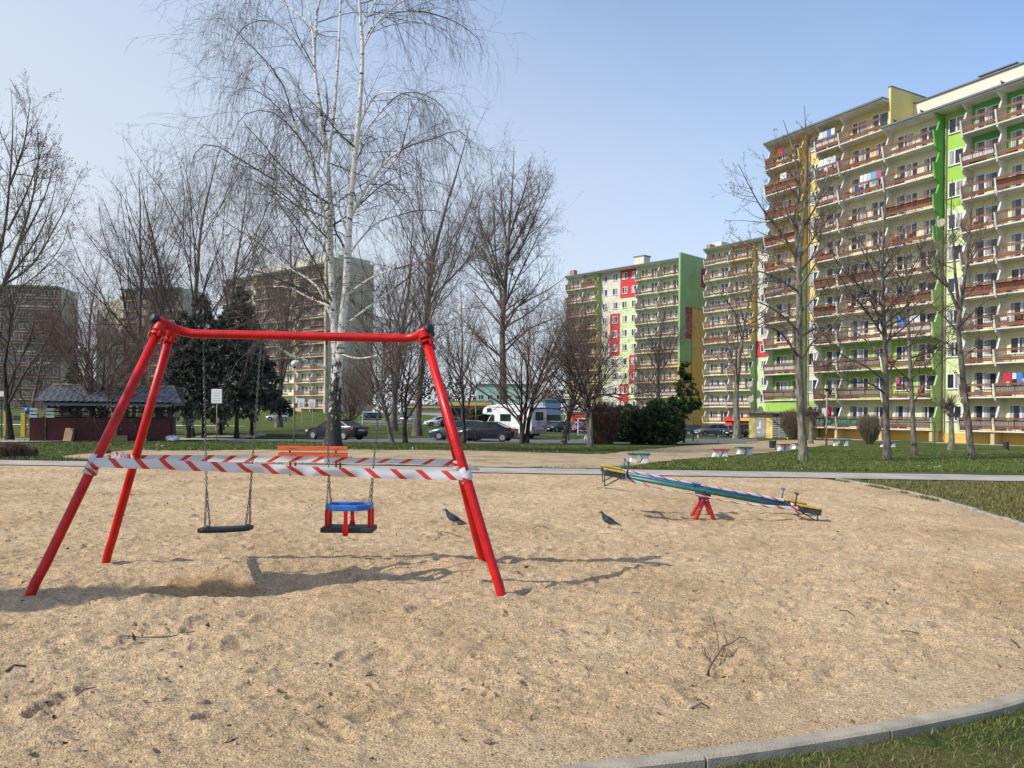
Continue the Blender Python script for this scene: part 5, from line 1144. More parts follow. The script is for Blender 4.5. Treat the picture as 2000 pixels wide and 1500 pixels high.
loop = [pNL + Vector((.03, .02, 0)), pNL * .55 + pFL * .45 + Z * .05 + Vector((.02, 0, 0)), pFL + Vector((-.09, .0, .04)), pFL + Vector((-.02, -.05, .02)), pFL + Vector((.05, .03, 0))]
tape('red and white barrier tape across the far side of the swings, behind the near one', [ribbon(back, [Z * -1] * 5, [.07, .072, .06, .045, .07], 140, .10, .006, 5), wrap(pFL, legFL, .047, .07, u0=.2), wrap(pFR, legFR, .047, .08, u0=.5), ribbon(loop, [Z, Z + Vector((.4, 0, 0)), Z, Z, Z], .07, 60, 0, .008, 8),
    ribbon([pFR + Vector((.03, .0, 0)), pFR + Vector((.10, .02, -.03)), pFR + Vector((.20, .05, -.05))], [Z, Z, Z + Vector((.5, 0, 0))], [.08, .06, .015], 30, .2, .01, 9)], 'barrier tapes')
# ---------------------------------------------------------------- seesaw
def seesaw():
    YN, YF = 11.1, 11.80; r = empty('seesaw', (2.95, 11.4, 0)); tag(r, 'four-seat seesaw with green and blue tubes on red trestle legs, left end raised', 'seesaw'); o = Vector(r.location)
    a = P2W(1222, 931, YN); b_ = P2W(1556, 993, YN); d = (b_ - a).normalized(); yv = Vector((0, YF - YN, 0)); dx = Vector((.05, 0, 0)); up = d.cross(Vector((0, -1, 0))).normalized(); up = up if up.z > 0 else -up
    def Q(t, y=0, h=0): return a + (b_ - a) * t + yv * y + up * h - o + dx * y
    for y, m_ in ((0, 'green'), (1, 'blue')): mb = MB(); mb.tube([Q(-.02, y), Q(1.02, y)], .030, 14); mb.build('beam', M[m_], r, smooth=True)
    mb = MB(); mb.tube([Q(-.015, -.1), Q(-.015, 1.1)], .018, 8); mb.tube([Q(1.01, -.1), Q(1.01, 1.1)], .018, 8); mb.tube([Q(.46, -.05), Q(.46, 1.05)], .018, 8); mb.build('crossbar', M['darkmetal'], r, smooth=True)
    q = d.to_track_quat('X', 'Z').to_matrix().to_4x4()
    for t, sg in ((0, -1), (1, 1)):
        for y in (0, 1):
            c = Q(t, y) + d * sg * .17; Mx = Matrix.Translation(c) @ q
            s = MB(); s.box(-.15, -.12, .045, .15, .12, .068, 0, Mx); so_ = s.build('seat', M['yellow'], r, bevel=.006)
            f = MB(); f.box(-.25, -.115, -.03, .19, .115, .042, 0, Mx) if 0 else f.box(-.15, -.105, -.035, .15, .105, .043, 0, Mx)
            f.build('seat_frame', M['darkmetal'], r, bevel=.004)
            e = c + d * sg * .135; g = MB(); g.tube([e, e - Z * (.14 if sg > 0 else .19)], .009, 6); g.tube([e - Z * (.14 if sg > 0 else .19), c - d * sg * .10 - up * .03], .009, 6); g.build('foot_rest', M['darkmetal'], r)
            hb = Q(t, y) - d * sg * .02; h = MB(); top = hb + Z * .21 + Vector((.02, 0, 0)); h.tube([hb, top], .012, 8); h.tube([top + Vector((0, -.055, 0)), top + Vector((0, .055, 0))], .016, 8); h.build('handle', M['darkmetal'] if y == 0 else M['blue'], r, smooth=True)
    pv = P2W(1374, 972, 11.35) - o
    b0 = MB(); b0.box(pv.x - .06, pv.y - .16, pv.z + .0, pv.x + .07, pv.y + .30, pv.z + .07); b0.box(pv.x - .03, pv.y - .10, pv.z + .07, pv.x + .04, pv.y + .34, pv.z + .13); b0.build('pivot', M['darkmetal'], r, bevel=.01)
    b1 = MB(); Mp = Matrix.Translation(Q(.455, 1, .034) ) @ q; b1.box(-.06, -.05, -.01, .06, .05, .02, 0, Mp); b1.build('clamp_plate', M['bluep'], r)
    for y, dz in ((-.12, 0), (.33, 0)):
        top = Vector((pv.x + (.07 if y > 0 else 0), pv.y + y, pv.z + .03)); m2 = MB(); m2.ball(top, .05, sc=(1.1, .9, .9)); m2.build('trestle_joint', M['red_old'], r, smooth=True)
        for x in (-.19, .15):
            m3 = MB(); gx, gy = top.x + x * 1.02, top.y + (.0 if y < 0 else .06); m3.tube([top, Vector((gx, gy - .02, -.12))], .030, 10); m3.build('trestle_leg', M['red_old'], r, smooth=True)
    b2 = MB(); b2.tube([Vector((pv.x, pv.y - .14, pv.z + .03)), Vector((pv.x + .07, pv.y + .36, pv.z + .03))], .032, 10); b2.build('axle', M['red_old'], r, smooth=True)
    A = lambda t, y, h, dy: Q(t, y, h) + o + Vector((0, dy, 0))
    uw = Vector((0, .3, .95))
    tape('red and white barrier tape lying along the blue tube of the seesaw', [ribbon([A(t, 1, .045, -.02) for t in (0, .2, .4, .6, .8, 1)], [uw, uw, Vector((0, .8, .6)), Vector((0, .9, .4)), uw, uw], [.04, .035, .03, .03, .035, .045], 120, 0, .004, 11), wrap(A(1.01, .3, 0, 0), d, .05, .05, u0=.1, turns=2.3, rise=.09)], 'barrier tapes')
    tape('red and white barrier tape hanging along the green tube of the seesaw', [ribbon([A(0, 0, -.03, -.04), A(.2, 0, -.075, -.03), A(.42, 0, -.065, -.02), A(.6, 0, -.085, -.03), A(.8, 0, -.05, -.04), A(1, 0, .0, -.05)], [Z, Z, Vector((0, .5, .8)), Z, Z, Z], [.05, .02, .018, .022, .035, .06], 120, .1, .005, 12), wrap(A(-.02, 0, 0, 0), d, .05, .07, u0=.1, turns=1.5, rise=.06), wrap(A(-.02, 1, 0, 0), d, .05, .05, u0=.1, turns=1.5, rise=.04)], 'barrier tapes')
seesaw()
# ---------------------------------------------------------------- pigeons
M['pigeon'] = mat('pigeon_plumage', (.055, .065, .085), .7, var=.25, vscale=14); M['pigeondark'] = mat('pigeon_dark_feathers', (.014, .015, .020), .6, var=.3, vscale=20); M['pigeonneck'] = mat('pigeon_neck', (.03, .05, .055), .4); M['beak'] = mat('beak', (.06, .055, .05), .5); M['pleg'] = mat('pigeon_leg', (.30, .07, .06), .6)
M['pigeonpale'] = mat('pigeon_pale_vent', (.35, .36, .36), .7)
def pigeon(px, py, label, vent, wingbar):
    g = G(px, py); z = hs(g.x, g.y); r = empty('pigeon', (g.x, g.y, z), R(8)); r.scale = (1.02, 1.02, 1.02); tag(r, label, 'pigeon', 'pigeons on the sand')
    # body: one skinned loft along a spine, head left, tail right and low
    sp = [(-.118, .205, .006, .006), (-.108, .208, .017, .016), (-.095, .207, .021, .020), (-.080, .197, .019, .019), (-.072, .178, .018, .020), (-.062, .155, .026, .030), (-.045, .132, .040, .043), (-.020, .112, .051, .048), (.010, .098, .053, .046), (.045, .083, .044, .036), (.078, .068, .030, .023), (.105, .055, .022, .012), (.150, .038, .022, .007), (.185, .024, .019, .003)]
    mb = MB(); S = 14; vs = []
    for i, (x, z_, w, h) in enumerate(sp):
        a = sp[max(0, i - 1)]; b_ = sp[min(len(sp) - 1, i + 1)]; dd = Vector((b_[0] - a[0], 0, b_[1] - a[1])).normalized(); nn = Vector((-dd.z, 0, dd.x))
        if i < 4: nn = Vector((0, 0, 1))
        for k in range(S): t = 2 * math.pi * k / S; vs.append(Vector((x, 0, z_)) + Vector((0, 1, 0)) * math.cos(t) * w + nn * math.sin(t) * h)
    n = len(sp); fs = [(i * S + k, i * S + (k + 1) % S, (i + 1) * S + (k + 1) % S, (i + 1) * S + k) for i in range(n - 1) for k in range(S)] + [tuple(range(S)), tuple((n - 1) * S + k for k in range(S))[::-1]]
    mi = [(2 if 2 <= i < 6 else 0) for i in range(n - 1) for k in range(S)]
    mb.add(vs, fs); mb.m = mi + [0, 1]; b = mb.build('body', [M['pigeon'], M['pigeondark'], M['pigeonneck']], r, smooth=True); b.modifiers.new('s', 'SUBSURF').levels = 1
    b.modifiers['s'].render_levels = 1
    for s in (-1, 1):
        w = MB(); out = [(-.048, .135), (-.030, .150), (.0, .138), (.045, .112), (.10, .078), (.150, .048), (.110, .052), (.06, .066), (.01, .078), (-.03, .098)]
        yo = [.036, .034, .046, .044, .030, .018, .030, .045, .055, .048]; vs = [(x, s * (y + .006), z_) for (x, z_), y in zip(out, yo)] + [(x, s * (y - .012), z_) for (x, z_), y in zip(out, yo)]; k = len(out)
        w.add(vs, [tuple(range(k)), tuple(range(2 * k - 1, k - 1, -1))] + [(i, (i + 1) % k, k + (i + 1) % k, k + i) for i in range(k)]); wo = w.build('wing', M['pigeon'], r, smooth=False)
        if wingbar:
            for x0 in (.02, .055):
                q = MB(); q.prism([(x0, .085), (x0 + .012, .085), (x0 + .022, .108), (x0 + .010, .112)], 'y', s * .050, s * .0575); q.build('wing_bar', M['pigeondark'], wo)
        l = MB(); fx = -.005 + .03 * (s > 0); l.tube([(fx, s * .018, .075), (fx + .008, s * .018, .035), (fx - .004, s * .018, .004)], [.008, .004, .0035], 6)
        for a in (-.5, 0, .5, math.pi): l.tube([(fx - .004, s * .018, .004), (fx - .004 - math.cos(a) * .026, s * .018 + math.sin(a) * .02, .001)], [.003, .0015], 4)
        l.build('leg', M['pleg'], r); e = MB(); e.ball(Vector((-.100, s * .0185, .212)), .0045, 8, 6); e.build('eye', M['orangewood'], r)
    bk = MB(); bk.tube([(-.117, 0, .205), (-.130, 0, .200), (-.140, 0, .192)], [.007, .005, .001], 8); bk.build('beak', M['beak'], r)
    if vent: v = MB(); v.ball(Vector((.062, 0, .052)), .03, sc=(1.9, .9, .62)); v.build('vent_feathers', M['pigeonpale'], r, smooth=True)
pigeon(884, 1026, 'grey pigeon with barred wing standing near the right swing leg', True, True)
pigeon(1188, 1031, 'dark plain pigeon standing alone on the sand between swings and seesaw', True, False)
# ---------------------------------------------------------------- orange bench
def bench():
    c = G(610, 929); c.z = 0; s = c.y / F; r = empty('park_bench', c, R(-1.5)); tag(r, 'orange slatted park bench with backrest at the far edge of the sand', 'bench'); w = 137 * s / 2
    for n_, y, z, h, t in (('backrest_board', .02, (929 - 889) * s * 1.02, .105, .03), ('backrest_board', .05, (929 - 873) * s - .12, .105, .03)):
        pass
    zt_ = (929 - 873) * s + .02
    for i, z in enumerate((zt_ - .105, zt_ - .255)):
        b = MB(); b.box(-w, -.02 + .03 * i, z, w, .012 + .03 * i, z + .105); o = b.build('backrest_board', M['orangewood'], r, bevel=.006)
        q = MB()
        for x in (-w * .62, -w * .52, w * .62, w * .72): q.ball(Vector((x, -.022 + .03 * i, z + .055)), .012, 6, 4)
        q.build('bolt', M['galv'], o)
    for i in range(4): b = MB(); b.box(-w, .08 + i * .105, .40, w, .08 + i * .105 + .09, .435); b.build('seat_slat', M['orangewood'], r, bevel=.005)
    for x in (-w * .66, w * .66):
        b = MB(); b.box(x - .03, .0, -.1, x + .03, .06, zt_ - .02) if 0 else None; b.tube([(x, .06, -.1), (x, .06, .40), (x, .015, zt_ - .03)], .025, 8); b.tube([(x, .46, -.1), (x, .46, .39)], .025, 8); b.tube([(x, .06, .385), (x, .48, .385)], .02, 8); b.build('leg', M['darkmetal'], r)
bench()
# ---------------------------------------------------------------- litter on the sand
M['stick'] = mat('dead_stick', (.10, .075, .055), .9, var=.4, vscale=10); M['leaf'] = mat('dead_leaves', (.09, .055, .03), .8, var=.5, vscale=7, c2=(.20, .13, .07))
def branch():
    mb = MB(); bs = G(1383, 1315)
    def W(px, py, h=0.02): g = G(px, py); return Vector((g.x, g.y, hs(g.x, g.y) + h))
    o = W(1383, 1315, 0)
    def tw(pts, r0, r1, hh=None):
        P = [W(x, y, .012 + (hh[i] if hh else .015)) - o for i, (x, y) in enumerate(pts)]; n = len(P); mb.tube(P, [.72 * (r0 + (r1 - r0) * i / (n - 1)) for i in range(n)], 6)
    tw([(1381, 1316), (1386, 1302), (1400, 1286), (1412, 1275), (1430, 1268), (1445, 1262), (1458, 1258)], .010, .003, [0, .01, .02, .03, .04, .04, .02]); tw([(1404, 1280), (1401, 1262), (1394, 1240), (1388, 1222), (1379, 1210)], .005, .0015, [.02, .05, .07, .08, .09])
    tw([(1390, 1298), (1382, 1288), (1372, 1280), (1370, 1268), (1362, 1262)], .005, .002); tw([(1378, 1284), (1374, 1274), (1368, 1262)], .003, .001); tw([(1445, 1262), (1456, 1268), (1466, 1270)], .004, .0015); tw([(1424, 1270), (1420, 1258), (1412, 1250)], .003, .001); tw([(1456, 1258), (1462, 1262), (1470, 1268)], .003, .001); tw([(1388, 1222), (1384, 1205)], .002, .001); tw([(1415, 1273), (1418, 1284), (1425, 1288)], .003, .001)
    ob = mb.build('fallen_branch', M['stick'], loc=o); tag(ob, 'forked dead branch lying alone on the sand at lower right', 'branch')
branch()
def stick(pts, r_, label, grp='twigs lying on the sand'):
    w = [G(*p) for p in pts]; o = Vector((w[0].x, w[0].y, hs(w[0].x, w[0].y))); mb = MB(); mb.tube([Vector((p.x, p.y, hs(p.x, p.y) + r_ + .004 + .012 * (i % 2))) - o for i, p in enumerate(w)], [r_ * (1 - .12 * i) for i in range(len(w))], 6); ob = mb.build('twig', M['stick'], loc=o); tag(ob, label, 'twig', grp)
for pts, r_, lab in [([(850, 1055), (862, 1038), (880, 1040), (895, 1050), (910, 1052)], .006, 'curved thin twig on the sand below the left pigeon'), ([(12, 1313), (28, 1305), (50, 1297)], .008, 'short dark stick at the left edge of the sand'), ([(1350, 1383), (1370, 1383), (1386, 1381)], .005, 'short twig on the sand left of the kerb bend'), ([(148, 1366), (165, 1350), (188, 1342)], .004, 'thin curved twig on the sand at lower left'),
    ([(1040, 1035), (1052, 1030), (1072, 1033)], .005, 'small twig between the two pigeons'), ([(1760, 1230), (1775, 1233), (1795, 1234)], .006, 'short dark stick on the sand at right'), ([(1975, 1253), (1985, 1262), (1990, 1266)], .006, 'short stick at the right edge of the sand'), ([(240, 1242), (280, 1245), (330, 1240), (380, 1228)], .005, 'long thin twig on the sand below the swing hollow'), ([(1235, 1160), (1250, 1163)], .006, 'dark stub of twig right of the swing shadow'),
    ([(1165, 955), (1200, 958), (1235, 962)], .008, 'long twig on the sand behind the left end of the seesaw'), ([(1705, 992), (1720, 994), (1732, 997)], .006, 'twig lying near the far kerb'), ([(1640, 1190), (1655, 1195), (1668, 1203)], .005, 'bent twig right of the forked branch')]: stick(pts, r_, lab)
rs = np.random.RandomState(77)
def flakes(name, x, y, z, size, m, label, seed=1, cat='litter', tilt=.5):
    rs = np.random.RandomState(seed); n = len(x); a = norm(np.stack([rs.normal(0, 1, n), rs.normal(0, 1, n), rs.normal(0, tilt, n)], -1)); b = norm(np.cross(a, np.stack([rs.normal(0, tilt, n), rs.normal(0, tilt, n), np.ones(n)], -1))); s = (size * np.exp(rs.normal(0, .5, n)))[:, None]; el = rs.uniform(.2, .75, n)[:, None]
    c = np.stack([x, y, z], -1) + np.array([0, 0, 1]) * s * .35; up = np.cross(a, b) * s * .25
    V = np.stack([c + a * s, c + a * s * .3 + b * s * el + up, c - a * s, c - a * s * .2 - b * s * el + up], 1); f = np.arange(n)[:, None] * 4 + np.arange(4)[None]
    o = link(name, mkmesh(name, V.reshape(-1, 3), [f], [m])); tag(o, label, cat, kind='stuff')
y = 3.0 + 16 * rs.rand(4200) ** 1.25; x = rs.uniform(-.8, .72, 4200) * y; k_ = inside(x, y) & (y < 19.2 - .1 * x); x, y = x[k_], y[k_]; zz = sand_h(x[:, None], y[:, None])[:, 0]
flakes('leaf_litter', x, y, zz, .009, M['leaf'], 'scattered dead leaves, bark and seeds on the sand', 3)
M['dandelion'] = mat('pale_petals_and_leaves', (.33, .30, .18), .8, var=.3, vscale=3)
y = 21.8 + 26 * rs.rand(2600) ** 1.3; x = rs.uniform(-.72, .72, 2600) * y; k_ = ~in_strip(x, y) & (y > 21.6 - .1 * x); x, y = x[k_], y[k_]
flakes('pale_leaf_litter', x, y, zt(x, y) + .04, .021, M['dandelion'], 'pale fallen leaves scattered over the park grass', 4)
x, y = kerb_side(700, sA, arc[-1] - .5, .15, 7, 1.0); k_ = y < 19.0 - .1 * x; x, y = x[k_], y[k_]
flakes('dead_leaf_litter', x, y, np.where(y < 8, -.06, .01), .016, M['leaf'], 'dead leaves on the grass outside the kerb', 5)
# small green weeds along the sand side of the far kerb
s = rs.uniform(sB + 1, arc[-1] - .3, 2600); s = s[(vnoise(s * 2.3, s * 0) > .05)]; w = -rs.uniform(.02, .28, len(s)) * rs.rand(len(s)); x = np.interp(s, arc, K[:, 0]) + np.interp(s, arc, kn[:, 0]) * w; y = np.interp(s, arc, K[:, 1]) + np.interp(s, arc, kn[:, 1]) * w
blades('kerb_weeds', x, y, 0 * x - .01, .045, .006, M['blade'], 'weeds growing at the foot of the far kerb', 7, .9)
# ================================================================ kiosk, vehicles, street furniture
def scale_at(Y): return Y / F
M['kioskred'] = mat('dark_red_boards', (.085, .016, .016), .7, var=.25, vscale=2, stretch=(6, 1, 1)); M['tile'] = mat('metal_roof_tiles', (.085, .088, .095), .4, metal=.0, var=.2, vscale=1.5); M['kioskdark'] = mat('dark_brown_wood', (.03, .022, .02), .8, var=.3); M['cardboard'] = mat('cardboard', (.30, .19, .10), .85, var=.12, vscale=3); M['plasticbag'] = mat('pale_plastic_bag', (.55, .56, .58), .4, var=.15)
def kiosk():
    Y = 38.5; p = D(92, Y); p2 = D(333, 40.5); L_ = (p2 - p).length; r = empty('kiosk', p, math.atan2(p2.y - p.y, p2.x - p.x)); tag(r, 'low dark red wooden kiosk with grey tiled roof, boarded and littered in front', 'kiosk'); dp = 3.6; r.location.z -= .05
    hw = 1.24
    b = MB(); b.box(.02, 0, 0, L_, .1, hw); b.box(0, dp, 0, L_, dp + .1, hw); b.box(-.08, .1, 0, .0, dp, hw); b.box(L_ + .002, .1, 0, L_ + .1, dp, hw); b.build('wall', M['kioskred'], r)
    for x in (.0, L_ * .33, L_ * .62, L_ - .14):
        for y in (-.02, dp): b = MB(); b.box(x, y, hw + .002, x + .13, y + .13, 1.98); b.build('post', M['kioskdark'], r)
    b = MB()
    for (a, c) in ((.14, .32), (.36, .61), (.65, .97)):
        x0, x1 = L_ * a / 1 if a > .2 else .15, L_ * c
        for z in (1.34, 1.52, 1.72, 1.9): b.box(x0, .03, z, x1, .05, z + (.085 if z > 1.4 else .04))
    b.build('slats', M['kioskdark'], r)
    b = MB(); b.box(.15, .4, hw, L_ - .15, 2.2, 1.30); b.build('counter', M['kioskdark'], r)
    for i in range(7):
        b = MB(); x = .6 + i * .85; b.box(x, .6 + .1 * (i % 3), 1.31, x + .3 + .1 * (i % 2), .9, 1.5 + .12 * (i % 3)); b.build('stored_box', M[['panelg', 'panelw', 'darkmetal'][i % 3]], r)
    # roof: stepped, scalloped metal tiles
    nx_, ny_ = 260, 43; xs_ = np.linspace(-.55, L_ + .55, nx_); vs = np.linspace(0, 1, ny_)
    XX, VV = np.meshgrid(xs_, vs, indexing='ij'); run = 2.3; eave = -.5; zt0 = 1.98; rise = .93; rows = 6; ph = (VV * rows) % 1
    hip = .45 * VV; XX = np.clip(XX, -.55 + hip * 1.0, L_ + .55 - hip * 1.0)
    ZZ = zt0 + rise * VV + .07 * (1 - ph) + .05 * np.abs(np.sin((XX + .11 * (np.floor(VV * rows) % 2)) * math.pi / .30)); YY = eave + run * VV
    ix = np.arange(nx_ * ny_).reshape(nx_, ny_); q = np.stack([ix[:-1, :-1], ix[1:, :-1], ix[1:, 1:], ix[:-1, 1:]], -1).reshape(-1, 4)
    ro = link('roof', mkmesh('roof', np.stack([XX, YY, ZZ], -1).reshape(-1, 3), [q], [M['tile']]), r)
    b = MB(); b.prism([(eave + run * 2, zt0), (eave + run + .01, zt0 + rise + .02), (eave + run + .01, zt0 + rise - .05), (eave + run * 2, zt0 - .06)], 'x', -.55, L_ + .55)
    b.prism([(eave, zt0 - .03), (eave + run, zt0 + rise - .03), (eave + run, zt0 + rise - .10), (eave, zt0 - .12)], 'x', -.1, L_ + .1); b.build('roof_back', M['soffit'], ro)
    b = MB(); b.tube([(-.1, eave + run, zt0 + rise + .04), (L_ + .1, eave + run, zt0 + rise + .04)], .07, 6); b.build('ridge', M['greybeige'], ro)
    b = MB(); b.prism([(eave + .1, zt0 - .05), (eave + run, zt0 + rise - .05), (2 * run + eave - .1, zt0 - .05)], 'x', -.12, -.04); b.build('gable', M['panelg'], r)
    b = MB(); b.box(-.75, .1, 0, -.66, 1.5, 1.5); b.box(-.2, -.1, 0, -.09, .05, 1.3); b.box(-.75, .0, 0, -.22, .06, 1.25); b.build('side_fence', M['kioskred'], r)
    b = MB()
    for x in (-.75, -.02):
        for z in (1.25, 1.42, 1.6): b.box(x, -.06, z, x + .34, -.021, z + .12)
    b.build('notice', M['panelw'], r)
    def at(px, dz=0, off=-.25): # place something in front of the kiosk
        x = (px - 92) / (333 - 92) * L_; return r.matrix_world @ Vector((x, off, 0)) if 0 else Vector(r.location) + Matrix.Rotation(r.rotation_euler.z, 3, 'Z') @ Vector((x, off, 0))
    q = at(136); b = MB(); b.prism([(-.25, 0), (.0, .0), (.12, .66), (-.0, .66)], 'x', -.2, .2); c = b.build('cardboard_sheet', M['cardboard'], loc=q + Z * .08); tag(c, 'tall cardboard sheet leaning on the left of the kiosk front', 'cardboard', 'rubbish by the kiosk')
    q = at(216); b = MB(); b.box(-.03, -.1, 0, .25, .12, .55); c = b.build('cardboard_sheet', M['cardboard'], loc=q + Z * .08, rz=.3); tag(c, 'narrow cardboard sheet seen past the swing leg at the kiosk', 'cardboard', 'rubbish by the kiosk')
    q = at(236); b = MB(); b.box(-.28, -.2, 0, .28, .2, .28); b.box(-.36, -.22, .281, .3, .0, .30); c = b.build('cardboard_box', M['cardboard'], loc=q + Z * .08, rz=.3, bevel=.01); tag(c, 'squashed open cardboard box in front of the kiosk', 'box', 'rubbish by the kiosk')
    q = at(338, off=-.3); rs = np.random.RandomState(2); b = MB(); b.ball(Vector((0, 0, .12)), .3, 18, 10, sc=(1.25, .9, .55)); b.v = [(v[0] + rs.normal(0, .02), v[1] + rs.normal(0, .02), v[2] + rs.normal(0, .025)) for v in b.v]; c = b.build('plastic_bag', M['plasticbag'], loc=q + Z * .06, smooth=False); tag(c, 'crumpled pale plastic bag at the right corner of the kiosk', 'bag', 'rubbish by the kiosk')
    for i, px in enumerate((268, 282, 292, 303, 318)):
        q = at(px, off=-.2 - .05 * i); b = MB(); b.ball(Vector((0, 0, .08)), .11, 8, 5, sc=(1.2, 1, .8)); b.v = [(v[0] + rs.normal(0, .02), v[1] + rs.normal(0, .02), v[2]) for v in b.v]; c = b.build('rubbish_heap', M['plasticbag'] if i in (1,) else M['kioskdark'], loc=q + Z * .04); tag(c, ['dark rubbish heap just right of the swing leg at the kiosk', 'small white crumpled bag among the rubbish at the kiosk', 'small dark rubbish heap right of the white bag', 'dark rubbish heap left of the big plastic bag', 'dark rubbish heap touching the big plastic bag'][i], 'rubbish', 'rubbish by the kiosk')
kiosk()
# ---------------------------------------------------------------- cars
M['tyre'] = mat('tyre', (.015, .015, .016), .8); M['rim'] = mat('alloy_rim', (.35, .36, .38), .35, metal=.6); M['lampred'] = mat('tail_lamp', (.35, .012, .015), .25, coat=.5); M['lampclear'] = mat('headlamp', (.6, .62, .64), .15, coat=.5); M['plate'] = mat('number_plate', (.7, .7, .68), .5); M['carglass'] = mat('car_glass', (.015, .018, .021), .12, spec=.5); M['trim'] = mat('black_car_trim', (.02, .02, .022), .6)
PT = {}
def paint(k):
    c = dict(black=(.012, .014, .018), navy=(.012, .02, .045), silver=(.42, .44, .46), teal=(.05, .085, .10), grey=(.14, .15, .16), red=(.45, .015, .02), white=(.70, .71, .72), wine=(.30, .03, .06), blue=(.03, .08, .25), champagne=(.36, .34, .30))[k]
    if k not in PT: PT[k] = mat('car_paint_' + k, c, .25, metal=.3 if k in ('silver', 'grey', 'champagne', 'teal') else 0, coat=.22)
    return PT[k]
# side profiles: (x, sill z, belt z) for the body and greenhouse points; front of the car is -x
CAR = dict(
    hatch=dict(L=4.1, W=1.70, body=[(0, .35, .58), (.12, .24, .70), (.75, .20, .86), (1.05, .20, .93), (2.0, .20, .96), (3.1, .20, .98), (3.85, .22, .99), (4.02, .28, .90), (4.1, .38, .75)], cab=[(.98, .93), (1.75, 1.40), (2.2, 1.46), (3.1, 1.44), (3.6, 1.34), (3.98, .97)]),
    sedan=dict(L=4.55, W=1.78, body=[(0, .35, .58), (.12, .22, .70), (.8, .20, .85), (1.25, .20, .93), (2.2, .20, .96), (3.3, .20, 1.0), (4.25, .22, 1.02), (4.47, .28, .92), (4.55, .38, .75)], cab=[(1.15, .92), (1.95, 1.38), (2.5, 1.45), (3.1, 1.42), (3.95, 1.02)]),
    estate=dict(L=4.5, W=1.76, body=[(0, .35, .60), (.12, .22, .72), (.8, .20, .87), (1.15, .20, .95), (2.2, .20, .98), (3.4, .20, 1.0), (4.3, .22, 1.0), (4.44, .28, .92), (4.5, .38, .78)], cab=[(1.1, .94), (1.85, 1.42), (2.4, 1.50), (3.6, 1.49), (4.1, 1.42), (4.38, 1.0)]))
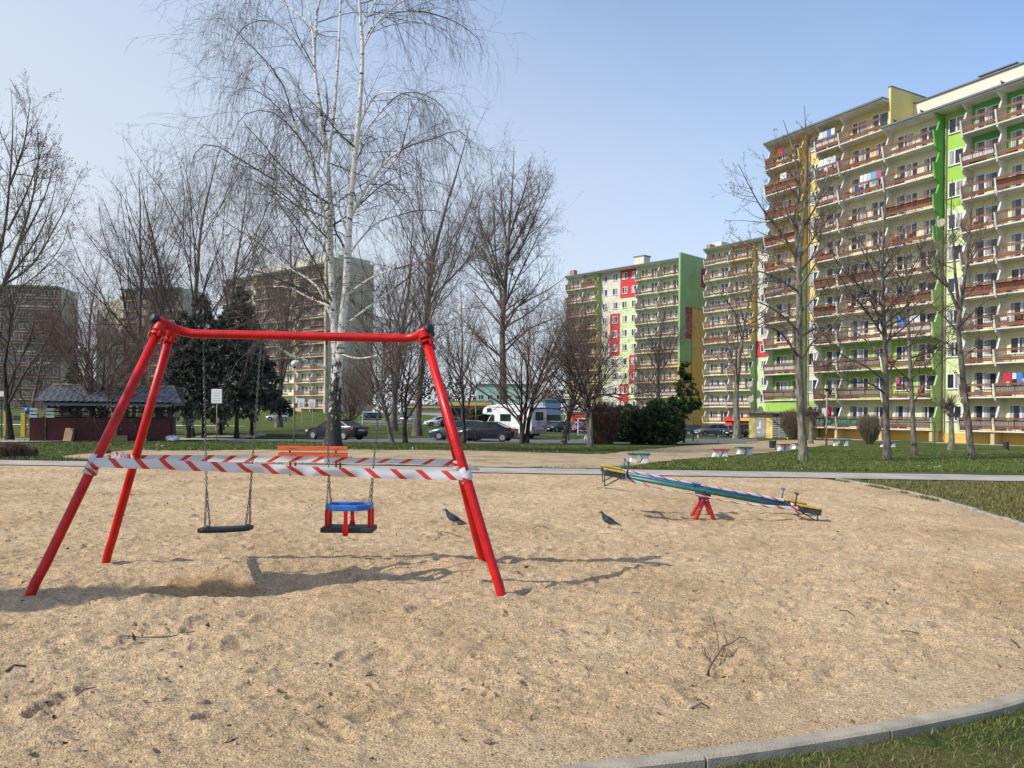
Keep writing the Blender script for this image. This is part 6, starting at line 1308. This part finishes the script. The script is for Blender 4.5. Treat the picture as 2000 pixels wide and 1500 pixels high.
def make_car(kind, pc, label, loc, rz, group='parked cars', detail=True, tagc='car'):
    s = CAR[kind]; L_, W = s['L'], s['W'] / 2; r = empty('parked_car', loc, rz); tag(r, label, tagc, group)
    mb = MB(); S = []
    for i, (x, a, b) in enumerate(s['body']):
        e = min(1, .82 + .18 * math.sin(math.pi * min(1, max(0, min(x, L_ - x) / .9)) / 2)); w = W * e
        S.append([(x, -w * .93, a), (x, -w, a + (b - a) * .35), (x, -w * .985, b - .10), (x, -w * .90, b), (x, w * .90, b), (x, w * .985, b - .10), (x, w, a + (b - a) * .35), (x, w * .93, a)])
    k = 8; n = len(S); vs = [(v[0] - L_ / 2, v[1], v[2]) for q in S for v in q]
    mb.add(vs, [(i * k + j, (i + 1) * k + j, (i + 1) * k + (j + 1) % k, i * k + (j + 1) % k) for i in range(n - 1) for j in range(k)] + [tuple(range(k)), tuple((n - 1) * k + j for j in range(k))[::-1]])
    # roof skin over the greenhouse
    cb = s['cab']; m = len(cb)
    def cw(z): return W * (.90 - .22 * (z - .93) / .5)
    rf = []
    for i in range(1, m - 1):
        x, z = cb[i]; w = cw(z); rf.append([(x, -w, z - .05), (x, -w * .9, z + .0), (x, 0, z + .025), (x, w * .9, z + .0), (x, w, z - .05)])
    vs = [(v[0] - L_ / 2, v[1], v[2]) for q in rf for v in q]; kk = 5
    mb.add(vs, [(i * kk + j, (i + 1) * kk + j, (i + 1) * kk + j + 1, i * kk + j + 1) for i in range(len(rf) - 1) for j in range(kk - 1)])
    for sgn in (-1, 1):      # pillars
        pil = [(cb[0], cb[1]), (cb[-1], cb[-2])] + ([((cb[0][0] * .45 + cb[-1][0] * .55, .95), (cb[0][0] * .45 + cb[-1][0] * .55, 1.43))])
        for (p0, p1) in pil: mb.tube([(p0[0] - L_ / 2, sgn * cw(p0[1]) * .985, p0[1] - .02), (p1[0] - L_ / 2, sgn * (cw(p1[1]) * 1.0), p1[1] - .03)], .035, 6)
    bo = mb.build('body', paint(pc), r, auto=35)
    g = MB(); q = [(cb[i][0] - L_ / 2, cb[i][1] - (.035 if 0 < i < m - 1 else .0)) for i in range(m)]
    vs = [(x, -cw(z) * .985, z) for x, z in q] + [(x, cw(z) * .985, z) for x, z in q]
    g.add(vs, [tuple(range(m)), tuple(range(2 * m - 1, m - 1, -1)), (0, m, m + 1, 1), (m - 2, 2 * m - 2, 2 * m - 1, m - 1), (m - 1, 2 * m - 1, m, 0)] + [(i, m + i, m + i + 1, i + 1) for i in range(1, m - 2)]); g.build('windows', M['carglass'], r)
    for x in (.82, L_ - .85):
        for sgn in (-1, 1):
            t = MB(); Mx = Matrix.Translation((x - L_ / 2, sgn * (W - .10), .31)) @ Matrix.Rotation(R(90), 4, 'X'); t.lathe([(.2, -.11), (.30, -.11), (.315, -.07), (.315, .07), (.30, .11), (.2, .11)], 20, 0, Mx); w_ = t.build('wheel', M['tyre'], r, auto=40)
            t = MB(); t.lathe([(.01, sgn * -.105), (.10, sgn * -.10), (.195, sgn * -.09), (.2, sgn * -.112)], 14, 0, Mx); t.build('rim', M['rim'], w_)
            t = MB(); t.prism([(x - L_ / 2 + .40 * math.cos(a), .30 + .40 * math.sin(a)) for a in np.linspace(0, math.pi, 10)], 'y', sgn * (W - .14), sgn * (W + .004)); t.build('wheel_arch', M['trim'], r)
    for sgn in (-1, 1):
        t = MB(); y0, y1 = sorted((sgn * W * .55, sgn * W * .93)); t.box(L_ / 2 - .22, y0, .74, L_ / 2 - .015, y1, .93); t.build('tail_light', M['lampred'], r, bevel=.02)
        t = MB(); t.box(-L_ / 2 + .03, y0, .56, -L_ / 2 + .24, y1, .69); t.build('headlight', M['lampclear'], r, bevel=.02)
        t = MB(); t.ball(Vector((cb[0][0] + .35 - L_ / 2, sgn * (W + .06), .97)), .08, 8, 6, sc=(.6, 1.1, .8)); t.build('mirror', paint(pc), r, smooth=True)
    t = MB(); t.box(L_ / 2 - .0, -.26, .62 if kind != 'sedan' else .66, L_ / 2 + .012, .26, .73 if kind != 'sedan' else .77); t.box(-L_ / 2 - .012, -.26, .38, -L_ / 2 + .02, .26, .49); t.build('number_plate', M['plate'], r)
    return r
def car_at(px, Y, kind, pc, label, deg, **k): p = D(px, Y); p.z += .07; return make_car(kind, pc, label, p, R(deg), **k)
car_at(658, 55.5, 'sedan', 'black', 'dark sedan parked behind the birch trunk, seen from its rear right corner', -30)
car_at(950, 57, 'sedan', 'black', 'black sedan parked left of the white camper van', -13)
car_at(898, 59.5, 'estate', 'teal', 'grey-green older estate car behind the right swing legs', -8)
car_at(543, 137, 'hatch', 'silver', 'silver hatchback alone on the grass left of the birch', 8)
car_at(725, 150, 'hatch', 'navy', 'dark car behind the left football goal', 10)
for px, Y, kd, pc, deg, lab in [(858, 118, 'estate', 'white', 20, 'white car in the distant car park left of the swing legs'), (885, 112, 'hatch', 'black', 200, 'black car in the distant car park just left of the white one with open tail'), (922, 108, 'hatch', 'white', 30, 'white hatchback in the distant car park above the grey estate'), (948, 104, 'estate', 'grey', 10, 'grey car in the distant car park above the black sedan'), (800, 130, 'hatch', 'grey', 160, 'grey car in the distant car park between the small trees'),
    (1077, 112, 'hatch', 'navy', 60, 'dark blue hatchback right behind the camper van'), (1090, 108, 'sedan', 'black', 50, 'black car right of the camper rear in the distant car park'), (1112, 122, 'hatch', 'blue', 30, 'blue hatchback left of the white goal post'), (1124, 116, 'hatch', 'white', 35, 'white hatchback behind the white goal post'), (1142, 114, 'hatch', 'wine', 30, 'wine-red hatchback right of the white goal post'),
    (1258, 66, 'sedan', 'red', 8, 'red car mostly hidden behind the large juniper bush'), (1215, 100, 'hatch', 'black', 40, 'dark car behind the smaller juniper bush'),
    (1340, 112, 'estate', 'black', 175, 'black estate below the pine in the car park'), (1363, 108, 'hatch', 'navy', 165, 'dark hatchback just right of the green floodlight post'), (1388, 104, 'estate', 'grey', 20, 'dark grey estate car parked broadside below the red shop canopy'), (1424, 108, 'hatch', 'silver', 200, 'silver car left of the corner tree trunk'), (1447, 100, 'estate', 'black', 25, 'black estate car behind the corner tree trunk'), (1470, 86, 'hatch', 'black', 250, 'black car parked against the annex wall'),
    (1325, 118, 'hatch', 'champagne', 30, 'pale car under the pine branches')]:
    car_at(px, Y, kd, pc, lab, deg)
# ---------------------------------------------------------------- camper van
def camper():
    p = D(1004, 66); p.z += .06; r = empty('camper_van', p, R(-38)); tag(r, 'white camper van with overcab bed and rear bicycle rack parked by the grass', 'camper van'); L_, W = 5.3, 1.08
    M['camper'] = mat('camper_white', (.78, .79, .80), .35, coat=.4, var=.03); x0 = -L_ / 2
    b = MB(); b.prism([(x0 + 1.35, .45), (x0 + 1.35, 1.95), (x0 + .12, 2.02), (x0 + .0, 2.15), (x0 + .15, 2.55), (x0 + .7, 2.78), (L_ / 2 - .25, 2.80), (L_ / 2, 2.62), (L_ / 2 + .02, .75), (L_ / 2 - .35, .42)], 'y', -W, W); body = b.build('body', M['camper'], r, bevel=.05)
    b = MB(); b.prism([(x0 + 1.349, .40), (x0 - .15, .40), (x0 - .28, .55), (x0 - .25, .95), (x0 + .25, 1.15), (x0 + .75, 1.93), (x0 + 1.349, 1.93)], 'y', -.90, .90); b.build('cab', M['camper'], r, bevel=.05)
    b = MB(); b.prism([(x0 + .42, 1.22), (x0 + .83, 1.85), (x0 + 1.28, 1.85), (x0 + 1.28, 1.22)], 'y', -.93, .93); b.build('cab_window', M['carglass'], r)
    b = MB(); b.prism([(x0 + .28, 1.20), (x0 + .72, 1.86), (x0 + .70, 1.90), (x0 + .24, 1.22)], 'y', -.78, .78); b.build('windscreen', M['carglass'], r)
    for (a, z, w, h) in ((2.0, 1.45, 1.15, .6), (.55, 2.2, .5, .34), (3.8, 1.55, .6, .45)):
        for s in (-1, 1): b = MB(); y0, y1 = sorted((s * W, s * (W + .025))); b.box(x0 + a, y0, z, x0 + a + w, y1, z + h); f = b.build('side_window', M['trim'], r, bevel=.02); b = MB(); y0, y1 = sorted((s * (W + .026), s * (W + .032))); b.box(x0 + a + .05, y0, z + .05, x0 + a + w - .05, y1, z + h - .05); b.build('pane', M['glass'], f)
    b = MB(); b.box(L_ / 2 + .018, -.55, 1.55, L_ / 2 + .05, .55, 2.25); b.build('rear_window', M['carglass'], r, bevel=.03)
    b = MB(); b.box(L_ / 2 + .02, -W + .02, .50, L_ / 2 + .06, W - .02, .78); b.build('bumper', M['panelg'], r)
    for s in (-1, 1): b = MB(); y0, y1 = sorted((s * (W - .38), s * (W - .05))); b.box(L_ / 2 + .022, y0, .82, L_ / 2 + .06, y1, .98); b.build('tail_light', M['lampred'], r)
    b = MB(); b.box(L_ / 2 + .06, -.3, .82, L_ / 2 + .075, .3, .95); b.build('number_plate', M['plate'], r)
    b = MB(); X = L_ / 2
    for y in (-.45, .45): b.tube([(X + .03, y, 1.75), (X + .25, y, 1.7), (X + .3, y, 1.1), (X + .03, y, .98)], .022, 6); b.tube([(X + .28, y, 1.12), (X + .62, y, 1.06)], .022, 6)
    for z in (1.25, 1.4, 1.7): b.tube([(X + .29, -.62, z), (X + .29, .62, z)], .02, 6)
    for xx in (.34, .48, .62): b.tube([(X + xx, -.62, 1.08), (X + xx, .62, 1.08)], .02, 6)
    b.build('bicycle_rack', M['trim'], r)
    b = MB(); b.box(-1.6, -.5, 2.801, -.6, .3, 2.88); b.box(1.0, -.35, 2.801, 1.6, .3, 2.90); b.tube([(.2, -.7, 2.93), (2.4, -.7, 2.93)], .02, 6); b.tube([(.2, .7, 2.93), (2.4, .7, 2.93)], .02, 6); b.build('roof_fittings', M['camper'], r)
    for x in (x0 + .55, L_ / 2 - 1.5):
        for s in (-1, 1):
            Mx = Matrix.Translation((x, s * .86, .34)) @ Matrix.Rotation(R(90), 4, 'X'); t = MB(); t.lathe([(.2, -.12), (.33, -.12), (.345, -.07), (.345, .07), (.33, .12), (.2, .12)], 20, 0, Mx); w_ = t.build('wheel', M['tyre'], r, auto=40); t = MB(); t.lathe([(.01, s * -.11), (.19, s * -.1), (.2, s * -.122)], 14, 0, Mx); t.build('rim', M['rim'], w_)
    b = MB(); b.box(-L_ / 2 + .1, -.8, .25, L_ / 2 - .5, .8, .44); b.build('chassis', M['trim'], r)
camper()
# ---------------------------------------------------------------- posts, lamps, signs
def stand(px, py): return T(px, py)
def pole_thing(name, px, py, top, rad, label, cat, m='conc', base_m=None, grp=None):
    p = stand(px, py); h = P2W(px, top, p.y).z - p.z; r = empty(name, p); tag(r, label, cat, grp); b = MB(); b.tube([(0, 0, -.1), (0, 0, h)], [rad, rad * .75], 10); b.build('pole', M[m], r, smooth=True); return r, p, h
M['globe'] = mat('lamp_globe', (.70, .70, .66), .3, spec=.5)
for px, py, top, lab in ((574, 862, 716, 'globe street lamp left of the birch, in front of the far-left block'), (1329, 862, 770, 'globe street lamp beside the young pine')):
    r, p, h = pole_thing('street_lamp', px, py, top, .055, lab, 'street lamp', grp='globe street lamps'); g = MB(); g.ball(Vector((0, 0, h + .17)), .21, 18, 12); g.build('globe', M['globe'], r, smooth=True); g = MB(); g.tube([(0, 0, h - .08), (0, 0, h)], [.09, .11], 10); g.build('collar', M['darkmetal'], r)
r, p, h = pole_thing('street_lamp', 1614, 872, 764, .05, 'street lamp with flat dish head and rusty red foot in front of the turquoise balconies', 'street lamp')
g = MB(); g.lathe([(.03, h - .02), (.10, h + .02), (.24, h + .16), (.23, h + .19), (.02, h + .22)], 14); g.build('lamp_head', M['darkmetal'], r, smooth=True); g = MB(); g.tube([(0, 0, -.05), (0, 0, .9)], .065, 10); g.build('foot', M['darkwood'], r)
r, p, h = pole_thing('sign_post', 423, 865, 762, .028, 'blank white notice board on a thin pole in front of the dark spruces', 'sign'); s = scale_at(p.y); b = MB(); b.box(-10.5 * s, -.05, (865 - 788) * s, 10.5 * s, -.02, (865 - 760) * s); bo = b.build('sign_board', M['panelw'], r, bevel=.015)
b = MB(); [b.box(-7 * s, -.053, (865 - 788 + 5 + i * 5) * s, 7 * s, -.051, (865 - 788 + 5.7 + i * 5) * s) for i in range(4)]; b.build('faded_lines', M['panelg'], bo)
r, p, h = pole_thing('sign_post', 929, 864, 782, .03, 'thin grey sign pole beside the black sedan', 'sign pole', 'galv')
for px, top, lab in ((1111, 745, 'dark green net post left of the white goal post'), (1354, 772, 'dark green ball-fence post right of the young pine')):
    pole_thing('fence_post', px, 862, top, .05, lab, 'post', 'green', grp='green ball fence posts')
for px, lab in ((1363, 'left one of two short pale bollards by the road end'), (1403, 'right one of two short pale bollards by the road end')): pole_thing('bollard', px, 866, 849, .06, lab, 'bollard', 'lightcream', grp='pale bollards')
pole_thing('white_post', 1321, 862, 846, .06, 'short white striped post beside the large juniper', 'post', 'panelw')
# goals
def goal(px0, px1, py, top, label, Y=None):
    a, b_ = T(px0, py), T(px1, py); b_ = D(px1, a.y); h = P2W(px0, top, a.y).z - a.z; r = empty('football_goal', a); tag(r, label, 'goal', 'football goals'); w = b_.x - a.x; mb = MB(); mb.tube([(0, 0, -.1), (0, 0, h), ], .07, 8); mb.tube([(w, 0, -.1), (w, 0, h)], .07, 8); mb.tube([(0, 0, h), (w, 0, h)], .07, 8); mb.build('goal_frame', M['panelw'], r)
    mb = MB(); mb.tube([(0, 0, h), (.2, 1.2, .05)], .03, 6); mb.tube([(w, 0, h), (w - .2, 1.2, .05)], .03, 6); mb.tube([(.2, 1.2, .05), (w - .2, 1.2, .05)], .03, 6); mb.tube([(0, 0, h * .95), (w * .5, .6, .25), (w, 0, h * .9)], .02, 5); mb.tube([(.1, .6, h * .3), (w * .5, .9, .5), (w, .3, h * .75)], .02, 5); mb.build('net_frame', M['panelw'], r)
goal(708, 770, 829, 805, 'white football goal on the far grass right of the birch'); 
goal(1129, 1186, 851, 818, 'white football goal partly hidden behind the red-brown bush, nearer one')
for px, Y, top, bot, lab in ((517, 128, 781, 796, 'basketball backboard left of the globe lamp'), (588, 120, 778, 797, 'basketball backboard behind the globe lamp'), (609, 126, 780, 796, 'basketball backboard between globe lamp and birch')):
    p = D(px, Y); s = Y / F; zt_ = P2W(px, top, Y).z - p.z; zb = P2W(px, bot, Y).z - p.z; r = empty('basketball_stand', p); tag(r, lab, 'basketball stand', 'basketball stands'); b = MB(); b.tube([(0, .5, -.1), (0, .5, zt_ - .2), (0, .05, zt_ - .5)], .07, 8); b.build('post', M['conc'], r); b = MB(); b.box(-6.5 * s, 0, zb, 6.5 * s, .05, zt_); bo = b.build('backboard', M['panelw'], r)
    b = MB(); x_ = 2.4 * s; z1 = zb + .25; [b.box(*q) for q in ((-x_, -.012, z1, x_, -.002, z1 + .06), (-x_, -.012, z1 + .5, x_, -.002, z1 + .56), (-x_, -.012, z1, -x_ + .06, -.002, z1 + .5), (x_ - .06, -.012, z1, x_, -.002, z1 + .5))]; b.build('target_square', M['bars'], bo); b = MB(); n = 12; b.tube([(.22 * math.cos(t), -.30 + .22 * math.sin(t), zb + .22) for t in np.linspace(0, 2 * math.pi, n)], .015, 5); b.build('hoop', M['red_old'], r)
# concrete benches with painted plank tops
def cbench(px, py, w, top_m, label, h=19, rz=0, gap=.42):
    p = T(px, py); s = p.y / F; H_ = h * s; W_ = w * s / 2; r = empty('concrete_bench', p, rz); tag(r, label, 'bench', 'concrete benches with plank tops')
    b = MB(); b.box(-W_, -.22, H_ - .05, W_, .22, H_); b.build('seat', M[top_m], r, bevel=.01)
    for sx in (-1, 1):
        x = sx * W_ * .52; lean = -sx * .0; b = MB(); b.prism([(x - .17, -.03), (x + .16, -.03), (x + .10, H_ * .5), (x + .15, H_ - .052), (x - .15, H_ - .052), (x - .06, H_ * .5)], 'y', -.16, .16); b.build('leg', M['whitec'], r, bevel=.015)
cbench(1247, 906, 43, 'green', 'green-topped concrete bench at the edge of the gravel above the seesaw', 21)
cbench(1406, 893, 33, 'red_old', 'red-topped concrete bench, next one right of the bench above the seesaw', 16)
cbench(1453, 888, 31, 'green', 'green-topped concrete bench immediately right of the red-topped one', 15, rz=.2)
cbench(1530, 881, 24, 'red_old', 'red-topped concrete bench right of the dark litter bin', 14, rz=.2)
cbench(1556, 878, 15, 'kioskdark', 'concrete bench half hidden by the tallest lawn tree', 12, rz=.3)
cbench(1642, 871, 38, 'blue', 'blue-topped concrete bench in front of the turquoise balconies', 13)
cbench(1734, 873, 36, 'green', 'low green bench below the round shrub between two lawn trees', 11)
cbench(1150, 858, 24, 'green', 'low green bench near the goal post and leaning tree', 12)
def bin_(px, py, w, h, label):
    p = T(px, py); s = p.y / F; W_, H_ = w * s / 2, h * s; r = empty('litter_bin', p); tag(r, label, 'litter bin', 'dark litter bins'); b = MB(); b.lathe([(W_ * .78, H_ * .2), (W_ * .95, H_ * .85), (W_, H_ * .88), (W_ * .9, H_ * .9)], 14); b.build('bucket', M['darkmetal'], r, smooth=False); b = MB(); b.tube([(W_ * 1.1, 0, -.1), (W_ * 1.1, 0, H_)], .03, 6); b.box(W_ * .7, -.02, H_ * .5, W_ * 1.15, .02, H_ * .55); b.build('post', M['darkmetal'], r)
bin_(1508, 879, 13, 20, 'dark litter bin left of the red-topped bench by the annex'); bin_(1964, 881, 10, 20, 'dark litter bin near the right edge of the photo')
# green carpet beating frame
a, b_ = D(1737, 37), D(1826, 36); p = a; h = P2W(1826, 825, 36).z - b_.z; r = empty('carpet_frame', p); tag(r, 'thin green metal carpet-beating frame in front of the block', 'carpet frame'); w = b_ - a; b = MB(); b.tube([(0, 0, -.1), (0, 0, h), (w.x, w.y, h), (w.x, w.y, -.2)], .03, 8); b.tube([(0, 0, h * .45), (w.x, w.y, h * .45)], .02, 8); b.build('tube_frame', M['green'], r)
# outdoor gym / play equipment at far left
def play():
    p = D(14, 62); r = empty('outdoor_gym_machine', p); tag(r, 'yellow post with grey arms of outdoor gym equipment behind the left dark tree', 'gym machine', 'outdoor gym machines'); b = MB(); b.box(-.22, -.1, -.1, .2, .1, 1.9); b.build('post', M['yellow'], r, bevel=.03); b = MB(); b.tube([(.2, 0, 1.2), (1.0, 0, 1.6), (1.5, 0, .9)], .05, 8); b.box(.6, -.2, 1.2, 1.2, .2, 1.6); b.build('arm', M['darkmetal'], r)
    p = D(47, 60); r = empty('outdoor_gym_machine', p); tag(r, 'yellow gym post with a blue ball on top, left of the kiosk', 'gym machine', 'outdoor gym machines'); b = MB(); b.box(-.2, -.1, -.1, .15, .1, 1.8); b.build('post', M['yellow'], r, bevel=.03); b = MB(); b.ball(Vector((.3, 0, 2.0)), .27); b.build('ball', M['bluep'], r, smooth=True); b = MB(); b.tube([(.1, 0, 1.5), (.9, 0, .9), (1.6, 0, .8)], .04, 8); b.tube([(.1, 0, .55), (1.6, 0, .55)], .04, 8); b.build('arm', M['darkmetal'], r)
    p = D(2, 66); r = empty('bicycle', p, .2); tag(r, 'bicycle parked by the outdoor gym at the left edge', 'bicycle')
    for x in (-.5, .5): b = MB(); b.tube([(x + .33 * math.cos(t), 0, .34 + .33 * math.sin(t)) for t in np.linspace(0, 6.283, 20)], .02, 5); b.build('wheel', M['tyre'], r)
    b = MB(); b.tube([(-.5, 0, .34), (-.15, 0, .8), (.4, 0, .85), (.5, 0, .34)], .02, 6); b.tube([(-.15, 0, .8), (0, 0, .3), (.4, 0, .85)], .02, 6); b.tube([(.4, -.25, .98), (.4, .25, .98)], .015, 6); b.build('frame', M['galv'], r)
    p = D(3, 40.5); r = empty('sign_post', p); tag(r, 'small white notice on a thin post at the left edge', 'sign'); h = P2W(3, 765, 40.5).z - p.z; b = MB(); b.tube([(0, 0, -.1), (0, 0, h)], .025, 6); b.build('pole', M['darkmetal'], r); b = MB(); b.box(-.11, -.03, h - .25, .14, -.01, h + .02); b.build('sign_board', M['panelw'], r)
play()
# ---------------------------------------------------------------- distant shops in the gap
M['mint'] = mat('mint_render', (.36, .55, .48), .85, var=.06); M['shopblue'] = mat('shop_blue', (.09, .16, .28), .7)
def shop(name, px0, px1, Y, top, m, label, trims=(), depth=14, wins=0):
    a = D(px0, Y); b_ = D(px1, Y); h = P2W((px0 + px1) / 2, top, Y).z - a.z; r = empty(name, a); tag(r, label, 'building', 'low buildings across the car park'); w = b_.x - a.x; b = MB(); b.box(0, 0, -.5, w, depth, h); b.build('wall', M[m], r); b = MB(); b.box(-.2, -.3, h + .002, w + .2, depth + .2, h + .35); b.build('roof', M['soffit'], r)
    for (x0, x1, z0, z1, mm, n_) in trims: b = MB(); b.box(w * x0, -.5, h * z0, w * x1, -.003, h * z1); b.build(n_, M[mm], r)
    for i in range(wins): b = link('window', window_mesh(1.6, 1.4, 'win', True), r, (w * (i + .5) / wins - .8, 0, h * .55))
shop('shop_building', 872, 960, 172, 786, 'greybeige', 'low shop with a yellow and orange fascia and red wall behind the parked cars', ((0, 1, .78, 1.0, 'ochre', 'fascia'), (.5, 1, .0, .5, 'redr', 'shop_front'), (.05, .45, .1, .6, 'carglass', 'shop_window')))
shop('school_building', 930, 1056, 230, 752, 'mint', 'pale mint building behind the tall poplar trunk', (), 20, 7)
shop('shop_building', 1064, 1096, 190, 782, 'shopblue', 'blue-fronted building between the camper and the middle block', ((.1, .9, .0, .35, 'carglass', 'shop_window'),), 14)
shop('shop_building', 790, 874, 210, 792, 'lightcream', 'low cream building behind the small bare trees', ((0, 1, .7, .95, 'ochre', 'fascia'),), 14, 4)
shop('shop_building', 1118, 1160, 128, 808, 'redr', 'small red shop front at the foot of the middle block', ((.1, .9, .65, .95, 'orangewood', 'shop_sign'),), 6)
# hazy far tree line closing the horizon
def treeline():
    rs = np.random.RandomState(9); n = 26000; x = rs.uniform(-420, 420, n); y = rs.uniform(330, 420, n); hmax = 9 + 9 * (fbm(x * .02, x * 0, 3) + .5); z = 1.0 + hmax * rs.rand(n) ** .8; P = np.stack([x, y, z], -1); V, f = sprays(rs, P, norm(rs.normal(0, 1, (n, 3)) + np.array([0, 0, 1.0])), 2.0, 1); o = link('far_wood', mkmesh('far_wood', V, [f], [M['twigdark']])); tag(o, 'far bare wood closing the view behind the car park', 'wood', kind='stuff')
treeline()
# ---------------------------------------------------------------- laundry and dishes on the right-hand block
def on_block(x, y, z): return Vector(blk.location) + Matrix.Rotation(rzA, 3, 'Z') @ Vector((x, y, z))
LC = {k: mat('laundry_' + k, c, .9, var=.1) for k, c in dict(white=(.7, .7, .72), blue=(.08, .22, .6), sky=(.12, .42, .60), red=(.5, .03, .06), pink=(.55, .10, .22), pale=(.5, .55, .62)).items()}
def laundry(x, k, items, label, y=.15):
    """items: list of (width, drop, colour) hung side by side on a line above the balcony of level k"""
    r = empty('hanging_laundry', on_block(x, y, 1.05 + FH * k + 2.05), rzA); tag(r, label, 'laundry', 'laundry on the balconies'); xx = 0; rs = random.Random(k)
    tw = sum(i[0] + .05 for i in items); b = MB(); b.tube([(-.1, 0, 0), (tw, 0, 0)], .008, 5); b.build('line', M['galv'], r)
    for w, d, c in items:
        n = 9; V = [(xx + w * i / (n - 1), .03 * math.sin(i * 1.9), z) for z in (0, -d * .5, -d) for i in range(n)]; b = MB(); b.add(V, [(q * n + i, q * n + i + 1, (q + 1) * n + i + 1, (q + 1) * n + i) for q in range(2) for i in range(n - 1)]); b.build('cloth', LC[c], r); xx += w + .05
XB = xr  # right end of the middle section
laundry(XB - 4.94 - 2.6, 8, [(.35, .9, 'white'), (.4, 1.0, 'white'), (.35, .8, 'pale'), (.5, 1.2, 'sky'), (.4, .8, 'pink')], 'laundry with a bright sky-blue towel high on the yellow and cream bays')
laundry(XB - 12.3, 9, [(.5, 1.0, 'white'), (.4, 1.2, 'white'), (.5, 1.0, 'white'), (.4, .7, 'pale')], 'all-white laundry on the second balcony from the top of the narrow yellow bay')
laundry(XB - 12.3, 10, [(.4, .8, 'white'), (.45, .9, 'pale'), (.4, .9, 'blue'), (.4, .8, 'white')], 'blue and white laundry on the topmost balcony of the narrow yellow bay')
laundry(XB - 3.7, 3, [(.6, .9, 'blue'), (.3, .7, 'sky'), (.5, .6, 'white'), (.6, .7, 'white')], 'blue and white laundry low on the block beside the lawn tree trunk', .5)
laundry(XB - 12.0, 0, [(.5, .6, 'pale'), (.6, .7, 'red')], 'pale blue and red laundry above the turquoise balcony', .5)
laundry(XB - 3.9, 1, [(.4, 0.6, 'pink')], 'single pink cloth on a low balcony of the bright green bay', .6)
laundry(-9.4, 1, [(.7, .7, 'red'), (.3, .5, 'white'), (.4, .8, 'blue')], 'red and blue laundry on the low balcony at the right edge', .5)
laundry(xe + 1.9, 9, [(.4, .8, 'white'), (.4, .9, 'white')], 'white laundry near the top of the left-hand ochre bay')
laundry(xe + 1.6, 10, [(.5, .9, 'red')], 'red cloth on the topmost balcony of the left-hand ochre bay', .2)
def dish(loc, rz, d, label):
    r = empty('satellite_dish', loc, rz); tag(r, label, 'satellite dish', 'satellite dishes'); Mx = Matrix.Rotation(R(75), 4, 'X'); b = MB(); b.lathe([(.01, 0), (d * .3, .03 * d), (d * .5, .10 * d), (d * .49, .12 * d), (d * .28, .05 * d), (.01, .02)], 18, 0, Mx); b.build('reflector', M['conc'], r, smooth=True); b = MB(); b.tube([(0, -.05, -.4 * d), (0, -.5 * d, -.15 * d), (0, -.5 * d, 0)], .015, 5); b.tube([(0, .02, 0), (0, .45, -.1)], .02, 5); b.build('arm', M['galv'], r)
dish(on_block(XB + .75, .0, 1.05 + FH * 6 + 1.3), rzA, .8, 'satellite dish high on the green side wall beside the drain pipe'); 
q = Matrix.Rotation(rzN, 3, 'Z'); 
dish(Vector(bln.location) + q @ Vector((-3.2, -.3, H0 + 1 + FH * 2 + 1.0)), rzN, 1.15, 'upper large satellite dish at the corner of the half-hidden block'); dish(Vector(bln.location) + q @ Vector((-2.8, -.6, H0 + 1 + FH * 1 + 1.3)), rzN, 1.25, 'lower large satellite dish at the corner of the half-hidden block')
# birds on the roof edge
M['bird'] = mat('roof_bird', (.02, .02, .025), .8)
for x, lab in ((-9.2, 'dark bird perched on the roof edge nearest the right of the photo'), (XB - 1.0, 'dark bird perched on the roof edge left of the drain pipe'), (XB - 3.6, 'dark bird perched on the roof edge beside the yellow end wall')):
    b = MB(); b.ball(Vector((0, 0, .13)), .10, 10, 7, sc=(1.5, .8, .9)); b.ball(Vector((-.13, 0, .25)), .055, 8, 6); b.tube([(.1, 0, .12), (.30, 0, .06)], [.05, .015], 6); b.tube([(-.17, 0, .25), (-.22, 0, .24)], [.015, .003], 5); b.tube([(0, .02, 0), (0, .02, .08)], .01, 4); o = b.build('bird', M['bird'], loc=on_block(x, -.25, 29.05 + .24), smooth=True); tag(o, lab, 'bird', 'birds on the roof edge')
